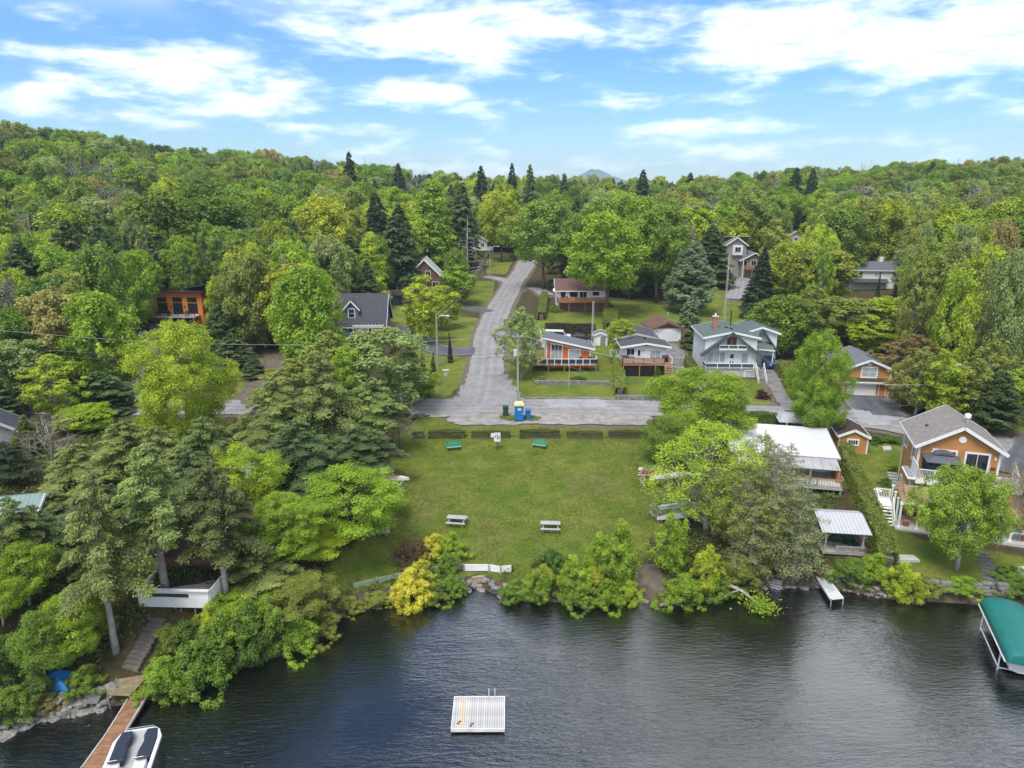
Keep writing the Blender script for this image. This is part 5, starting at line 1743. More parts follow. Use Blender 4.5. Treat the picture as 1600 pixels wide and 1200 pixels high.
def left_houses():
    # white gabled house half hidden at the edge
    x, y = -57.0, 73
    r = thing('white_house', 'white gabled house with slate roof half hidden by trees beside the road', 'house', (x, y, tz(x, y)), .72)
    walls(r, -3.4, 3.4, 0, 8, 1.6, 2.6, pmat('off_white_board', (.56, .58, .58), stripes=('x', .25, .01), vary=.06), 'y')
    gable_roof(r, -3.4, 3.4, 0, 8, 1.6, 2.6, R_GREY, WHITE, 'y', .5)
    window(r, 0, 1.7, 1.0, 1.0, 0)
    # green metal roof
    x, y = -42.5, 50.5
    r = thing('green_roof_cottage', 'low cottage with pale green metal roof among the hemlocks', 'house', (x, y, tz(x, y)), .25)
    walls(r, -4.5, 4.0, 0, 6, 2.0, 1.1, BROWN_SIDING, 'x')
    gable_roof(r, -4.5, 4.0, 0, 6, 2.0, 1.1, R_GREENMETAL, WHITE, 'x', .5)
    window(r, -2, .8, 1.4, 1.2, 0)
    window(r, 1.5, .8, 1.4, 1.2, 0)
    # cottage behind the boathouse, glimpsed through the hemlocks
    x, y = -27.0, 58
    r = thing('pale_cottage', 'pale cottage with light grey roof glimpsed between the hemlocks', 'house', (x, y, tz(x, y)), .1)
    walls(r, -3.0, 3.0, 0, 6, 2.1, 1.0, WHITE_SIDING, 'x')
    gable_roof(r, -3.0, 3.0, 0, 6, 2.1, 1.0, R_METAL, WHITE, 'x', .5)
    window(r, -1.6, .6, 1.4, 1.1, 0)
    window(r, 1.4, .1, 1.6, 1.8, 0, 2, 1, name='patio_door')
    # white boathouse porch over the water
    p = ground(273, 954)
    r = thing('boathouse_porch', 'white lakeside porch with solid panel parapet behind the hemlock trunks', 'porch', p, -.04)
    deck(r, -2.5, 2.6, 0, 3.6, .9, GREY_WOOD, [(-2.3, .2), (0, .2), (2.4, .2)], 2.4)
    wp = MB()
    for k in range(4):
        part('parapet_board', MB().box(-2.55, 2.65, -.05, -.004, .3 + k * .34, .63 + k * .34), WHITE, r)
    part('parapet_cap', MB().box(-2.65, 2.75, -.2, .08, 1.68, 1.76), WHITE, r)
    pieces('side_parapet', [(-2.6, -2.54, .02, 3.5, .3, 1.66), (2.66, 2.72, .02, 3.5, .3, 1.66)], WHITE, r)
    part('planter_box', MB().box(-1.7, 1.2, -.12, .02, 1.18, 1.42), DARK, r)
    part('wall', MB().box(-2.4, 2.4, 3.65, 7.4, -.6, 3.0), BROWN_SIDING, r)
    part('roof', MB().slab([(-2.9, 2.7, 2.9), (2.9, 2.7, 2.9), (2.9, 8, 3.9), (-2.9, 8, 3.9)], .15), R_DARK, r)
    for x_ in (-2.4, 2.4):
        part('porch_post', MB().box(x_ - .06, x_ + .06, 2.8, 2.92, .9, 2.75), WHITE, r)
    # fence of thin rails below the porch
    q = ground(318, 968)
    f = thing('garden_fence', 'low dark wire fence with pale posts below the white porch', 'fence', q, -.05)
    for k in range(4):
        part('post', MB().box(-1.6 + k * 1.05, -1.53 + k * 1.05, -.03, .03, -.4, .85), GREY_WOOD, f)
    for z in (.15, .4, .65):
        part('rail', MB().beam((-1.6, 0, z), (1.6, 0, z), .03), BLACK, f)


def small_sheds():
    r = house_root('dark_shed', 'dark blue grey shed with brown roof on the lawn behind the blue house', 621, 476, .0, cat='shed')
    walls(r, -2.0, 2.0, 0, 3, 2.3, .9, pmat('slate_board', (.07, .085, .10), stripes=('x', .25, .01)), 'x')
    gable_roof(r, -2.0, 2.0, 0, 3, 2.3, .9, R_DARK, DARK, 'x', .3, .1)
    door(r, .8, 0, .9, 1.9, 0, DARK, DARK, lite=False)
    r = house_root('hut', 'tiny hut with dark blue roof deep in the thin woods near the garage', 1462, 562, .2, cat='hut')
    walls(r, -1.6, 1.6, 0, 3, 2.2, 1.0, DARK, 'y')
    gable_roof(r, -1.6, 1.6, 0, 3, 2.2, 1.0, R_BLUEGREY, DARK, 'y', .3, .1)
    r = house_root('distant_house', 'pale house corner glimpsed above the trees of the far hillside', 1243, 381, .0)
    walls(r, -3, 3, 0, 6, 3, 1.6, pmat('cream_siding', (.55, .48, .42), stripes=('z', .16, .012)), 'y')
    gable_roof(r, -3, 3, 0, 6, 3, 1.6, R_TAUPE, WHITE, 'y', .4)
    window(r, 0, 1.0, 1.2, 1.2, 0)


for fn in (orange_house, blue_house, metal_roof_house, deck_house, brown_roof_bungalow, orange_cottage, garden_shed, white_bungalow, back_garage, chalet, grey_house_uphill,
           long_white_house, tan_garage, orange_shed, metal_roof_shed, white_roof_cottage, metal_pergola, big_tan_house, left_houses, small_sheds):
    fn()
# ------------------------------------------------------------------ vehicles
RUBBER = pmat('tyre_rubber', (.015, .015, .016), rough=.85)
LAMP_GLASS = pmat('lamp_glass', (.6, .6, .58), rough=.15, spec=.6)
RED_LENS = pmat('red_lens', (.30, .01, .01), rough=.2, spec=.6)


def car(label, p, rz, paint, kind='suv', group=None):
    t = thing({'van': 'parked_van', 'pickup': 'pickup_truck'}.get(kind, 'parked_car'), label, 'van' if kind == 'van' else 'truck' if kind == 'pickup' else 'car', p, rz, group)
    L = {'suv': 4.6, 'sedan': 4.6, 'van': 5.0, 'pickup': 5.3}[kind]
    W = .92
    prof = {'suv': [(0, .35), (0, .85), (.25, 1.0), (1.25, 1.08), (4.55, 1.1), (4.6, .4)],
            'sedan': [(0, .3), (0, .7), (.3, .85), (1.4, .95), (3.9, .98), (4.55, .9), (4.6, .35)],
            'van': [(0, .35), (0, .95), (.2, 1.1), (.9, 1.2), (4.95, 1.2), (5.0, .4)],
            'pickup': [(0, .4), (0, 1.0), (.2, 1.1), (1.5, 1.15), (5.25, 1.1), (5.3, .5)]}[kind]
    cab = {'suv': [(1.15, 1.08), (1.95, 1.68), (4.1, 1.70), (4.5, 1.1)], 'sedan': [(1.25, .95), (2.05, 1.40), (3.3, 1.40), (4.1, .98)],
           'van': [(.7, 1.2), (1.5, 1.92), (4.8, 1.95), (4.97, 1.2)], 'pickup': [(1.3, 1.15), (2.0, 1.78), (3.3, 1.78), (3.6, 1.13)]}[kind]

    def shell(pr, w0, w1, z_split):
        b = MB()
        n = len(pr)
        zs = [z for _, z in pr]
        f = lambda z: w0 + (w1 - w0) * (z - min(zs)) / (max(zs) - min(zs))
        vs = [(s * f(z), y, z) for s in (-1, 1) for y, z in pr]
        b.add(vs, [tuple(range(n)), tuple(reversed(range(n, 2 * n)))] + [(i, (i + 1) % n, (i + 1) % n + n, i + n) for i in range(n)])
        return b
    off = L / 2
    sh = lambda pr: [(y - off, z) for y, z in pr]
    body = part('body', shell(sh(prof), W, W * .94, 1), paint, t)
    bev = body.modifiers.new('soft_edges', 'BEVEL')
    bev.width, bev.segments = .06, 2
    c = part('cabin', shell(sh(cab), W * .90, W * .74, 1), paint, t)
    zt, zb = cab[1][1], cab[0][1]
    y0, y1, y2, y3 = (q[0] - off for q in cab)
    fw = lambda z: W * .90 + (W * .74 - W * .90) * (z - zb) / (zt - zb)
    lo, hi = zb + .06, zt - .10
    kf = lambda z: y0 + (y1 - y0) * (z - zb) / (zt - zb)
    kb = lambda z: y3 + (y2 - y3) * (z - zb) / (zt - zb)
    g = .012
    part('windscreen', MB().slab([(-fw(lo) + .08, kf(lo) - g, lo), (fw(lo) - .08, kf(lo) - g, lo), (fw(hi) - .06, kf(hi) - g, hi), (-fw(hi) + .06, kf(hi) - g, hi)], .008), GLASS, c)
    part('rear_window', MB().slab([(-fw(lo) + .1, kb(lo) + g, lo + .05), (fw(lo) - .1, kb(lo) + g, lo + .05), (fw(hi) - .08, kb(hi) + g, hi), (-fw(hi) + .08, kb(hi) + g, hi)], .008), GLASS, c)
    for s in (-1, 1):
        mid = (y1 + y2) / 2
        for a, b_ in ((0, mid - .05), (mid + .05, 1)):
            ya0 = kf(lo) + .14 if a == 0 else a
            ya1 = kf(hi) + .12 if a == 0 else a
            yb0 = kb(lo) - .14 if b_ == 1 else b_
            yb1 = kb(hi) - .12 if b_ == 1 else b_
            part('side_window', MB().slab([(s * (fw(lo) + g), ya0, lo), (s * (fw(lo) + g), yb0, lo), (s * (fw(hi) + g), yb1, hi), (s * (fw(hi) + g), ya1, hi)], .008), GLASS, c)
        part('headlight', MB().box(s * .62 - .18, s * .62 + .18, -off - .02, -off + .03, prof[1][1] - .2, prof[1][1] - .06), LAMP_GLASS, t)
        part('tail_light', MB().box(s * .7 - .12, s * .7 + .12, off - .06, off + .01, .75, .98), RED_LENS, t)
        part('mirror', MB().box(s * .98 - .08, s * .98 + .08, y0 + .35, y0 + .45, zb + .02, zb + .17), paint, t)
        for yy in (-off + .85, off - .9):
            w = part('wheel', MB().lathe([(.20, -.1), (.33, -.1), (.34, -.06), (.34, .08), (.31, .1), (.20, .1)], 16), RUBBER, t)
            w.location, w.rotation_euler = (s * .86, yy, .34), (0, math.pi / 2, 0)
            part('rim', MB().lathe([(.02, -.105), (.2, -.105), (.2, .105), (.02, .105)], 10), GREY_METAL, w)
    part('bumper', MB().box(-.84, .84, -off - .05, -off + .04, .38, .55), BLACK, t)
    part('grille', MB().box(-.4, .4, -off - .03, -off + .01, prof[1][1] - .26, prof[1][1] - .08), BLACK, t)
    if kind == 'pickup':
        part('cargo_bed', MB().box(-.74, .74, off - 1.6, off - .12, 1.05, 1.12), BLACK, t)
    return t


def paint(name, col):
    return pmat(name, col, rough=.22, spec=.6, vary=.04, scale=.5)


car('white van parked behind the orange cottage in front of the brown hedge', ground(871, 532), rad(82), paint('white_gloss', (.72, .72, .72)), 'van')
car('black car parked behind the orange cottage beside the lattice mast', ground(909, 532), rad(75), paint('black_gloss', (.02, .021, .028)), 'sedan')
car('dark teal car on the gravel drive beside the white bungalow', ground(1013, 553), rad(8), paint('teal_gloss', (.015, .05, .075)), 'suv')
car('blue pickup truck parked under the chalet porch roof', ground(1198, 572), rad(6), paint('blue_gloss', (.05, .10, .20)), 'pickup')
car('navy car parked below the orange house, nearer the road', ground(224, 530), rad(35), paint('navy_gloss', (.014, .018, .04)), 'suv')
car('dark car with pale windscreen parked tight against the orange house terrace', ground(241, 519), rad(30), paint('ink_gloss', (.02, .022, .045)), 'suv')

# ------------------------------------------------------------------ street furniture
WOOD_POLE = pmat('pole_wood', (.36, .34, .31), rough=.9, col2=(.22, .205, .185), scale=1.2)


def utility_pole(px, base_row, top_row, label, arm=None, lamp=None, transformer=False, guess=None):
    p = ground(px, base_row) if guess is None else guess
    h = z_at_row(top_row, p.y) - p.z
    t = thing('utility_pole', label, 'pole', p, 0, 'utility poles along the roads')
    part('pole', MB().tube([(0, 0, -.5), (0, 0, h * .5), (0, 0, h)], [.16, .14, .10], 8), WOOD_POLE, t)
    if arm:
        part('crossarm', MB().box(-arm / 2, arm / 2, -.16, -.06, h - .5, h - .38), WOOD_POLE, t)
        for k in (-.45, 0, .45):
            part('insulator', MB().lathe([(.05, 0), (.07, .08), (.03, .2)], 6, (k * arm, -.11, h - .38)), pmat('ceramic', (.5, .5, .5), rough=.3), t)
    if transformer:
        c = part('transformer', MB().lathe([(.26, 0), (.28, .05), (.28, .85), (.22, .95)], 12, (-.34, 0, h - 3.2)), pmat('pale_grey_steel', (.55, .56, .57), rough=.5), t)
    if lamp:
        a = part('lamp_arm', MB().tube([(0, 0, h - .9), (lamp * .5, 0, h - .35), (lamp, 0, h - .3)], .045, 6), GREY_METAL, t)
        part('lamp_head', MB().box(lamp - .1, lamp + .55, -.15, .15, h - .42, h - .26), pmat('lamp_grey', (.6, .6, .6), rough=.5), a)
    return Vector((p.x, p.y, p.z + h))


top1 = utility_pole(809, 629, 521, 'grey wooden utility pole with transformer standing behind the blue portable toilet', 1.6, None, True)
top2 = utility_pole(684, 573, 490, 'wooden utility pole on the lawn between the dark driveway and the street sign', None, 1.6)
top3 = utility_pole(766, 434, 383, 'pole with curved lamp arm at the top of the side road', None, 2.2)
top4 = utility_pole(1541, 660, 597, 'utility pole rising from the thin woods near the garage, with a crossarm', 2.0)
top5 = utility_pole(1506, 640, 566, 'slim pole with a lamp arm in the thin woods beyond the garage', None, -2.0)
top0 = utility_pole(-90, 640, 500, 'utility pole beside the main road among the trees', 1.6)
top6 = utility_pole(1690, 700, 610, 'utility pole beside the main road past the tan house', 1.6)
CABLE = pmat('cable', (.10, .10, .105), rough=.6)
CABLE_PALE = pmat('bare_cable', (.42, .43, .44), rough=.5)


def wire(a, b, sag, label, r=.022, mat=None, name='power_line'):
    a, b = Vector(a), Vector(b)
    pts = [a.lerp(b, i / 24) - Vector((0, 0, sag * 4 * (i / 24) * (1 - i / 24))) for i in range(25)]
    o = put(name, MB().tube(pts, r, 4, cap=False).mesh(name, mat or CABLE))
    tag(o, label, 'cable', 'overhead lines')


dz = Vector((0, 0, 1))
wire(top0 - dz * .2, top1 - dz * .2, 2.2, 'pale overhead wire from the transformer pole off into the trees by the orange house', .015, CABLE_PALE)
wire(top0 - dz * 2.6, top1 - dz * 2.6, 1.8, 'thick dark telephone cable strung below the wire, over the side road mouth', .024)
wire(top0 - dz * 3.3, top1 - dz * 3.2, 1.9, 'lowest dark cable crossing the mouth of the side road', .02)
wire(top1 - dz * .2, top4 - dz * .2, 2.4, 'pale overhead wire sweeping past the cottages to the pole in the thin woods', .02, CABLE_PALE)
wire(top1 - dz * 2.6, top4 - dz * 2.4, 3.4, 'thick dark cable sagging over the lawns in front of the bungalow and chalet', .026)
wire(top4 - dz * .2, top6 - dz * .2, 1.0, 'pale wire leaving the thin woods pole past the tan house', .02, CABLE_PALE)
wire(top4 - dz * 2.4, top6 - dz * 2.4, 1.2, 'dark cable passing in front of the tan house roof', .03)
wire(top1, top2, .8, 'wire slanting across the side road from the transformer pole to the lawn pole', .016, CABLE_PALE)
wire(top2 - dz * .15, top3 - dz * .15, 2.0, 'upper wire running uphill along the side road', .018, CABLE_PALE)
wire(top2 - dz * .9, top3 - dz * .9, 2.2, 'lower wire running uphill along the side road', .022, CABLE_PALE)


def lattice_mast(px, base, top, label, w=.42):
    p = ground(px, base)
    h = z_at_row(top, p.y) - p.z
    t = thing('lattice_mast', label, 'mast', p, .2)
    c = [(w * .58 * math.cos(a), w * .58 * math.sin(a)) for a in (0, 2.094, 4.189)]
    for x, y in c:
        part('leg', MB().tube([(x, y, -.3), (x * .55, y * .55, h)], .026, 5), pmat('galvanised', (.55, .56, .58), rough=.5, vary=.05), t)
    b = MB()
    n = int(h / .75)
    for k in range(n):
        z0, z1 = k * h / n, (k + 1) * h / n
        s0, s1 = 1 - .45 * z0 / h, 1 - .45 * z1 / h
        for i in range(3):
            j = (i + 1) % 3
            b.tube([(c[i][0] * s0, c[i][1] * s0, z0), (c[j][0] * s1, c[j][1] * s1, z1)], .013, 3, cap=False)
            b.tube([(c[i][0] * s0, c[i][1] * s0, z0), (c[j][0] * s0, c[j][1] * s0, z0)], .016, 3, cap=False)
    o = part('bracing', b, GREY_METAL, t)
    o['kind'] = 'stuff'
    return t


m = lattice_mast(925, 541, 470, 'short galvanised lattice mast between the orange cottage and the white shed')
m = lattice_mast(1131, 507, 398, 'tall galvanised lattice mast behind the chalet chimney')


def portable_toilet():
    p = ground(811, 656)
    t = thing('portable_toilet', 'blue portable toilet with pale yellow roof on the gravel lay-by', 'portable toilet', p, .04)
    blue = pmat('blue_plastic', (.012, .18, .50), rough=.45, vary=.05, stripes=('x', .19, .008))
    part('wall', MB().box(-.56, -.51, -.55, .58, .08, 2.05).box(.51, .56, -.55, .58, .08, 2.05).box(-.508, .508, .53, .58, .08, 2.05), blue, t)
    d = part('door', MB().box(-.48, .48, -.57, -.53, .14, 1.98), blue, t)
    part('door_frame', MB().box(-.56, -.485, -.6, -.56, .08, 2.06).box(.485, .56, -.6, -.56, .08, 2.06).box(-.48, .48, -.6, -.56, 1.985, 2.06), blue, t)
    part('sign_plate', MB().box(-.2, .26, -.585, -.572, 1.45, 1.78), pmat('pale_plate', (.62, .62, .38), rough=.5), d)
    part('handle', MB().box(.34, .42, -.61, -.572, .95, 1.12), WHITE, d)
    part('base', MB().box(-.6, .6, -.62, .62, 0, .075), DARK, t)
    yl = pmat('yellow_translucent', (.80, .70, .34), rough=.4, vary=.05)
    part('roof', MB().prism([(-.64, 2.065), (.64, 2.065), (.58, 2.22), (.3, 2.36), (-.3, 2.36), (-.58, 2.22)], -.66, .66, 'y'), yl, t)
    part('vent_pipe', MB().tube([(.42, .42, 2.2), (.42, .42, 2.62)], .05, 8), WHITE, t)


def bin_(px, row, col, label, s=1.0, wheels=True):
    p = ground(px, row)
    t = thing('rubbish_bin', label, 'bin', p, .05)
    m = pmat('bin_' + col[0], col[1], rough=.5)
    part('body', MB().slab([(-.30 * s, -.33 * s, 1.0 * s), (.30 * s, -.33 * s, 1.0 * s), (.30 * s, .33 * s, 1.0 * s), (-.30 * s, .33 * s, 1.0 * s)], .05).prism([(-.25 * s, .05), (.25 * s, .05), (.30 * s, .95 * s), (-.30 * s, .95 * s)], -.30 * s, .30 * s, 'y'), m, t)
    part('lid', MB().prism([(-.36 * s, 1.0 * s), (.36 * s, 1.0 * s), (.36 * s, 1.04 * s), (0, 1.12 * s), (-.33 * s, 1.05 * s)], -.32 * s, .32 * s, 'x'), m, t)
    for sx in (-1, 1):
        w = part('wheel', MB().lathe([(.11, -.03), (.11, .03)], 10), RUBBER, t)
        w.location, w.rotation_euler = (sx * .29 * s, .30 * s, .11), (0, math.pi / 2, 0)
    part('handle', MB().beam((-.25 * s, .38 * s, .95 * s), (.25 * s, .38 * s, .95 * s), .04), m, t)


portable_toilet()
bin_(790, 649, ('green', (.025, .07, .05)), 'dark green bin at the road edge beside the portable toilet', 1.25)
bin_(825, 654, ('blue', (.02, .16, .42)), 'blue bin with lid standing right of the portable toilet', 1.2)
bin_(1390, 618, ('deep_blue', (.015, .09, .35)), 'blue bin on the asphalt beside the tan garage', 1.3)


def notice_board():
    p = ground(777, 702)
    t = thing('notice_board', 'white notice board on a green post at the top of the lawn', 'sign', p, .05)
    part('post', MB().box(-.05, .05, -.05, .05, -.3, 1.9), GREEN_PAINT, t)
    b = part('board', MB().box(-.38, .38, -.1, -.055, 1.0, 2.1), WHITE, t)
    ink = pmat('grey_print', (.20, .21, .25), rough=.7)
    part('print', MB().box(-.05, .06, -.106, -.102, 1.25, 1.9).box(-.28, -.14, -.106, -.102, 1.5, 1.8).box(.14, .28, -.106, -.102, 1.3, 1.75), ink, b)
    part('side_board', MB().box(-.75, -.40, -.1, -.06, 1.55, 2.05), WHITE, t)


def street_sign():
    p = ground(697, 604)
    t = thing('street_sign', 'white street name blade over a round traffic sign at the corner', 'sign', p, .1)
    part('post', MB().tube([(0, 0, -.3), (0, 0, 2.7)], .035, 6), GREY_METAL, t)
    part('name_blade', MB().box(-.5, .5, -.05, -.04, 2.5, 2.72), WHITE, t)
    o = part('round_sign', MB().lathe([(.3, 0), (.3, .02)], 8), pmat('back_of_sign', (.42, .43, .44), rough=.5), t)
    o.location, o.rotation_euler = (0, -.05, 1.95), (math.pi / 2, 0, rad(22))


notice_board()
street_sign()


def garden_pole():
    p = ground(889, 608)
    h = z_at_row(573, p.y) - p.z
    t = thing('marker_pole', 'thin pale pole standing on the lawn below the orange cottage', 'pole', p)
    part('pole', MB().tube([(0, 0, -.3), (0, 0, h)], .04, 6), pmat('pale_pole', (.45, .5, .42)), t)
    part('tip', MB().lathe([(.05, 0), (.07, .06), (.02, .14)], 8, (0, 0, h)), WHITE, t)


garden_pole()


# ------------------------------------------------------------------ lawn furniture
def picnic_table(px, row, rz, label):
    t = thing('picnic_table', label, 'picnic table', ground(px, row), rz, 'grey picnic tables on the lawn')
    gm = pmat('grey_plank', (.38, .37, .40), rough=.8, vary=.1, scale=2)
    for k in range(5):
        part('table_plank', MB().box(-.92, .92, -.36 + k * .145, -.36 + k * .145 + .135, .72, .76), gm, t)
    for s in (-1, 1):
        for k in range(2):
            a = s * (.62 + .15 * k)
            part('bench_plank', MB().box(-.92, .92, a - .068, a + .068, .42, .46), gm, t)
        f = MB()
        x = s * .68
        f.beam((x, -.62, 0), (x, -.2, .71), .06, .09).beam((x, .62, 0), (x, .2, .71), .06, .09)
        part('trestle', f, gm, t)
        part('bearer', MB().beam((x + .05, -.78, .38), (x + .05, .78, .38), .05, .08), gm, t)


def park_bench(px, row, rz, label):
    t = thing('park_bench', label, 'bench', ground(px, row), rz, 'green benches at the top of the lawn')
    g = pmat('bench_green', (.03, .22, .14), rough=.5, vary=.08)
    pale = pmat('bench_edge', (.22, .52, .42), rough=.5)
    for k in range(3):
        part('seat_slat', MB().box(-.85, .85, -.30 + k * .17, -.30 + k * .17 + .15, .42, .46), pale if k == 0 else g, t)
    for k in range(3):
        part('back_slat', MB().slab([(-.85, .24 + k * .06, .52 + k * .15), (.85, .24 + k * .06, .52 + k * .15), (.85, .29 + k * .06, .65 + k * .15), (-.85, .29 + k * .06, .65 + k * .15)], .035), g, t)
    for s in (-1, 1):
        part('leg', MB().beam((s * .65, -.26, 0), (s * .65, -.26, .415), .07).beam((s * .65, .22, 0), (s * .65, .42, .95), .07).beam((s * .65, -.28, .40), (s * .65, .26, .40), .05), BLACK, t)


picnic_table(714, 819, rad(-8), 'grey picnic table nearest the yellow flowering bush')
picnic_table(860, 828, rad(-3), 'grey picnic table nearest the leafy lakeside shrubs')
picnic_table(595, 833, rad(98), 'grey picnic table seen end on beside the trees and canoe rack')
park_bench(709, 703, rad(16), 'green bench on the lawn left of the white notice board, below the clipped hedge')
park_bench(843, 700, rad(-20), 'green bench on the lawn right of the white notice board, below the clipped hedge')


# ------------------------------------------------------------------ hedges
def hedge(pts, h, w, col, label, n_per_m=420, ln=.16, name='hedge', top_round=.25, group=None):
    """pts: ground points; clipped foliage on a woody core"""
    P = [Vector((p[0], p[1], tz(p[0], p[1]))) for p in pts]
    t = thing(name, label, 'hedge', P[0], 0, group)
    r = np.random.default_rng(len(label))
    core, C, NR = MB(), [], []
    for a, b in zip(P[:-1], P[1:]):
        d = b - a
        L = d.length
        u = d.normalized()
        s = Vector((u.y, -u.x, 0)).normalized()
        mid = (a + b) / 2 - P[0]
        core.beam(a - P[0] + Vector((0, 0, h * .36)), b - P[0] + Vector((0, 0, h * .36)), w * .5, h * .74)
        n = int(n_per_m * 1.5 * L * (h + w * .5))
        k = r.uniform(0, 1, n)
        # around the section: up one side, across the top, down the other
        q = r.uniform(0, 2 * h + w, n)
        side = np.where(q < h, -1, np.where(q > h + w, 1, 0))
        z = np.where(q < h, q, np.where(q > h + w, 2 * h + w - q, h))
        off = np.where(side == 0, q - h - w / 2, side * w / 2)
        bump = 1 + .10 * np.sin(k * L * 2.1 + z * 3) + r.normal(size=n) * .07
        off = off * bump * (1 - top_round * (z / h) ** 3 * (side != 0))
        z = z * (1 + .05 * np.sin(k * L * 1.3 + off * 4)) + r.normal(size=n) * .04 * (side == 0)
        base = np.array(a - P[0]) + np.outer(k, np.array(d))
        C.append(base + np.outer(off, np.array(s)) + np.outer(z, [0, 0, 1]))
        NR.append(np.outer(side * .9, np.array(s)) + np.outer(np.where(side == 0, 1, .35), [0, 0, 1]) + r.normal(size=(n, 3)) * .5)
    C, NR = np.concatenate(C), unit(np.concatenate(NR))
    f = put('foliage', leaf_mesh('hedge_foliage', C, NR, ln, ln * .6, .5 + r.normal(size=len(C)) * .18, r), t)
    f.color = colour_of(col)
    part('stems', core, BARK, t)
    return t


def gpt(*pp):
    return [(p.x, p.y) for p in (ground(a, b) for a, b in pp)]


brownish = (.155, .155, .05)
for i, (a, b, lb) in enumerate(((645, 662, 'short end of clipped dark hedge half under the hemlock boughs'), (670, 727, 'clipped dark hedge strip above the first green bench'), (737, 797, 'clipped dark hedge strip behind the white notice board'),
                                (812, 874, 'clipped dark hedge strip above the second green bench'), (886, 941, 'clipped dark hedge strip between two gaps, below the gravel lay-by'), (951, 1012, 'clipped dark hedge strip reaching the leafy maple'))):
    hg = hedge(gpt((a, 683), (b, 683)), (.6, .8, .7, .85, .65, .75)[i], (.8, 1.0, .7, .9, .85, .75)[i], brownish, lb, 1300, .12, group='clipped hedge strips along the lawn')
    p0 = hg.location
    part('edging_board', MB().box(.1, gpt((b, 683))[0][0] - gpt((a, 683))[0][0] - .1, -.52, -.47, 0, .14), BARK, hg)
hedge(gpt((1318, 712), (1330, 745), (1348, 785), (1366, 830), (1380, 868), (1386, 892)), 1.7, 1.5, 'cedar', 'long clipped cedar hedge running down to the lake beside the pergola', 300, .17)
hedge(gpt((1150, 668), (1200, 670), (1252, 672), (1280, 676)), 2.0, 1.4, 'deep', 'tall dark hedge along the road behind the metal roofed shed', 300, .2)
hedge(gpt((952, 497), (955, 522)), 2.2, 2.6, 'cedar', 'thick clipped hedge behind the white garden shed', 200, .22)
hedge(gpt((964, 556), (967, 584), (969, 618)), 1.2, 1.6, 'olive', 'clipped green hedge between the orange cottage and the white bungalow', 240, .2)
hedge(gpt((852, 519), (890, 520), (930, 521)), 1.7, 1.5, (.075, .055, .03), 'brown leafed hedge behind the cars and the orange cottage', 240, .2)
hedge(gpt((851, 466), (846, 500)), 1.6, 1.6, 'cedar', 'narrow hedge along the side road by the brown roofed bungalow', 240, .22)
hedge(gpt((1222, 580), (1238, 606), (1252, 628)), 1.8, 2.2, 'cedar', 'hedge along the gravel drive below the bright maple', 220, .22)
hedge(gpt((858, 447), (920, 445)), 1.5, 1.4, 'deep', 'dark hedge behind the brown roofed bungalow', 160, .3)
hedge(gpt((1075, 570), (1084, 600)), 1.5, 1.3, 'cedar', 'clipped hedge along the two track drive beside the chalet', 240, .2)

# ------------------------------------------------------------------ stones
def rock_mesh(i, flat=.7):
    r = np.random.default_rng(900 + i)
    import bmesh
    bm = bmesh.new()
    bmesh.ops.create_icosphere(bm, subdivisions=1, radius=.5)
    for v in bm.verts:
        v.co *= r.uniform(.72, 1.18)
        v.co.z *= flat
        v.co.x *= 1.25
    me = bpy.data.meshes.new('stone')
    bm.to_mesh(me)
    bm.free()
    me.materials.append(STONE)
    return me


ROCKS = [rock_mesh(i) for i in range(6)] + [rock_mesh(i, .42) for i in range(6, 9)]


def stone_bank(label, px0, px1, n, size=(.35, 1.0), s_rng=(-.35, .6), flat=False, name='rock_bank'):
    r = random.Random(n + int(px0))
    a, b = np.interp([px0, px1], [p[0] for p in SHORE_PX], np.arange(len(SHORE_PX)))
    spots = []
    for i in range(n):
        k = a + (b - a) * (i + r.uniform(-.3, .3)) / n
        x = float(np.interp(k, np.arange(len(_sh)), [p.x for p in _sh]))
        y = float(np.interp(k, np.arange(len(_sh)), [p.y for p in _sh])) + r.uniform(*s_rng)
        spots.append((x, y))
    c = spots[0]
    t = thing(name, label, 'rocks', (c[0], c[1], 0), 0)
    for x, y in spots:
        sz = r.uniform(*size)
        z = max(tz(x, y), -.1)
        put('stone', r.choice(ROCKS[6:] if flat else ROCKS), t, (x - c[0], y - c[1], z + sz * .08), (r.uniform(-.2, .2), r.uniform(-.2, .2), r.uniform(0, 6)), sz)
    return t


stone_bank('grey boulders lining the water beside the long wooden dock', -40, 172, 80, (.35, 1.1), (-.5, 1.0))
stone_bank('dark stones along the bank under the overhanging trees', 480, 640, 30, (.3, .8), (-.4, .4))
stone_bank('boulders around the little beach steps', 668, 800, 26, (.35, .95), (-.3, .7))
stone_bank('scattered stones below the lakeside shrubs and dirt ramp', 800, 1180, 34, (.25, .6), (-.3, .3))
stone_bank('rubble bank beside the narrow grey dock', 1190, 1440, 60, (.3, .75), (-.35, .9))


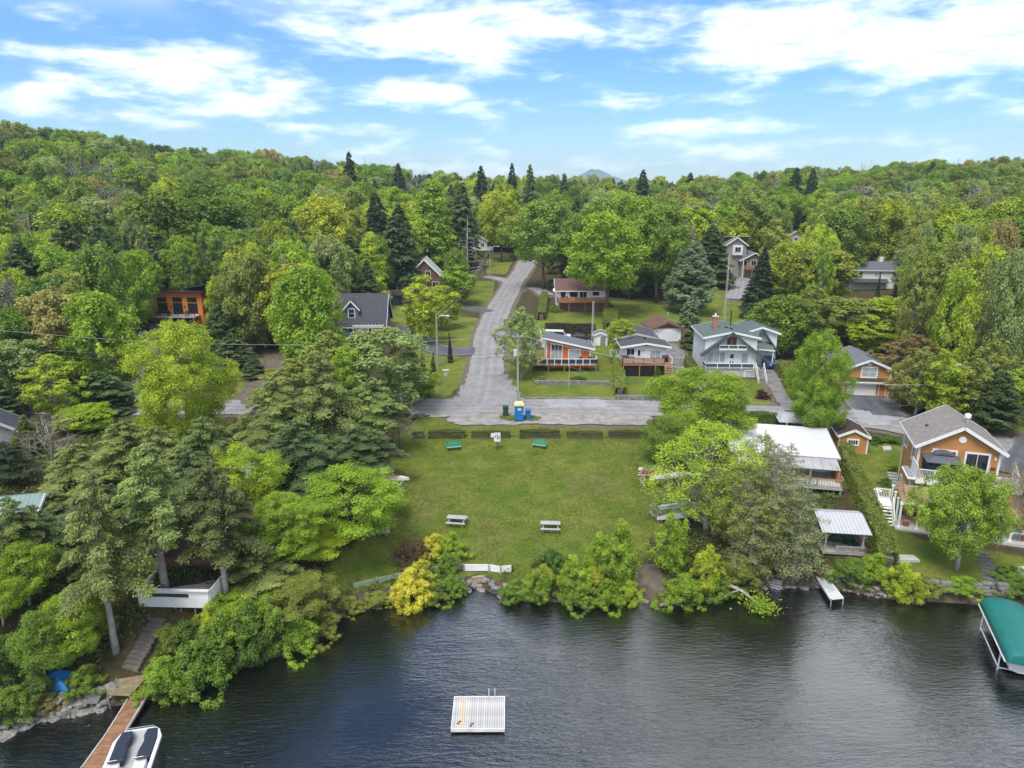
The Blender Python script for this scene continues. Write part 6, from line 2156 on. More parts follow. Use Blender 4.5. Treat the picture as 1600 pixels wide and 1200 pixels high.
def dry_wall(name, label, a, b, rows, sz, px=True, r0=.0, h=.32, mat=None):
    A, B = (ground(*a), ground(*b)) if px else (Vector(a), Vector(b))
    d = B - A
    L = math.hypot(d.x, d.y)
    t = thing(name, label, 'wall', A, math.atan2(d.y, d.x))
    r = random.Random(int(L * 100))
    me = [MB().box(-.5, .5, -.5, .5, 0, 1).mesh('stone', mat or STONE) for _ in range(1)]
    blocks = []
    for k in range(4):
        b_ = MB()
        j = lambda: r.uniform(-.06, .06)
        v = [(x + j(), y + j(), z + j() * .8) for z in (0, 1) for y in (-.5, .5) for x in (-.5, .5)]
        b_.add(v, [(0, 2, 3, 1), (4, 5, 7, 6), (0, 1, 5, 4), (2, 6, 7, 3), (0, 4, 6, 2), (1, 3, 7, 5)])
        blocks.append(b_.mesh('stone', mat or STONE))
    for row in range(rows):
        x = r.uniform(0, .3)
        while x < L:
            w = r.uniform(.6, 1.5) * sz
            wx, wy = A.x + d.x * (x / L), A.y + d.y * (x / L)
            put('stone', r.choice(blocks), t, (x + w / 2, row * .10 + r.uniform(-.07, .07), tz(wx, wy) - A.z - .08 + row * h), (0, 0, r.uniform(-.06, .06)), (w * .96, r.uniform(.4, .6), h * r.uniform(.85, .98)))
            x += w
    return t


dry_wall('stone_wall', 'field stone retaining wall below the orange cottage deck', (832, 600), (952, 601), 2, .75)
dry_wall('stone_wall', 'low stone kerb wall along the main road below the orange cottage lawn', (818, 623), (952, 624), 1, .9)
dry_wall('stone_wall', 'low grey stone wall along the road below the white bungalow lawn', (960, 623), (1030, 625), 2, .9)
_a, _b = unproj(1432, 936, 0), unproj(1548, 943, 0)
dry_wall('stone_wall', 'flat grey slabs stacked as a lake wall below the tan house lawn', (_a.x, _a.y + .5, tz(_a.x, _a.y + .5)), (_b.x, _b.y + .5, tz(_b.x, _b.y + .5)), 4, .75, False, h=.2)
_a, _b = unproj(1560, 944, 0), unproj(1660, 952, 0)
dry_wall('stone_wall', 'stone lake wall beyond the green covered boat lift', (_a.x, _a.y + .5, tz(_a.x, _a.y + .5)), (_b.x, _b.y + .5, tz(_b.x, _b.y + .5)), 4, .75, False, h=.2)


# ------------------------------------------------------------------ water's edge: raft, docks, boats
def raft():
    c = unproj(748, 1113, .35)
    t = thing('swim_raft', 'square wooden swimming raft with ladder floating on the lake', 'raft', (c.x, c.y, 0), .005)
    bleached = pmat('bleached_plank', (.46, .45, .44), rough=.9, col2=(.34, .33, .325), vary=.16, scale=2.0)
    fresh = pmat('fresh_plank', (.56, .44, .30), rough=.8, vary=.08, scale=2.0)
    n, W, D = 22, 3.25, 2.95
    w = W / n
    me = MB().box(-w / 2 + .008, w / 2 - .008, -D / 2 + .07, D / 2 - .07, .32, .36).mesh('plank', bleached)
    mf = MB().box(-w / 2 + .008, w / 2 - .008, -D / 2 + .07, D / 2 - .07, .325, .37).mesh('plank', fresh)
    for i in range(n):
        f = i in (3, 4)
        o = put('plank', mf if f else me, t, (-W / 2 + (i + .5) * w, 0, random.uniform(-.006, .006)))
        if f:
            o['label'] = 'fresh yellow plank'
    pale = pmat('pale_edge', (.66, .65, .67), rough=.8)
    for b_ in ((-W / 2 - .06, W / 2 + .06, -D / 2 - .0, -D / 2 + .06, .14, .375), (-W / 2 - .06, W / 2 + .06, D / 2 - .06, D / 2, .14, .375), (-W / 2 - .06, -W / 2 - .005, -D / 2 + .065, D / 2 - .065, .14, .375), (W / 2 + .005, W / 2 + .06, -D / 2 + .065, D / 2 - .065, .14, .375)):
        part('edge_board', MB().box(*b_), pale, t)
    for x in (-1.1, 0, 1.1):
        part('float', MB().box(x - .38, x + .38, -D / 2 + .12, D / 2 - .12, -.25, .135), BLACK, t)
    L = part('ladder', MB().tube([(.62, D / 2 - .12, .36), (.62, D / 2 - .05, .82), (.62, D / 2 + .14, .85), (.62, D / 2 + .16, -.6)], .025, 6).tube([(1.02, D / 2 - .12, .36), (1.02, D / 2 - .05, .82), (1.02, D / 2 + .14, .85), (1.02, D / 2 + .16, -.6)], .025, 6), pmat('bright_steel', (.75, .75, .76), rough=.25, metal=.6), t)
    for z in (.15, -.15, -.45):
        part('rung', MB().beam((.62, D / 2 + .16, z), (1.02, D / 2 + .16, z), .05), GREY_METAL, L)
    for x, y in ((-1.25, -1.0), (-.45, -1.2)):
        part('stain', MB().lathe([(.09, 0), (.07, .006)], 7, (x, y, .372)), pmat('rusty_brown', (.13, .05, .04)), t)
        part('cleat', MB().box(x + .02, x + .17, y + .12, y + .17, .366, .43), BLACK, t)


def dock_run(name, label, pts, z, mat, board=.16, edge=None, legs=True, seams=()):
    """pts: list of (left pixel, right pixel) pairs along the dock, on plane z; boards laid across"""
    Ls = [unproj(*a, z) for a, _ in pts]
    Rs = [unproj(*b, z) for _, b in pts]
    o = (Ls[0] + Rs[0]) / 2
    t = thing(name, label, 'dock', (o.x, o.y, 0))
    for i in range(len(pts) - 1):
        n = max(2, int((Ls[i + 1] - Ls[i]).length / board))
        for k in range(n):
            a, b = (k + .03) / n, (k + .95) / n
            q = [Ls[i].lerp(Ls[i + 1], a) - o, Rs[i].lerp(Rs[i + 1], a) - o, Rs[i].lerp(Rs[i + 1], b) - o, Ls[i].lerp(Ls[i + 1], b) - o]
            dzz = random.uniform(-.004, .004)
            part('plank', MB().slab([(p.x, p.y, z + dzz) for p in q], .04), mat, t)
        for S_ in (Ls, Rs):
            p, q = S_[i] - o, S_[i + 1] - o
            part('side_beam', MB().beam((p.x, p.y, z - .06), (q.x, q.y, z - .06), .07, .2), edge or mat, t)
            if legs:
                part('leg', MB().tube([(q.x, q.y, z + .1), (q.x, q.y, -1.8)], .04, 6), GREY_METAL, t)
    return t, o


RUST_WOOD = pmat('reddish_dock_wood', (.27, .145, .08), rough=.85, vary=.2, scale=2.5, col2=(.17, .09, .05))
OLD_DECK = pmat('olive_deck_wood', (.25, .205, .12), rough=.85, vary=.18, scale=2.5, col2=(.15, .12, .07))
dock_run('wooden_dock', 'long reddish wooden dock running out past the moored boat', [((211, 1074), (239, 1071)), ((166, 1146), (194, 1146)), ((127, 1200), (160, 1200)), ((70, 1280), (110, 1280))], .55, RUST_WOOD, .17, pmat('pale_dock_edge', (.48, .46, .44)))
dock_run('landing_platform', 'weathered plank platform on the rocks at the shore end of the reddish dock', [((186, 1052), (234, 1052)), ((168, 1086), (203, 1087))], .98, OLD_DECK, .16)
dock_run('narrow_dock', 'narrow pale grey dock reaching from the bushes into the lake', [((1262, 880), (1274, 879)), ((1299, 937), (1318, 935))], .6, pmat('pale_grey_plank', (.52, .54, .53), rough=.8, vary=.12, scale=2), .3, WHITE)


def deck_boat():
    """square-bowed runabout, bow toward the shore"""
    a, b = unproj(222, 1145, .5), unproj(196, 1215, .5)
    d = (a - b).normalized()
    t = thing('moored_boat', 'white bow rider boat with dark navy seats moored at the reddish dock', 'boat', (a.x, a.y, 0), math.atan2(d.y, d.x) - math.pi / 2)
    hullm = pmat('gelcoat_white', (.74, .75, .76), rough=.25, spec=.5, vary=.03)
    W, L = 1.34, 6.4
    outl = [(-.80, .0), (.80, .0), (1.08, -.25), (W, -.9), (W, -L), (-W, -L), (-W, -.9), (-1.08, -.25)]
    keel = [(x * .55, y - (.35 if y > -.5 else 0)) for x, y in outl]
    n = len(outl)
    b_ = MB()
    b_.add([(x, y, .82) for x, y in outl] + [(x, y, -.25) for x, y in keel], [(i, i + n, (i + 1) % n + n, (i + 1) % n) for i in range(n)] + [tuple(range(n, 2 * n))])
    part('hull', b_, hullm, t)
    inn = [(x * .86, y * .97 - .14) for x, y in outl]
    g = MB()
    g.add([(x, y, .84) for x, y in outl] + [(x, y, .84) for x, y in inn] + [(x * .97, y, .42) for x, y in inn], [(i, (i + 1) % n, (i + 1) % n + n, i + n) for i in range(n)] + [(i + n, (i + 1) % n + n, (i + 1) % n + 2 * n, i + 2 * n) for i in range(n)])
    part('gunwale', g, hullm, t)
    fl = MB()
    fl.add([(x * .97, y, .43) for x, y in inn], [tuple(range(n))])
    part('floor', fl, pmat('grey_carpet', (.38, .38, .39), rough=.95), t)
    navy = pmat('navy_vinyl', (.03, .038, .06), rough=.5, vary=.08)
    for s in (-1, 1):
        sh = [(s * 1.0, -.22), (s * .42, -.2), (s * .34, -.7), (s * .46, -1.25), (s * .34, -1.9), (s * .34, -2.6), (s * 1.12, -2.6), (s * 1.14, -1.0)]
        m_ = MB()
        m_.prism(sh if s > 0 else sh[::-1], .46, .95, 'z')
        o = part('seat', m_, navy, t)
        bv = o.modifiers.new('soft', 'BEVEL')
        bv.width, bv.segments = .07, 3
        part('console', MB().box(s * .72 - .3, s * .72 + .3, -3.6, -2.9, .44, 1.05), hullm, t)
        part('windscreen', MB().slab([(s * .42, -2.85, 1.06), (s * 1.03, -2.85, 1.06), (s * 1.0, -3.2, 1.5), (s * .42, -3.2, 1.5)], .02), GLASS, t)
    part('bow_rail', MB().tube([(-.78, -.1, .86), (-.75, -.08, 1.0), (.75, -.08, 1.0), (.78, -.1, .86)], .022, 6), GREY_METAL, t)
    part('rub_rail', MB().tube([(x * 1.01, y, .78) for x, y in outl[1:5]], .035, 5).tube([(x * 1.01, y, .78) for x, y in outl[5:8]], .035, 5), GREY_METAL, t)


def boat_lift():
    a, b = Vector((37.9, 48.4, 0)), Vector((35.0, 40.6, 0))
    d = (b - a).normalized()
    t = thing('boat_lift', 'boat lift with long teal green canopy standing in the lake', 'boat lift', (a.x, a.y, 0), math.atan2(d.y, d.x) + math.pi / 2)
    L, W = 7.6, 1.45
    teal = pmat('teal_canvas', (.012, .15, .135), rough=.55, vary=.1, scale=.7)
    n = 9
    b_ = MB()
    prof = [(-W, 1.55), (-W - .02, 1.95), (-W * .8, 2.30), (-W * .35, 2.48), (0, 2.52), (W * .35, 2.48), (W * .8, 2.30), (W + .02, 1.95), (W, 1.55)]
    ys = np.linspace(0, -L, n)
    vs, fs = [], []
    for j, y in enumerate(ys):
        k = .82 if j in (0, n - 1) else 1
        for x, z in prof:
            vs.append((x * (1 if k == 1 else .95), y, 1.55 + (z - 1.55) * k * (1 + .02 * math.sin(j * 2))))
    m_ = len(prof)
    for j in range(n - 1):
        for i in range(m_ - 1):
            fs.append((j * m_ + i, j * m_ + i + 1, (j + 1) * m_ + i + 1, (j + 1) * m_ + i))
    fs += [tuple(range(m_)), tuple(reversed(range((n - 1) * m_, n * m_)))]
    b_.add(vs, fs)
    o = part('canopy', b_, teal, t, smooth=True)
    sv = o.modifiers.new('soft', 'BEVEL')
    sv.width, sv.segments = .12, 2
    wf = pmat('white_tube', (.68, .70, .70), rough=.35, spec=.5)
    for s in (-1, 1):
        part('canopy_rail', MB().tube([(s * (W + .05), -.1, 1.5), (s * (W + .05), -L + .1, 1.5)], .05, 6), wf, t)
        for y in (-1.4, -L + 1.3):
            part('post', MB().tube([(s * W, y, 1.48), (s * W, y, -1.6)], .055, 6), wf, t)
        part('brace', MB().tube([(s * W, -1.4, .25), (s * W, -L + 1.3, .25)], .05, 6), wf, t)
        part('brace', MB().tube([(s * W, -1.4, .3), (s * W, -2.6, 1.46)], .035, 6), wf, t)
    for y in (-1.4, -L + 1.3):
        part('cradle_beam', MB().tube([(-W, y, .2), (W, y, .2)], .05, 6), wf, t)
    part('hull', MB().prism([(-.9, .45), (-.35, .28), (.35, .28), (.9, .45), (1.0, .95), (-1.0, .95)], -L + .9, -.9, 'y'), WHITE, t, label='pale hull of the boat under the canopy')


raft()
deck_boat()
boat_lift()


def canoe(label, x, y, z, rz, L, col, up=False, group=None, w=.42):
    t = thing('canoe', label, 'canoe', (x, y, z), rz, group)
    n = 11
    vs, fs = [], []
    prof = [(-1, 0), (-.85, .55), (-.4, .9), (0, 1), (.4, .9), (.85, .55), (1, 0)]
    for i in range(n):
        u = -1 + 2 * i / (n - 1)
        ww = w * (1 - abs(u) ** 2.4) + .015
        hh = .36 * (1 - .25 * abs(u) ** 3)
        rise = .12 * abs(u) ** 4
        for px_, pz in prof:
            zz = pz * hh if not up else -pz * hh
            vs.append((px_ * ww, u * L / 2, (zz - rise) if not up else (zz + .36 + rise)))
    m_ = len(prof)
    for i in range(n - 1):
        for k in range(m_ - 1):
            fs.append((i * m_ + k, i * m_ + k + 1, (i + 1) * m_ + k + 1, (i + 1) * m_ + k))
    b = MB()
    b.add(vs, fs)
    part('hull', b, pmat('hull_' + col[0], col[1], rough=.4, vary=.06), t, smooth=True)
    part('gunwale', MB().tube([vs[i * m_] for i in range(n)], .025, 4).tube([vs[i * m_ + m_ - 1] for i in range(n)], .025, 4), GREY_METAL, t)
    part('keel', MB().tube([vs[i * m_ + 3] for i in range(n)], .02, 4), GREY_METAL, t)


def canoe_rack(label, px, row, rz, n=3, L=2.6):
    p = ground(px, row)
    t = thing('canoe_rack', label, 'rack', p, rz, 'wooden canoe racks along the lawn')
    for s in (-1, 1):
        part('post', MB().box(-.06, .06, s * L / 2 - .06, s * L / 2 + .06, -.3, 1.5), GREY_WOOD, t)
        part('post', MB().box(.94, 1.06, s * L / 2 - .06, s * L / 2 + .06, -.3, 1.5), GREY_WOOD, t)
        for k in range(2):
            part('arm', MB().box(-.5, 1.5, s * L / 2 - .05, s * L / 2 + .05, .35 + k * .75, .43 + k * .75), GREY_WOOD, t)
    part('rail', MB().box(-.1, .0, -L / 2, L / 2, 1.42, 1.5), GREY_WOOD, t)
    return t, p


r1, q = canoe_rack('wooden canoe rack under the trees beside the end-on picnic table', 604, 775, rad(80))
canoe('beige upturned canoe on the rack at the hemlock side of the lawn', q.x - .2, q.y + 1.7, q.z + 1.18, rad(86), 4.6, ('beige', (.50, .42, .34)))
canoe('white upturned canoe half under leaves on the rack at the hemlock side of the lawn', q.x - 1.0, q.y + .4, q.z + .45, rad(82), 4.4, ('white', (.66, .67, .66)))
canoe('pale blue upturned canoe low on the rack at the hemlock side of the lawn', q.x - .3, q.y - .6, q.z + .40, rad(84), 4.0, ('sky', (.10, .36, .50)))
r2, q = canoe_rack('wooden canoe rack with white rails under the olive tree side of the lawn', 1024, 762, rad(96))
canoe('grey aluminium canoe upturned on top of the rack below the red canoe', q.x + 1.6, q.y + .3, q.z + 1.18, rad(105), 4.8, ('aluminium', (.46, .47, .50)))
canoe('white upturned canoe resting behind the red canoe', q.x + 1.0, q.y + 3.9, q.z + .62, rad(98), 4.4, ('white', (.66, .67, .66)))
canoe('red upturned canoe at the edge of the lawn under the olive tree', q.x + .8, q.y + 3.1, q.z + .40, rad(99), 4.4, ('red', (.42, .03, .05)))
r3, q = canoe_rack('wooden canoe rack deep under the olive tree near the lakeside shrubs', 1046, 812, rad(112))
canoe('pale green upturned canoe on the rack near the lakeside shrubs', q.x + 1.0, q.y + .5, q.z + 1.18, rad(100), 4.4, ('mint', (.42, .58, .50)))
canoe('white upturned canoe under the pale green one', q.x + .8, q.y - .2, q.z + .44, rad(102), 4.4, ('white', (.66, .67, .66)))


# ------------------------------------------------------------------ shore details
def beach_fence():
    pts = [ground(*p) for p in ((552, 921), (590, 912), (640, 901), (684, 893), (724, 890))]
    t = thing('plastic_fence', 'low pale green plastic fence curving along the shore to the beach gate', 'fence', pts[0])
    gm = pmat('pale_green_mesh', (.26, .33, .25), rough=.6, vary=.1)
    for i, (a, b) in enumerate(zip(pts[:-1], pts[1:])):
        a_, b_ = a - pts[0], b - pts[0]
        part('panel', MB().beam(a_ + Vector((0, 0, .3)), b_ + Vector((0, 0, .3)), .05, .5), gm, t)
        part('post', MB().box(b_.x - .05, b_.x + .05, b_.y - .05, b_.y + .05, b_.z - .3, b_.z + .62), GREY_WOOD, t)
    pts = [ground(*p) for p in ((725, 893), (764, 893), (782, 896), (800, 894))]
    t = thing('beach_barrier', 'white board barrier at the head of the beach steps', 'fence', pts[0])
    for i, (a, b) in enumerate(zip(pts[:-1], pts[1:])):
        a_, b_ = a - pts[0], b - pts[0]
        part('panel', MB().beam(a_ + Vector((.03, 0, .38)), b_ + Vector((-.03, 0, .38)), .05, .62), WHITE, t)
        part('post', MB().box(a_.x - .05, a_.x + .05, a_.y - .14, a_.y - .05, a_.z - .3, a_.z + .74), GREY_WOOD, t)
    e = pts[-1] - pts[0]
    part('post', MB().box(e.x - .05, e.x + .05, e.y - .14, e.y - .05, e.z - .3, e.z + .78), DARK, t)


beach_fence()


def ground_steps(name, label, pts, width, mat, n, cat='steps', thick=.16, depth=.34):
    """slabs following the slope between two pixels"""
    A, B = ground(*pts[0]), ground(*pts[1])
    d = B - A
    t = thing(name, label, cat, B, math.atan2(d.y, d.x) - math.pi / 2)
    L = math.hypot(d.x, d.y)
    za, zb = A.z, B.z
    for i in range(n):
        f = (i + .5) / n
        z = za + (zb - za) * f - zb
        jx = random.uniform(-.05, .05)
        me = MB().box(-width / 2 + jx, width / 2 + jx, -depth / 2, depth / 2, -thick, .06)
        o = part('step', me, mat, t)
        o.location = (0, -L * (1 - f), z + .05)
    return t


ground_steps('beach_steps', 'short timber steps from the white barrier down to the water', ((746, 899), (750, 919)), 1.1, pmat('sandy_timber', (.36, .26, .16), rough=.9, vary=.15), 3, depth=.3)
ground_steps('stone_stairs', 'worn stone stairs climbing from the plank platform to the white porch', ((247, 966), (204, 1047)), 1.25, pmat('worn_stone', (.15, .135, .12), rough=.95, vary=.2, scale=2, col2=(.07, .062, .055)), 11, thick=.3, depth=.36)
ground_steps('slab_stairs', 'dark grey slab stairs from the tan house porch down to the lake wall', ((1532, 862), (1556, 928)), 1.15, pmat('slate_slab', (.15, .155, .17), rough=.8, vary=.12), 11, depth=.42)
ground_steps('stepping_stones', 'pale flagstone path beside the tan house wall', ((1393, 738), (1404, 766)), 1.0, pmat('pale_flagstone', (.38, .37, .36), rough=.9, vary=.15), 6, 'path', .08, .42)
ground_steps('metal_steps', 'small metal swim steps at the water beside the narrow dock', ((1212, 905), (1208, 925)), 1.0, GREY_METAL, 5, 'steps', .04, .2)


def slab_thing(name, label, cat, quad, h, mat):
    pts = [ground(*p) for p in quad]
    c = sum(pts, Vector()) / 4
    t = thing(name, label, cat, c)
    m = MB()
    m.slab([(p.x - c.x, p.y - c.y, h) for p in pts], h + .15)
    part('slab', m, mat, t)
    return t


slab_thing('concrete_pad', 'flat grey concrete pad on the lawn at the end of the cedar hedge', 'slab', [(1402, 879), (1437, 879), (1428, 867), (1395, 866)], .12, CONCRETE)
slab_thing('well_cover', 'small pale concrete well cover in the grass near the tool shed', 'slab', [(1380, 705), (1393, 704), (1391, 698), (1378, 699)], .15, CONCRETE)
slab_thing('garden_slab', 'grey slab beside the lower end of the slab stairs', 'slab', [(1584, 898), (1618, 898), (1606, 884), (1580, 886)], .14, CONCRETE)


def bird_bath():
    t = thing('bird_bath', 'white pedestal bird bath on the lawn between the hedge and the tan house', 'bird bath', ground(1369, 781))
    part('pedestal', MB().lathe([(.42, 0), (.40, .12), (.18, .22), (.12, .45), (.12, .75), (.2, .9)], 14), WHITE, t)
    b = part('bowl', MB().lathe([(.16, .9), (.38, .98), (.44, 1.05), (.40, 1.06), (.1, .97)], 16), WHITE, t)
    part('water', MB().lathe([(.32, 1.0), (.31, 1.005)], 14), GLASS, b)


bird_bath()


def tarp(name, label, p, sx, sy, h, mat, seed, cat='tarp'):
    """draped sheet over a heap"""
    r = np.random.default_rng(seed)
    n = 13
    g = np.linspace(-1, 1, n)
    X, Y = np.meshgrid(g, g)
    Z = np.clip(1 - .8 * np.maximum(np.abs(X), np.abs(Y)) ** 3, 0, 1) * h * (.75 + .25 * np.sin(X * 3 + seed) * np.cos(Y * 2.5))
    Z += r.normal(size=X.shape) * .05 * h
    Z[0], Z[-1], Z[:, 0], Z[:, -1] = [0.02] * 4
    i = np.arange(n * n).reshape(n, n)
    f = np.stack([i[:-1, :-1], i[:-1, 1:], i[1:, 1:], i[1:, :-1]], -1).reshape(-1, 4)
    me = np_mesh(name, np.stack([X * sx, Y * sy, Z], -1).reshape(-1, 3), f)
    me.materials.append(mat)
    o = put(name, me, None, p, r.uniform(-.3, .3))
    return tag(o, label, cat)


tarp('blue_tarp', 'crumpled bright blue tarp under the birches near the rocky shore', ground(95, 1066), 1.1, .8, .9, pmat('blue_sheet', (.01, .16, .42), rough=.4), 3)
tarp('covered_boat', 'boat under a white cover between the olive tree and the cottage', ground(1166, 775), 1.3, 2.2, 1.3, pmat('white_sheet', (.58, .60, .62), rough=.5), 5, 'boat')
tarp('covered_trailer', 'white covered trailer beside the hedge behind the olive tree', ground(1184, 698), 1.5, 2.0, 1.9, pmat('white_sheet', (.58, .60, .62), rough=.5), 8, 'trailer')
tarp('grey_tarp', 'grey tarp over stacked boards between the olive tree and the cottage', ground(1172, 745), .9, 1.3, .7, pmat('grey_sheet_cloth', (.26, .26, .27), rough=.6), 9)
tarp('firewood_cover', 'small dark cover by the tan house stairs', ground(1390, 806), .45, .4, .5, pmat('charcoal_cloth', (.05, .055, .06), rough=.7), 12)
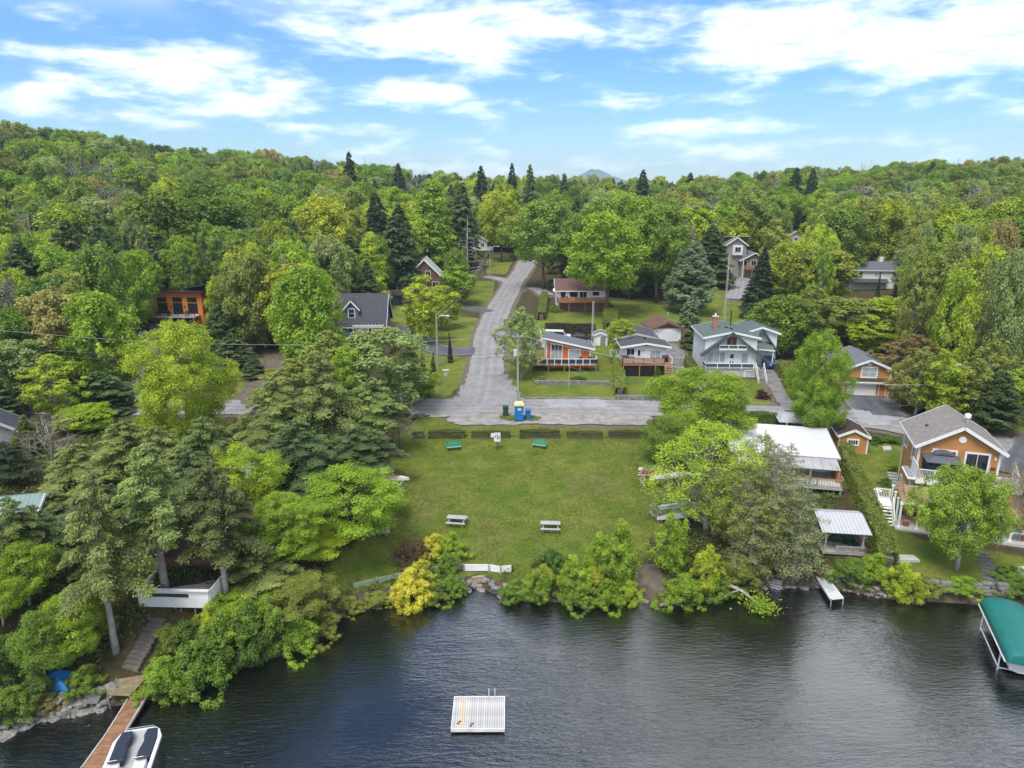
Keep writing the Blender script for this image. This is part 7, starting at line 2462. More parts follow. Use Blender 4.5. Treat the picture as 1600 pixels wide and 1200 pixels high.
# ------------------------------------------------------------------ trees placed one by one
# kind, column, depth, top row, width in columns, leaf colour, label
ONE = [
    # shore in front of the hemlocks
    ('hemlock_near_tall', 152, 42.5, 735, 150, 'hemlock_lit', 'tall hemlock with leaning bare grey trunk foot beside the stone stairs'),
    ('hemlock_near_tall', 238, 46.5, 688, 175, 'hemlock_lit', 'broad hemlock whose trunk crosses in front of the white porch'),
    ('hemlock_near_tall', 338, 47.0, 716, 150, (.20, .225, .075), 'pale feathery hemlock at the far end of the white porch'),
    ('hemlock_near_wide', 95, 54, 785, 160, 'hemlock', 'dark spreading hemlock beside the green roofed cottage'),
    ('hemlock_near', 190, 60, 655, 150, 'hemlock_lit', 'hemlock behind the tall leaning one, in front of the bright round maple'),
    ('hemlock_near_wide', 20, 50, 800, 120, 'hemlock', 'dark hemlock overhanging the pale green roof'),
    ('hemlock_near', 292, 53, 700, 140, 'hemlock', 'dark hemlock between the two tall ones in front of the white porch'),
    ('hemlock_near_wide', 160, 53, 760, 170, 'hemlock', 'shadowy hemlock behind the leaning trunk, above the stone stairs'),
    ('hemlock_near', 255, 58, 665, 150, 'hemlock_lit', 'olive hemlock hiding the pale cottage roof, beside the bright round maple trunk'),
    ('hemlock_near_wide', 65, 55, 770, 150, 'hemlock_lit', 'wide hemlock covering the green metal roof'),
    ('hemlock_near', 318, 59, 648, 140, 'hemlock_lit', 'olive hemlock in front of the round yellow green maple trunk'),
    ('hemlock_near_wide', 120, 60, 690, 140, 'hemlock_lit', 'olive hemlock beside the leafless pinkish tree'),
    ('hemlock_near', 55, 47, 790, 110, 'hemlock', 'dark hemlock between the birches and the green roofed cottage'),
    ('hemlock_near', 22, 45.5, 772, 110, 'hemlock_lit', 'olive hemlock standing in front of the pale green roof at the edge'),
    ('young_leaf_near', 1188, 63, 676, 110, 'olive', 'thin olive tree in front of the white metal roof'),
    ('hemlock_near_soft', 1232, 61, 690, 90, (.27, .29, .13), 'thin grey green hemlock whose top crosses the white metal roof'),
    ('bare', 75, 63, 655, 150, (.2, .2, .2), 'leafless tree with pinkish grey twigs below the white gabled house'),
    ('spruce', 38, 70, 648, 75, 'cedar', 'small dark spruce in front of the white gabled wall'),
    ('hemlock_near', 10, 62, 690, 90, 'spruce', 'dark hemlock below the slate roofed white house'),
    ('birch_near', 35, 44, 852, 85, 'bright', 'slender white birch near the water, fullest of the birches'),
    ('birch_near', -5, 42, 900, 75, 'bright', 'birch with two pale stems, farthest from the dock'),
    ('beech_near', 112, 42, 924, 125, 'bright', 'bright layered beech above the blue tarp'),
    ('birch_near', 60, 40, 960, 80, 'green', 'young birch leaning over the shore boulders'),
    ('alder_near', 385, 56, 702, 120, 'lime', 'vivid lime alder between the pale hemlock and dark hemlocks'),
    ('alder_near', 330, 60, 745, 80, 'bright', 'yellow green alder glimpsed behind the pale hemlock'),
    ('beech_near', 545, 57, 728, 170, 'bright', 'bright spreading beech beside the canoe rack and end-on picnic table'),
    ('alder_near', 480, 53, 825, 140, 'lime', 'lime alder hanging over the bank between hemlocks and lawn'),
    ('hemlock_near_wide', 412, 48.5, 845, 150, 'hemlock_lit', 'low olive hemlock overhanging the lake below the dark hemlocks'),
    ('maple_near_loose', 455, 47.5, 900, 130, 'olive', 'low olive maple whose boughs touch the lake'),
    ('alder_near', 375, 45.5, 930, 110, 'bright', 'bright alder on the bank right of the white porch'),
    ('maple_near', 440, 51, 775, 130, 'bright', 'fresh green maple between the olive hemlock and the bright beech'),
    ('alder_near', 590, 62, 765, 90, 'bright', 'leafy bright tree over the canoe rack at the lawn edge'),
    ('maple_near', 285, 75, 503, 160, 'lime', 'round vivid yellow green maple standing by the main road'),
    # hemlock clump left of the lawn
    ('hemlock_near', 425, 73, 590, 140, 'hemlock_lit', 'olive hemlock of the clump nearest the round yellow green maple'),
    ('hemlock_near_wide', 505, 75, 548, 160, 'hemlock_lit', 'tallest hemlock of the clump left of the lawn'),
    ('hemlock_near', 578, 77, 590, 140, 'hemlock_lit', 'hemlock of the clump closest to the main road'),
    ('hemlock_near_wide', 465, 65, 655, 160, 'hemlock', 'dark middle hemlock of the clump left of the lawn'),
    ('hemlock_near', 565, 68, 668, 140, 'hemlock', 'dark hemlock above the canoe rack'),
    ('hemlock_near_tall', 395, 64, 700, 110, 'hemlock', 'slim dark hemlock beside the vivid lime alder'),
    ('hemlock_near_wide', 515, 60, 742, 160, 'hemlock', 'low dark hemlock behind the bright spreading beech'),
    ('bare', 625, 78, 640, 110, (.2, .2, .2), 'thin grey leafless tree at the corner of the lawn and road'),
    ('ash', 598, 90, 512, 150, 'willow', 'pale willowy green tree screening the blue house from the road'),
    ('young_leaf', 512, 93, 515, 120, 'olive', 'olive young leafed tree in front of the blue house dormer'),
    ('ash', 545, 86, 538, 55, 'bright', 'narrow vivid green sapling in the olive trees by the blue house'),
    ('ash', 650, 96, 575, 70, 'bright', 'light green bushy tree beside the street sign'),
    ('young_leaf', 455, 88, 560, 120, 'olive', 'thin olive tree beside the bare earth lot'),
    # right of the lawn
    ('maple_near', 1095, 80, 578, 170, 'bright', 'big bright maple between the lawn and the cottage lane'),
    ('maple_near_loose', 1050, 73, 655, 110, 'green', 'green maple above the red canoe'),
    ('young_leaf_near', 1112, 60, 655, 195, 'lime', 'loose yellow green tree with visible branches above the canoe racks'),
    ('young_leaf_near', 1160, 57, 720, 150, 'olive', 'sparse olive tree with bare grey trunk by the fallen branch'),
    ('hemlock_near_soft', 1213, 56, 695, 150, (.29, .31, .14), 'soft grey green hemlock in front of the white roofed cottage'),
    ('hemlock_near_soft', 1250, 54, 742, 115, (.26, .285, .125), 'grey green hemlock beside the metal roofed pergola'),
    ('hemlock_near_soft', 1178, 54, 765, 100, (.26, .28, .11), 'low olive hemlock over the shore left of the narrow dock'),
    ('maple_near', 1281, 81, 517, 94, 'bright', 'vivid green oval maple behind the tool shed'),
    ('maple_high_near', 1512, 54.5, 735, 122, (.33, .43, .045), 'round leafy tree in front of the tan house porch'),
    ('young_leaf_near', 1610, 58, 700, 70, 'rust', 'rusty brown leafed tree beyond the tan house'),
    # along the left of the main road
    ('ash', 78, 101, 452, 105, 'bronze', 'bronze leafed tree beside the bright green one before the dark hemlocks'),
    ('maple_broad', 160, 100, 455, 118, 'bright', 'bright green maple left of the orange house'),
    ('maple', 12, 97, 480, 85, 'green', 'green tree at the far end of the main road'),
    ('young_leaf', 80, 88, 553, 105, 'lime', 'yellow green young leafed tree behind the white gabled house'),
    ('hemlock_dense', 160, 92, 580, 120, 'hemlock', 'dark hemlock in the shade behind the round yellow green maple'),
    ('ash', 30, 92, 530, 100, 'pale', 'pale feathery tree above the white gabled house'),
    ('hemlock', -10, 88, 590, 80, 'hemlock', 'dark hemlock at the very edge behind the white gabled house'),
    ('maple', 135, 84, 635, 90, 'lime', 'small lime maple on the bank below the main road'),
    ('pine', 347, 122, 470, 75, 'hemlock', 'dark cone shaped evergreen beside the orange house'),
    ('maple_broad', 400, 136, 372, 104, (.20, .28, .035), 'broad green and gold maple between the orange and blue houses'),
    ('maple', 468, 123, 413, 108, 'yellow', 'rounded golden yellow maple left of the blue house'),
    ('spruce', 395, 108, 550, 48, 'hemlock', 'small dark spruce by the bare earth lot'),
    ('maple', 345, 128, 432, 46, 'lime', 'small lime tree tight against the orange house wall'),
    ('hemlock_dense', 365, 112, 520, 80, 'hemlock', 'dark hemlock behind the small spruce by the earth lot'),
    # behind the orange house
    ('maple', 245, 176, 298, 140, (.18, .26, .032), 'large rounded maple rising behind the orange house roof'),
    ('maple_tall', 325, 190, 285, 115, 'green', 'tall deep green maple beside the large one behind the orange house'),
    ('hemlock', 40, 132, 372, 120, 'hemlock', 'dark hemlock in the row left of the orange house, farthest from it'),
    ('hemlock_dense', 115, 146, 342, 120, 'hemlock', 'tall dark hemlock in the row left of the orange house, at its middle'),
    ('hemlock', 165, 150, 352, 110, 'hemlock', 'dark hemlock in the row left of the orange house, behind the bright maple'),
    ('hemlock_dense', 205, 146, 412, 80, 'hemlock', 'dark hemlock standing right against the orange house'),
    ('maple', 92, 168, 358, 90, 'lime', 'lime maple poking out over the row of dark hemlocks'),
    # between blue house and side road
    ('layered_maple', 579, 161, 357, 62, 'lime', 'slim vivid lime tree right behind the blue house roof'),
    ('maple', 510, 186, 307, 100, 'yellow', 'yellow flowering maple above the dark spruces behind the blue house'),
    ('hemlock', 545, 166, 368, 95, 'hemlock', 'dark hemlock directly behind the blue house roof'),
    ('hemlock_dense', 460, 176, 345, 80, 'hemlock', 'dark hemlock above the golden yellow maple'),
    ('hemlock', 622, 186, 318, 90, 'hemlock', 'tall dark hemlock behind the brown metal roofed house'),
    ('hemlock', 590, 195, 300, 80, 'spruce', 'blackish hemlock between the lime tree and the tall hemlock'),
    ('layered_maple', 675, 214, 274, 100, 'bright', 'tall cone shaped bright tree behind the brown metal roofed house'),
    ('hemlock', 722, 226, 285, 75, 'hemlock', 'dark hemlock behind the small pale grey house'),
    ('maple_tall', 783, 242, 286, 70, 'lime', 'light green tree with tall bare stem above the side road end'),
    ('snag', 730, 186, 338, 62, (.2, .2, .2), 'dead grey conifer beside the side road lawn'),
    ('maple', 714, 178, 388, 44, 'green', 'leafy green tree just right of the grey metal roof'),
    ('aspen', 662, 129, 428, 58, 'lime', 'young birch like tree with pale stem on the lawn, nearest the dark driveway'),
    ('aspen', 690, 141, 446, 55, 'lime', 'young lime tree in the middle of the roadside lawn'),
    ('aspen', 716, 166, 414, 58, 'bright', 'young tree on the upper roadside lawn'),
    ('cedar', 649, 131, 487, 18, 'maroon', 'dark purplish column shrub at the edge of the dark driveway'),
    ('cedar', 703, 117, 520, 10, 'maroon', 'small dark red shrub alone on the roadside lawn'),
    ('cedar', 661, 112, 552, 12, 'hemlock', 'narrow dark column cedar beside the lawn pole, farther from it'),
    ('cedar', 676, 110, 550, 12, 'hemlock', 'narrow dark column cedar beside the lawn pole, closer to it'),
    # right of the side road
    ('maple_high', 850, 184, 313, 100, (.25, .37, .06), 'tall spreading maple with bare grey trunk at the top of the side road'),
    ('maple_high', 950, 150, 333, 122, 'bright', 'big vivid maple in front of the brown roofed bungalow'),
    ('maple_high', 1030, 166, 320, 105, 'green', 'deep green maple right of the vivid one'),
    ('pine', 1080, 154, 378, 100, 'blue', 'blue green pine on the lawn above the garage'),
    ('spruce', 1190, 150, 382, 70, 'spruce', 'dark spruce standing alone on the lawn above the chalet'),
    ('hemlock', 1112, 188, 350, 85, 'hemlock', 'dark hemlock between the blue green pine and the grey house'),
    ('cedar', 1078, 142, 456, 42, 'blue', 'small cedar at the foot of the blue green pine'),
    ('cedar', 1088, 124, 497, 55, (.15, .205, .075), 'bushy pale cedar beside the chalet'),
    ('young_leaf', 815, 106, 478, 80, 'willow', 'soft willow like tree on the corner by the transformer pole'),
    ('ash', 970, 114.5, 497, 46, 'lime', 'small golden green tree between the orange cottage and white bungalow'),
    ('maple_tall', 935, 262, 303, 45, 'orange', 'orange budding tree above the vivid maple'),
    ('aspen', 985, 172, 400, 40, 'pale', 'pale shrubby tree in the shade of the vivid maple'),
    # right hand woods
    ('ash', 1285, 150, 383, 115, (.29, .33, .045), 'golden green tree left of the long white house'),
    ('maple', 1232, 160, 375, 80, 'lime', 'lime tree beside the golden green one above the chalet'),
    ('ash', 1325, 126, 464, 130, 'olive', 'broad olive tree above the tan garage'),
    ('maple', 1225, 119, 462, 100, 'green', 'green tree beside the chalet wing'),
    ('young_leaf', 1265, 122, 445, 100, 'olive', 'thin olive tree between the chalet wing and the tan garage'),
    ('aspen', 1360, 119, 492, 70, 'lime', 'lime tree growing over the tan garage roof'),
    ('young_leaf', 1452, 140, 415, 130, 'olive', 'thin tree with white branching stem above the tan garage'),
    ('hemlock', 1512, 126, 438, 110, (.14, .155, .075), 'grey green hemlock in the woods beyond the tan garage'),
    ('ash', 1570, 116, 455, 130, 'lime', 'wide yellow green tree over the road beyond the tan house'),
    ('young_leaf', 1425, 102, 522, 110, (.25, .21, .065), 'bronze green thin tree beside the tan garage wall'),
    ('young_leaf', 1480, 97, 560, 95, 'olive', 'thin olive tree in front of the tiny hut'),
    ('pine', 1560, 84, 580, 90, (.15, .20, .07), 'young pine by the road behind the tan house'),
    ('ash', 1400, 122, 462, 90, 'lime', 'yellow green tree right of the long white house'),
    ('maple', 1600, 104, 520, 90, 'green', 'green tree above the road beyond the young pine'),
    ('aspen', 1455, 93, 600, 60, 'lime', 'small lime tree at the roadside beyond the garage asphalt'),
    ('spruce', 1372, 146, 425, 16, 'spruce', 'small dark spruce against the long white house wall, left one'),
    ('spruce', 1398, 144, 428, 20, 'spruce', 'small dark spruce against the long white house wall, right one'),
    ('ash', 1510, 150, 392, 110, 'bright', 'fresh green tree high in the woods beyond the tan garage'),
    ('young_leaf', 1440, 90, 540, 75, 'olive', 'thin olive tree at the garage edge of the roadside woods'),
    ('aspen', 1470, 88, 545, 60, 'lime', 'slim lime tree with pale stem in the roadside woods, nearer the garage'),
    ('young_leaf', 1500, 88, 572, 75, 'lime', 'thin lime tree in front of the lamp pole'),
    ('aspen', 1526, 87, 560, 60, 'olive', 'slim olive tree between the lamp pole and the crossarm pole'),
    ('young_leaf', 1548, 90, 530, 85, 'olive', 'taller thin olive tree behind the young pine'),
    ('ash', 1590, 87, 575, 80, 'bright', 'bright bushy tree at the roadside past the young pine'),
    ('young_leaf', 1412, 93, 560, 60, 'bronze', 'thin bronze sapling beside the blue bin and garage'),
    ('hemlock', 548, 300, 236, 46, 'spruce', 'dark spire on the skyline above the yellow flowering maple'),
    ('hemlock', 622, 300, 254, 48, 'spruce', 'dark broad spire on the skyline left of the cone shaped bright tree'),
    ('hemlock_dense', 752, 290, 258, 48, 'spruce', 'dark skyline evergreen left of the light green road end tree'),
    ('hemlock', 800, 285, 254, 40, 'spruce', 'tall blackish evergreen at the skyline right over the side road'),
    ('hemlock_dense', 828, 280, 256, 42, 'hemlock', 'tall blackish evergreen at the skyline beside the one over the side road'),
    ('hemlock', 880, 290, 270, 45, 'hemlock', 'dark evergreen at the skyline above the tall bare trunked maple'),
    ('hemlock', 1003, 290, 264, 50, 'spruce', 'dark ragged evergreen on the skyline right of the mountain'),
    ('hemlock', 1076, 300, 269, 46, 'spruce', 'dark spire on the skyline above the deep green maple'),
    ('hemlock_dense', 1240, 310, 261, 46, 'spruce', 'first of two dark evergreens together on the skyline above the lone spruce'),
    ('hemlock', 1268, 312, 262, 42, 'spruce', 'second of two dark evergreens together on the skyline'),
    ('hemlock', 1452, 330, 252, 42, 'spruce', 'dark evergreen on the ridge above the long white house'),
    ('ash', 1592, 150, 415, 110, 'yellow', 'golden tree at the edge of the woods beyond the tan garage'),
]
for k in ONE:
    tree_px(*k)

# ------------------------------------------------------------------ shrubs
SHRUBS = [  # kind, column, base row, height m, width m, colour, label
    ('bush_near', 640, 942, 2.6, 3.6, 'gold', 'yellow flowering forsythia at the water below the plastic fence'),
    ('bush_near', 675, 868, 1.9, 2.6, 'gold', 'yellow flowering forsythia on the lawn beside the brown leafless bush'),
    ('bush_near', 655, 905, 1.7, 2.2, 'gold', 'smaller yellow forsythia between the brown bush and the plastic fence'),
    ('bush_twiggy', 645, 878, 2.0, 3.8, (.13, .075, .045), 'brown leafless bush next to the yellow forsythia'),
    ('bush_near', 703, 868, 2.0, 2.8, 'bright', 'light green bush right of the forsythia on the lawn'),
    ('bush_near', 700, 890, 1.5, 2.8, 'green', 'green bush above the plastic fence and boulders'),
    ('bush_near', 672, 938, 1.3, 2.6, 'green', 'low green bush at the water right of the yellow forsythia'),
    ('bush_near', 708, 930, 1.6, 2.3, 'green', 'green bush beside the beach steps boulders'),
    ('bush_near', 590, 944, 1.0, 2.6, 'olive', 'low olive bush under the pale green plastic fence'),
    ('bush_near', 800, 936, 1.4, 2.4, 'green', 'low leafy bush on the lawn side of the beach steps'),
    ('bush_near_tall', 845, 935, 2.3, 3.0, 'green', 'leafy lakeside shrub nearest the white barrier'),
    ('bush_near', 862, 890, 2.0, 2.8, 'deep', 'dark green shrub near the grey picnic table'),
    ('bush_near', 850, 915, 1.9, 2.3, (.40, .44, .03), 'shrub speckled with yellow flowers among the lakeside shrubs'),
    ('bush_near_tall', 895, 925, 3.0, 2.6, 'bright', 'tall bright shrub in the middle of the lakeside thicket'),
    ('bush_near_tall', 935, 900, 3.6, 2.6, 'bright', 'tall bright green shrub rising over the lawn edge'),
    ('bush_near_tall', 968, 905, 4.8, 3.4, 'bright', 'tallest bright shrub of the lakeside thicket'),
    ('bush_near', 900, 945, 1.9, 2.8, 'green', 'rounded green shrub leaning over the water mid thicket'),
    ('bush_near', 942, 945, 2.0, 2.8, 'bright', 'rounded bright shrub at the water near the dirt ramp'),
    ('bush_near', 978, 938, 2.0, 2.4, 'lime', 'lime shrub right beside the dirt ramp'),
    ('bush_near', 925, 925, 2.2, 2.8, (.38, .44, .035), 'yellowish shrub in the middle of the lakeside thicket'),
    ('bush_near_tall', 1050, 890, 4.6, 3.4, 'bright', 'tall bright shrub right of the dirt ramp'),
    ('bush_near', 1068, 945, 2.6, 3.4, 'bright', 'bright shrub at the water right of the dirt ramp'),
    ('bush_near_tall', 1100, 920, 3.4, 3.0, 'lime', 'yellow green shrub below the sparse olive tree'),
    ('bush_near', 1115, 930, 2.0, 3.0, 'green', 'green shrub on the bank left of the fallen branch'),
    ('bush_near', 1160, 915, 2.4, 3.4, 'olive', 'olive shrub above the fallen branch'),
    ('bush_near', 1215, 890, 2.4, 3.0, 'olive', 'olive shrub beside the metal swim steps'),
    ('bush_near_tall', 1260, 880, 3.0, 2.8, (.19, .21, .07), 'grey olive shrub at the head of the narrow dock'),
    ('bush_near', 1330, 905, 1.9, 3.4, 'green', 'leafy green shrub right of the narrow dock'),
    ('bush_near', 1362, 900, 2.0, 3.0, 'bright', 'bright shrub at the lake end of the cedar hedge'),
    ('bush_near_tall', 1412, 937, 2.8, 3.0, 'lime', 'rounded yellow green willow bush over the lake wall'),
    ('bush_near', 1445, 922, 1.2, 2.4, 'olive', 'low olive shrub on the lake wall beside the rounded bush'),
    ('bush_near', 1500, 920, 1.1, 2.6, 'bright', 'low bright shrub above the stacked slab wall'),
    ('bush_near', 1575, 905, 1.4, 2.4, 'green', 'green shrub beside the lower slab stairs'),
    ('bush_near', 1600, 930, 1.6, 2.8, 'green', 'green shrub behind the boat lift'),
    ('bush_near', 1384, 812, .9, 1.3, 'green', 'small round green shrub at the foot of the white stairs'),
    ('bush_near', 1395, 735, 1.0, 1.6, 'lime', 'small lime shrub by the flagstone path'),
    ('bush_near', 1383, 757, .8, 1.3, 'deep', 'small dark shrub beside the flagstone path'),
    ('bush_near', 1370, 690, .8, 2.6, 'deep', 'low dark shrub at the road edge right of the tool shed'),
    ('bush_near', 1395, 692, .9, 2.2, 'deep', 'low dark shrub near the corner of the tan house'),
    ('bush_near', 1418, 692, 1.6, 1.4, 'blue', 'small blue green conifer shrub at the tan house corner'),
    ('bush_near', 1325, 716, .8, 2.6, 'deep', 'low planting in front of the orange tool shed'),
    ('bush_near', 260, 1088, 2.8, 3.2, 'bright', 'bright shrub overhanging the lake beside the reddish dock'),
    ('bush_near', 305, 1075, 3.2, 3.8, 'green', 'large green shrub overhanging the lake right of the dock'),
    ('bush_near_tall', 345, 1046, 3.8, 3.2, 'green', 'green shrub hanging over the lake below the wire fence'),
    ('bush_near', 300, 1015, 2.2, 3.4, 'deep', 'dark shrub below the wire fence'),
    ('bush_near_tall', 330, 1010, 2.8, 2.4, 'lime', 'lime shrub below the wire fence'),
    ('bush_near', 270, 1010, 1.6, 2.4, 'olive', 'olive shrub beside the stone stairs'),
    ('bush_near', 130, 1075, 1.5, 2.2, 'green', 'green shrub on the shore boulders left of the platform'),
    ('bush_near', 60, 1090, 1.8, 2.6, 'deep', 'dark shrub behind the shore boulders'),
    ('bush_near', 20, 1115, 1.8, 3.0, 'green', 'green shrub over the shore boulders farthest from the dock'),
    ('bush_near', 75, 1105, .9, 2.0, 'rust', 'rusty low shrub over the shore boulders'),
    ('bush_near', 15, 1050, 2.6, 3.2, 'deep', 'dark shrub under the white birches'),
    ('bush_near', 85, 1030, 2.0, 3.0, 'green', 'green shrub between the birches and the blue tarp'),
    ('bush_near_tall', 428, 1016, 3.8, 3.2, 'green', 'green shrub dipping into the lake below the alders'),
    ('bush_near', 470, 1010, 2.2, 3.2, 'bright', 'bright shrub at the lake edge below the low beech'),
    ('bush_near', 505, 985, 1.6, 3.0, 'olive', 'olive shrub on the bank at the end of the tree line'),
    ('bush_near', 545, 955, 1.2, 2.6, 'olive', 'low olive shrub where the lawn bank begins'),
    ('bush_near_tall', 392, 1030, 4.0, 3.2, 'deep', 'dark shrub in the shade over the lake'),
    ('bush_near', 665, 618, 1.8, 3.0, 'olive', 'olive bush at the road corner under the street sign'),
    ('bush_near', 680, 598, 1.6, 2.4, 'lime', 'lime bush beside the lawn pole'),
    ('bush_near', 1168, 470, 2.0, 3.0, 'deep', 'dark bush beside the uphill drive'),
    ('cedar', 1028, 590, 1.9, 1.5, 'deep', 'clipped round cone bush by the white bungalow steps'),
    ('bush_near', 1190, 622, 1.2, 2.2, 'maroon', 'dark red bush on the lawn below the chalet'),
    ('bush_near', 866, 487, 1.4, 3.0, 'green', 'green bush beside the cedar deck posts'),
    ('bush_near', 845, 594, .7, 2.2, 'olive', 'low planting on the stone wall under the orange cottage deck, near its side deck'),
    ('bush_near', 905, 594, .7, 2.6, 'deep', 'low planting on the stone wall under the orange cottage deck, near its middle'),
    ('bush_near', 1052, 628, 1.6, 3.0, 'bright', 'bright bush at the road edge below the white bungalow'),
]
for kind, px, row, h, w, col, lb in SHRUBS:
    p = ground(px, row)
    plant(kind, p.x, p.y, h, w, col, lb, 'shrub', None, 'forsythia_bush' if col == 'gold' else 'shrub', z=max(p.z, .1) - .1)


def fallen_branch():
    a, b = unproj(1140, 915, 1.0), unproj(1192, 950, .3)
    o = a
    t = thing('fallen_branch', 'grey fallen branch with green leaves reaching into the lake', 'branch', o)
    d = b - a
    pts = [Vector((0, 0, 0)), d * .35 + Vector((0, 0, .25)), d * .7 + Vector((0, 0, .15)), d]
    part('limb', MB().tube(pts, [.16, .12, .08, .03], 6).tube([d * .3 + Vector((0, 0, .2)), d * .4 + Vector((-1.2, -.3, .3)), d * .45 + Vector((-2.0, -.5, 0))], [.06, .04, .015], 5), BARK_PALE, t)
    r = np.random.default_rng(4)
    n = 900
    c = np.array(d) * r.uniform(.75, 1.1, n)[:, None] + r.normal(size=(n, 3)) * np.array([.55, .5, .22]) + np.array([0, 0, .15])
    f = put('foliage', leaf_mesh('branch_foliage', c, unit(r.normal(size=(n, 3)) + [0, 0, 1]), .2, .13, .5 + r.normal(size=n) * .15, r), t)
    f.color = (*LEAF_COL['bright'], 1)


fallen_branch()

# ------------------------------------------------------------------ forest
KEEP_CLEAR = [  # pixel boxes of houses and open ground that nothing nearer may cover: x0, x1, y0, y1, depth
    (232, 330, 440, 520, 150), (525, 612, 452, 530, 145), (628, 712, 390, 458, 195), (735, 775, 360, 402, 255), (862, 950, 432, 492, 165), (830, 935, 520, 590, 130),
    (1015, 1070, 490, 538, 140), (1098, 1215, 498, 600, 128), (1128, 1190, 370, 436, 212), (1322, 1415, 410, 456, 182), (1300, 1392, 538, 622, 108), (975, 1050, 505, 592, 128),
    (735, 845, 405, 650, 260), (600, 760, 465, 600, 150), (840, 1060, 470, 640, 150), (1040, 1240, 445, 640, 165), (1132, 1172, 430, 480, 215), (1236, 1250, 368, 382, 320)]


def project(x, y, z):
    zc = y * CP + (CAM_H - z) * SP
    dn = (CAM_H - z) * CP - y * SP
    return 800 + F_PX * x / zc, 600 + F_PX * dn / zc


def forest():
    r = np.random.default_rng(77)
    cand = []
    for sp, d0, d1 in ((6.4, 96, 190), (8.6, 190, 280), (10.5, 280, 560)):
        gx = np.arange(-d1 * .86, d1 * .86, sp)
        gy = np.arange(60, d1, sp)
        X, Y = np.meshgrid(gx, gy)
        X = X + r.uniform(-.45, .45, X.shape) * sp
        Y = Y + r.uniform(-.45, .45, Y.shape) * sp
        D = np.hypot(X, Y)
        ok = (D >= d0) & (D < d1) & (np.abs(X) < Y * .84 + 4) & (Y > 101)
        X, Y = X[ok], Y[ok]
        ok = (polyline_dist(X, Y, MAIN_ROAD) > 7) & (polyline_dist(X, Y, SIDE_ROAD) > 6)
        for pts, w in DRIVES.values():
            ok &= polyline_dist(X, Y, pts) > w / 2 + 2.5
        for p in LAWNS:
            ok &= ~in_poly(X, Y, p)
        cand += list(zip(X[ok], Y[ok]))
    ones = [(o.location.x, o.location.y) for o in COL.objects if o.parent is None and o.get('category') == 'tree']
    ox, oy = np.array([p[0] for p in ones]), np.array([p[1] for p in ones])
    houses = [(o.location.x, o.location.y) for o in COL.objects if o.parent is None and o.get('category') in ('house', 'garage', 'shed', 'hut')]
    trees = []
    for x, y in cand:
        if len(ox) and np.min(np.hypot(ox - x, oy - y)) < 3.4:
            continue
        if min(math.hypot(hx - x, hy + 3 - y) for hx, hy in houses) < 8.5:
            continue
        u, D = x / y, math.hypot(x, y)
        g = tz(x, y)
        # which kind grows here
        con = .19 if u < -.42 else .36 if u < -.22 else .62 if u < .12 else .36 if u < .3 else .07
        if D > 330 and -.3 < u < .3:
            con = .72
        patch = math.sin(x * .045 + 1) * math.sin(y * .05 + 2)
        con = min(.9, max(.03, con + (.22 if u < .3 else .08) * patch))
        if r.uniform() < con:
            kind = r.choice(['hemlock', 'hemlock_dense', 'spruce', 'hemlock', 'pine'], p=[.35, .25, .22, .1, .08])
            col = r.choice(['hemlock', 'spruce', 'hemlock_lit', 'blue'], p=[.55, .28, .12, .05])
            h, w = r.uniform(12, 17) + (2 if D > 250 and r.uniform() < .5 else 0), r.uniform(5.5, 8.0) * (1.35 if D > 230 else 1)
            sp_name, cname = ('spruce' if kind == 'spruce' else 'pine' if kind == 'pine' else 'hemlock'), {'hemlock': 'dark green', 'spruce': 'blackish green', 'hemlock_lit': 'olive green', 'blue': 'bluish green'}[col]
        else:
            kind = r.choice(['maple', 'maple_tall', 'maple_broad', 'ash', 'young_leaf', 'aspen', 'bare'], p=[.28, .18, .22, .14, .09, .06, .03] if u < .3 or D > 190 else [.14, .12, .10, .22, .26, .14, .02])
            if D > 240 and abs(u) > .22:
                pal, pr = ['green', 'olive', 'bright', 'bronze', 'rust', 'deep', 'pale', 'grey', 'yellow'], [.32, .30, .20, .03, .0, .07, .06, .01, .01]
            elif u > .25:
                pal, pr = ['lime', 'olive', 'bright', 'bronze', 'green', 'pale', 'yellow', 'deep', 'grey'], [.23, .28, .16, .03, .16, .08, .03, .02, .01]
            else:
                pal, pr = ['green', 'bright', 'lime', 'olive', 'deep', 'pale', 'bronze', 'yellow', 'grey'], [.30, .20, .13, .16, .09, .06, .02, .03, .01]
            col = r.choice(pal, p=pr)
            if kind == 'bare':
                col = 'grey'
            h, w = r.uniform(13, 19) + 3 * (D > 200), r.uniform(6.5, 10.5) * (1.55 if D > 200 else 1)
            if kind == 'aspen':
                w *= .62
            elif u > .3 and D < 190:
                w *= .78
                h *= 1.08
            sp_name = {'maple': 'round broadleaf', 'maple_tall': 'tall broadleaf', 'maple_broad': 'broad broadleaf', 'ash': 'upright ash', 'young_leaf': 'thin young tree', 'aspen': 'slim aspen', 'bare': 'leafless grey tree'}[kind]
            cname = {'green': 'green', 'bright': 'bright green', 'lime': 'lime green', 'olive': 'olive green', 'deep': 'deep green', 'pale': 'pale green', 'bronze': 'bronze', 'yellow': 'golden', 'grey': 'greyish', 'rust': 'rusty'}[col]
        px, top = project(x, y, g + h)
        _, bot = project(x, y, g + 1)
        hw = F_PX * w / 2 / (y * CP + 8) * .9
        hit = False
        for x0, x1, y0, y1, dd in KEEP_CLEAR:
            if y < dd and px + hw > x0 and px - hw < x1 and top < y1 and bot > y0:
                hit = True
                break
        if hit:
            continue
        trees.append((hw * 2 * (bot - top), x, y, g, h, w, kind, col, sp_name, cname, u, D))
    trees.sort(key=lambda t: -t[0])
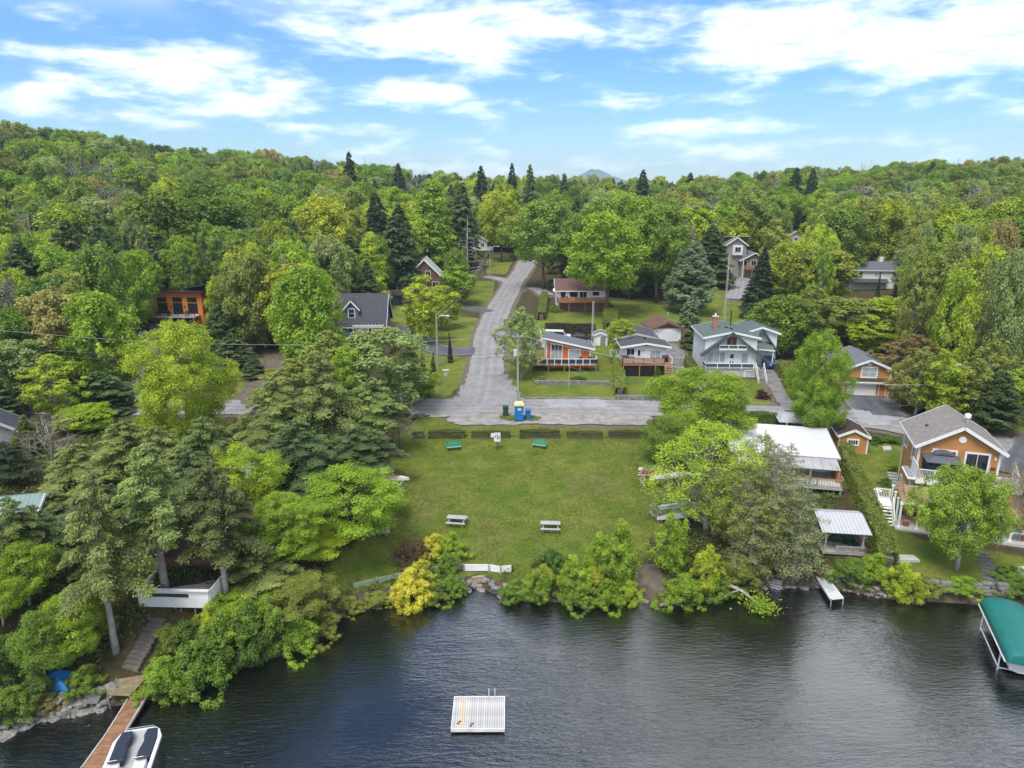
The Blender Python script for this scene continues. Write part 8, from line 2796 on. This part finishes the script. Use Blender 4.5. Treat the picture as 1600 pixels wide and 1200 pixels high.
    # nearest ones are objects of their own
    for _, x, y, g, h, w, kind, col, sp_name, cname, u, D in trees[:N_SINGLE]:
        pxm, pym = project(x, y, g + h * .6)
        lx, ly, lname = min(LANDMARKS, key=lambda m: math.hypot(m[0] - pxm, (m[1] - pym) * 1.2))
        dx, dy = pxm - lx, pym - ly
        far_ = math.hypot(dx, dy) > 75
        side = 'left of' if dx < 0 else 'right of'
        rel = ('above' if dy < 0 else 'below') if abs(dy) > 1.8 * abs(dx) else side if abs(dx) > 1.8 * abs(dy) else ('above and ' if dy < 0 else 'below and ') + side
        if kind == 'bare':
            cname = ''
        label = f"{cname} {sp_name} {'well' if far_ else 'just'} {rel} the {lname}".strip()
        plant(kind, x, y, h, w, col, label, 'tree', label, z=g, name={'hemlock': 'hemlock_tree', 'spruce': 'spruce_tree', 'pine': 'pine_tree'}.get(sp_name))
    by = {}
    for o in COL.objects:
        if o.parent is None and o.get('category') == 'tree' and o.get('group') and o['group'] == o.get('label'):
            by.setdefault(o['label'], []).append(o)
    for lb, os_ in by.items():
        if len(os_) == 1:
            os_[0]['group'] = 'trees of the nearer woods'
        elif len(os_) in (2, 3) and len(lb.split()) < 16:
            os_.sort(key=lambda q: q.scale.z)
            for q, word in zip(os_, ('shorter', 'taller') if len(os_) == 2 else ('shortest', 'middling', 'tallest')):
                q['label'] = word + ' ' + lb
            for q in os_:
                q['group'] = 'trees of the nearer woods'
    rest = trees[N_SINGLE:]
    # the woods go on along the shore on both sides of the frame
    for x0, x1, y0, y1 in ((60, 118, 56, 104), (-118, -48, 30, 104)):
        for gx in np.arange(x0, x1, 6.5):
            for gy in np.arange(y0, y1, 6.5):
                x, y = gx + r.uniform(-2, 2), gy + r.uniform(-2, 2)
                if y - np.interp(x, SHX, SHY) < 3 or polyline_dist(np.array([x]), np.array([y]), MAIN_ROAD)[0] < 7:
                    continue
                if min(math.hypot(hx - x, hy + 3 - y) for hx, hy in houses) < 9:
                    continue
                g, h, w = tz(x, y), r.uniform(9, 15), r.uniform(6, 9)
                px, _ = project(x, y, g + h * .6)
                if -130 < px < 1730:
                    continue
                rest.append((0, x, y, g, h, w, r.choice(['maple', 'ash', 'hemlock', 'young_leaf']), r.choice(['green', 'bright', 'olive', 'hemlock_lit']), '', '', 0, 0))
    build_mass(rest, r)


N_SINGLE = 190
LANDMARKS = [(281, 480, 'orange house'), (570, 490, 'blue house roof'), (672, 420, 'grey metal roof'), (752, 382, 'white deck house'), (900, 455, 'brown roofed bungalow'), (885, 550, 'orange cottage'),
             (1010, 545, 'white bungalow'), (1150, 545, 'green roofed chalet'), (1160, 400, 'grey uphill house'), (1367, 430, 'long white house'), (1345, 580, 'tan garage'), (1462, 552, 'tiny hut'),
             (245, 360, 'large rounded maple'), (325, 350, 'deep green maple'), (165, 510, 'bright roadside maple'), (78, 510, 'bronze tree'), (392, 430, 'green and gold maple'), (475, 470, 'golden yellow maple'),
             (510, 350, 'yellow flowering maple'), (579, 400, 'slim lime tree'), (675, 330, 'cone shaped bright tree'), (783, 330, 'light green road end tree'), (730, 375, 'dead grey conifer'),
             (850, 370, 'tall bare trunked maple'), (945, 400, 'big vivid maple'), (1030, 390, 'deep green lawn maple'), (1080, 430, 'blue green pine'), (1190, 430, 'lone lawn spruce'), (935, 325, 'orange budding tree'),
             (1118, 310, 'tall skyline tree'), (1285, 430, 'golden green tree'), (1452, 470, 'white branching tree'), (1570, 500, 'wide yellow green tree'), (1510, 480, 'grey green hemlock'), (115, 390, 'dark hemlock row'),
             (1243, 374, 'pale distant house'), (20, 300, 'open hilltop'), (430, 310, 'wooded saddle'), (1500, 300, 'far right hilltop'), (345, 510, 'dark evergreen cone')]


def build_mass(rest, r):
    """the far hillside woods: one object whose points carry copies of the same tree meshes"""
    n = len(rest)
    me = bpy.data.meshes.new('forest')
    me.vertices.add(n)
    me.vertices.foreach_set('co', np.array([(t[1], t[2], t[3]) for t in rest], np.float32).reshape(-1))
    kinds = sorted({t[6] for t in rest})

    def attr(nm, ty, vals):
        key = {'FLOAT': 'value', 'INT': 'value', 'FLOAT_VECTOR': 'vector', 'FLOAT_COLOR': 'color'}[ty]
        me.attributes.new(nm, ty, 'POINT').data.foreach_set(key, np.array(vals).reshape(-1))
    attr('kind_index', 'INT', np.array([kinds.index(t[6]) for t in rest], np.int32))
    attr('turn', 'FLOAT_VECTOR', np.stack([np.zeros(n), np.zeros(n), r.uniform(0, 6.28, n)], -1).astype(np.float32))
    attr('size', 'FLOAT_VECTOR', np.array([(t[5] / PROTO[t[6]][3], t[5] / PROTO[t[6]][3], t[4] / PROTO[t[6]][2]) for t in rest], np.float32))
    attr('leaf_colour', 'FLOAT_COLOR', np.array([colour_of(t[7], .24) for t in rest], np.float32))
    o = put('forest', me)
    o['kind'] = 'stuff'
    o['label'] = 'mixed spring forest covering the far hillsides'
    # the copied meshes belong to trees that stand in the scene
    src = {}
    for ob in COL.objects:
        if ob.type == 'MESH' and ob.parent is not None and ob.parent.get('category') == 'tree':
            for k in kinds:
                if ob.data is PROTO[k][0]:
                    src.setdefault(k, {})['trunk'] = ob
                elif ob.data is PROTO[k][1]:
                    src.setdefault(k, {})['crown'] = ob
    g = bpy.data.node_groups.new('forest_scatter', 'GeometryNodeTree')
    g.interface.new_socket('Geometry', in_out='INPUT', socket_type='NodeSocketGeometry')
    g.interface.new_socket('Geometry', in_out='OUTPUT', socket_type='NodeSocketGeometry')
    gi, go = g.nodes.new('NodeGroupInput'), g.nodes.new('NodeGroupOutput')
    L = g.links.new

    def named(nm, ty):
        a = g.nodes.new('GeometryNodeInputNamedAttribute')
        a.data_type = ty
        a.inputs[0].default_value = nm
        return next(s for s in a.outputs if s.enabled and s.name == 'Attribute')
    join_all = g.nodes.new('GeometryNodeJoinGeometry')
    mp = g.nodes.new('GeometryNodeMeshToPoints')
    L(gi.outputs[0], mp.inputs[0])
    for i, k in enumerate(kinds):
        if k not in src:
            continue
        oc, ot = g.nodes.new('GeometryNodeObjectInfo'), g.nodes.new('GeometryNodeObjectInfo')
        oc.inputs['Object'].default_value, ot.inputs['Object'].default_value = src[k]['crown'], src[k]['trunk']
        sm = g.nodes.new('GeometryNodeSetMaterial')
        sm.inputs['Material'].default_value = LEAF_INST if k != 'bare' else BARK_PALE
        L(oc.outputs['Geometry'], sm.inputs['Geometry'])
        j = g.nodes.new('GeometryNodeJoinGeometry')
        L(sm.outputs[0], j.inputs[0])
        L(ot.outputs['Geometry'], j.inputs[0])
        cmp_ = g.nodes.new('FunctionNodeCompare')
        cmp_.data_type, cmp_.operation = 'INT', 'EQUAL'
        L(named('kind_index', 'INT'), cmp_.inputs[2])
        cmp_.inputs[3].default_value = i
        ip = g.nodes.new('GeometryNodeInstanceOnPoints')
        L(mp.outputs[0], ip.inputs['Points'])
        L(cmp_.outputs[0], ip.inputs['Selection'])
        L(j.outputs[0], ip.inputs['Instance'])
        L(named('turn', 'FLOAT_VECTOR'), ip.inputs['Rotation'])
        L(named('size', 'FLOAT_VECTOR'), ip.inputs['Scale'])
        L(ip.outputs[0], join_all.inputs[0])
    L(join_all.outputs[0], go.inputs[0])
    md = o.modifiers.new('scatter', 'NODES')
    md.node_group = g
    print('forest mass', n, 'kinds', kinds, 'missing', [k for k in kinds if k not in src])


forest()


def undergrowth():
    """low leafy ground cover on the wooded banks: nobody could count it"""
    r = np.random.default_rng(5)
    C, NR, T = [], [], []
    n = 9000
    x = r.uniform(-62, 48, n)
    y = r.uniform(34, 90, n)
    s = y - np.interp(x, SHX, SHY)
    left = (x < -15) & (s > .5) & (y < 88)
    bank = (s > .25) & (s < 2.2 + r.uniform(0, 1.5, n)) & (x > -40)
    right = (x > 15) & (x < 33) & (s > .5) & (y < 76)
    ok = left | bank | right
    for p in LAWNS[:1] + LAWNS[9:10]:
        ok &= ~in_poly(x, y, p) | (s < 1.8)
    for p in DIRT:
        ok &= ~in_poly(x, y, p)
    for ob in COL.objects:
        if ob.parent is None and ob.get('category') in ('house', 'pergola', 'steps', 'dock', 'porch', 'boat', 'rack'):
            d = np.hypot(x - ob.location.x, y - ob.location.y - (3 if ob.get('category') == 'house' else 0))
            ok &= d > (6.5 if ob.get('category') == 'house' else 2.2)
    x, y = x[ok], y[ok]
    k = 26
    z = terrain(x, y)
    hh = r.uniform(.15, .7, len(x))
    cx = np.repeat(x, k) + r.normal(size=len(x) * k) * .38
    cy_ = np.repeat(y, k) + r.normal(size=len(x) * k) * .38
    cz = terrain(cx, cy_) + np.repeat(hh, k) * r.uniform(.1, 1, len(x) * k)
    keep = cz > .12
    C = np.stack([cx, cy_, cz], -1)[keep]
    T = (.42 + np.repeat(r.normal(size=len(x)) * .2, k) + r.normal(size=len(x) * k) * .12)[keep]
    me = leaf_mesh('undergrowth', C, unit(r.normal(size=(len(C), 3)) * .6 + [0, 0, 1]), .24, .15, T, r)
    o = put('undergrowth', me)
    o.color = (.15, .21, .04, 1)
    o['kind'] = 'stuff'
    o['label'] = 'low leafy undergrowth on the wooded banks'


undergrowth()


def lawn_grass():
    """tufts standing a little proud of the mown lawns"""
    r = np.random.default_rng(15)
    x = np.concatenate([r.uniform(-18, 18, 90000), r.uniform(30, 60, 26000), r.uniform(-2, 40, 26000)])
    y = np.concatenate([r.uniform(50, 91, 90000), r.uniform(48, 84, 26000), r.uniform(98, 135, 26000)])
    ok = np.zeros(len(x), bool)
    for p in LAWNS:
        ok |= in_poly(x, y, p)
    ok &= (y - np.interp(x, SHX, SHY) > 1.2) & (polyline_dist(x, y, MAIN_ROAD) > 4.2) & (polyline_dist(x, y, SIDE_ROAD) > 3.6) & ~in_poly(x, y, LAYBY)
    for pts, w in DRIVES.values():
        ok &= polyline_dist(x, y, pts) > w / 2 + .4
    for p in DIRT:
        ok &= ~in_poly(x, y, p)
    for ob in COL.objects:
        if ob.parent is None and ob.get('category') in ('slab', 'path', 'steps'):
            ok &= np.hypot(x - ob.location.x, y - ob.location.y) > 1.6
    x, y = x[ok], y[ok]
    patch = np.sin(x * 1.1 + 2 * np.sin(y * .7)) * np.sin(y * 1.3 + 1.5 * np.sin(x * .5)) + .7 * np.sin(x * .37 + 1) * np.sin(y * .45)
    keep = r.uniform(-1.6, 1.6, len(x)) < patch
    x, y, patch = x[keep], y[keep], patch[keep]
    C = np.stack([x, y, terrain(x, y) + r.uniform(.02, .06, len(x))], -1)
    me = leaf_mesh('grass', C, unit(r.normal(size=(len(C), 3)) * .35 + [0, 0, 1]), .17, .09, .5 + .05 * patch + r.normal(size=len(C)) * .07, r)
    o = put('grass', me)
    o.color = (.165, .220, .028, 1)
    o['kind'] = 'stuff'
    o['label'] = 'uneven tufts of the mown lawns'


lawn_grass()


def mountain():
    d = ray_dir(928, 279)
    Y = 6200
    x = d.x / d.y * Y
    r = np.random.default_rng(3)
    n, m = 24, 48
    vs = [(0, 0, 128)]
    for i in range(1, n):
        t = i / (n - 1)
        for k in range(m):
            a = 2 * math.pi * k / m
            R = 14 + 420 * t ** 1.05
            vs.append((R * 1.2 * math.cos(a), R * math.sin(a), 128 * (1 - t) ** 1.35 * (1 + .12 * math.sin(3 * a + 5 * t) + .06 * math.sin(9 * a - 4 * t)) + r.normal() * 1.5 - 25 * t))
    fs = [(0, 1 + k, 1 + (k + 1) % m) for k in range(m)]
    for i in range(n - 2):
        for k in range(m):
            a, b = 1 + i * m + k, 1 + i * m + (k + 1) % m
            fs.append((a, a + m, b + m, b))
    me = bpy.data.meshes.new('mountain')
    me.from_pydata(vs, [], fs)
    me.materials.append(pmat('far_forest', (.06, .09, .06), rough=.95, spec=.05, scale=.01))
    fix_normals(me)
    o = put('mountain', me, None, (x, Y, 30))
    o['kind'] = 'structure'


mountain()

def haze():
    mb = MB().box(-2600, 2600, -160, 7600, -6, 260)
    m = bpy.data.materials.new('thin_air')
    m.use_nodes = True
    nt = m.node_tree
    nt.nodes.clear()
    out = N(nt, 'ShaderNodeOutputMaterial')
    v = N(nt, 'ShaderNodeVolumePrincipled', i_Density=HAZE_DENSITY)
    v.inputs['Color'].default_value = (.66, .83, 1.0, 1)
    nt.links.new(v.outputs[0], out.inputs['Volume'])
    o = put('haze', mb.mesh('haze', m))
    o['kind'] = 'stuff'


HAZE_DENSITY = 1.4e-4
haze()
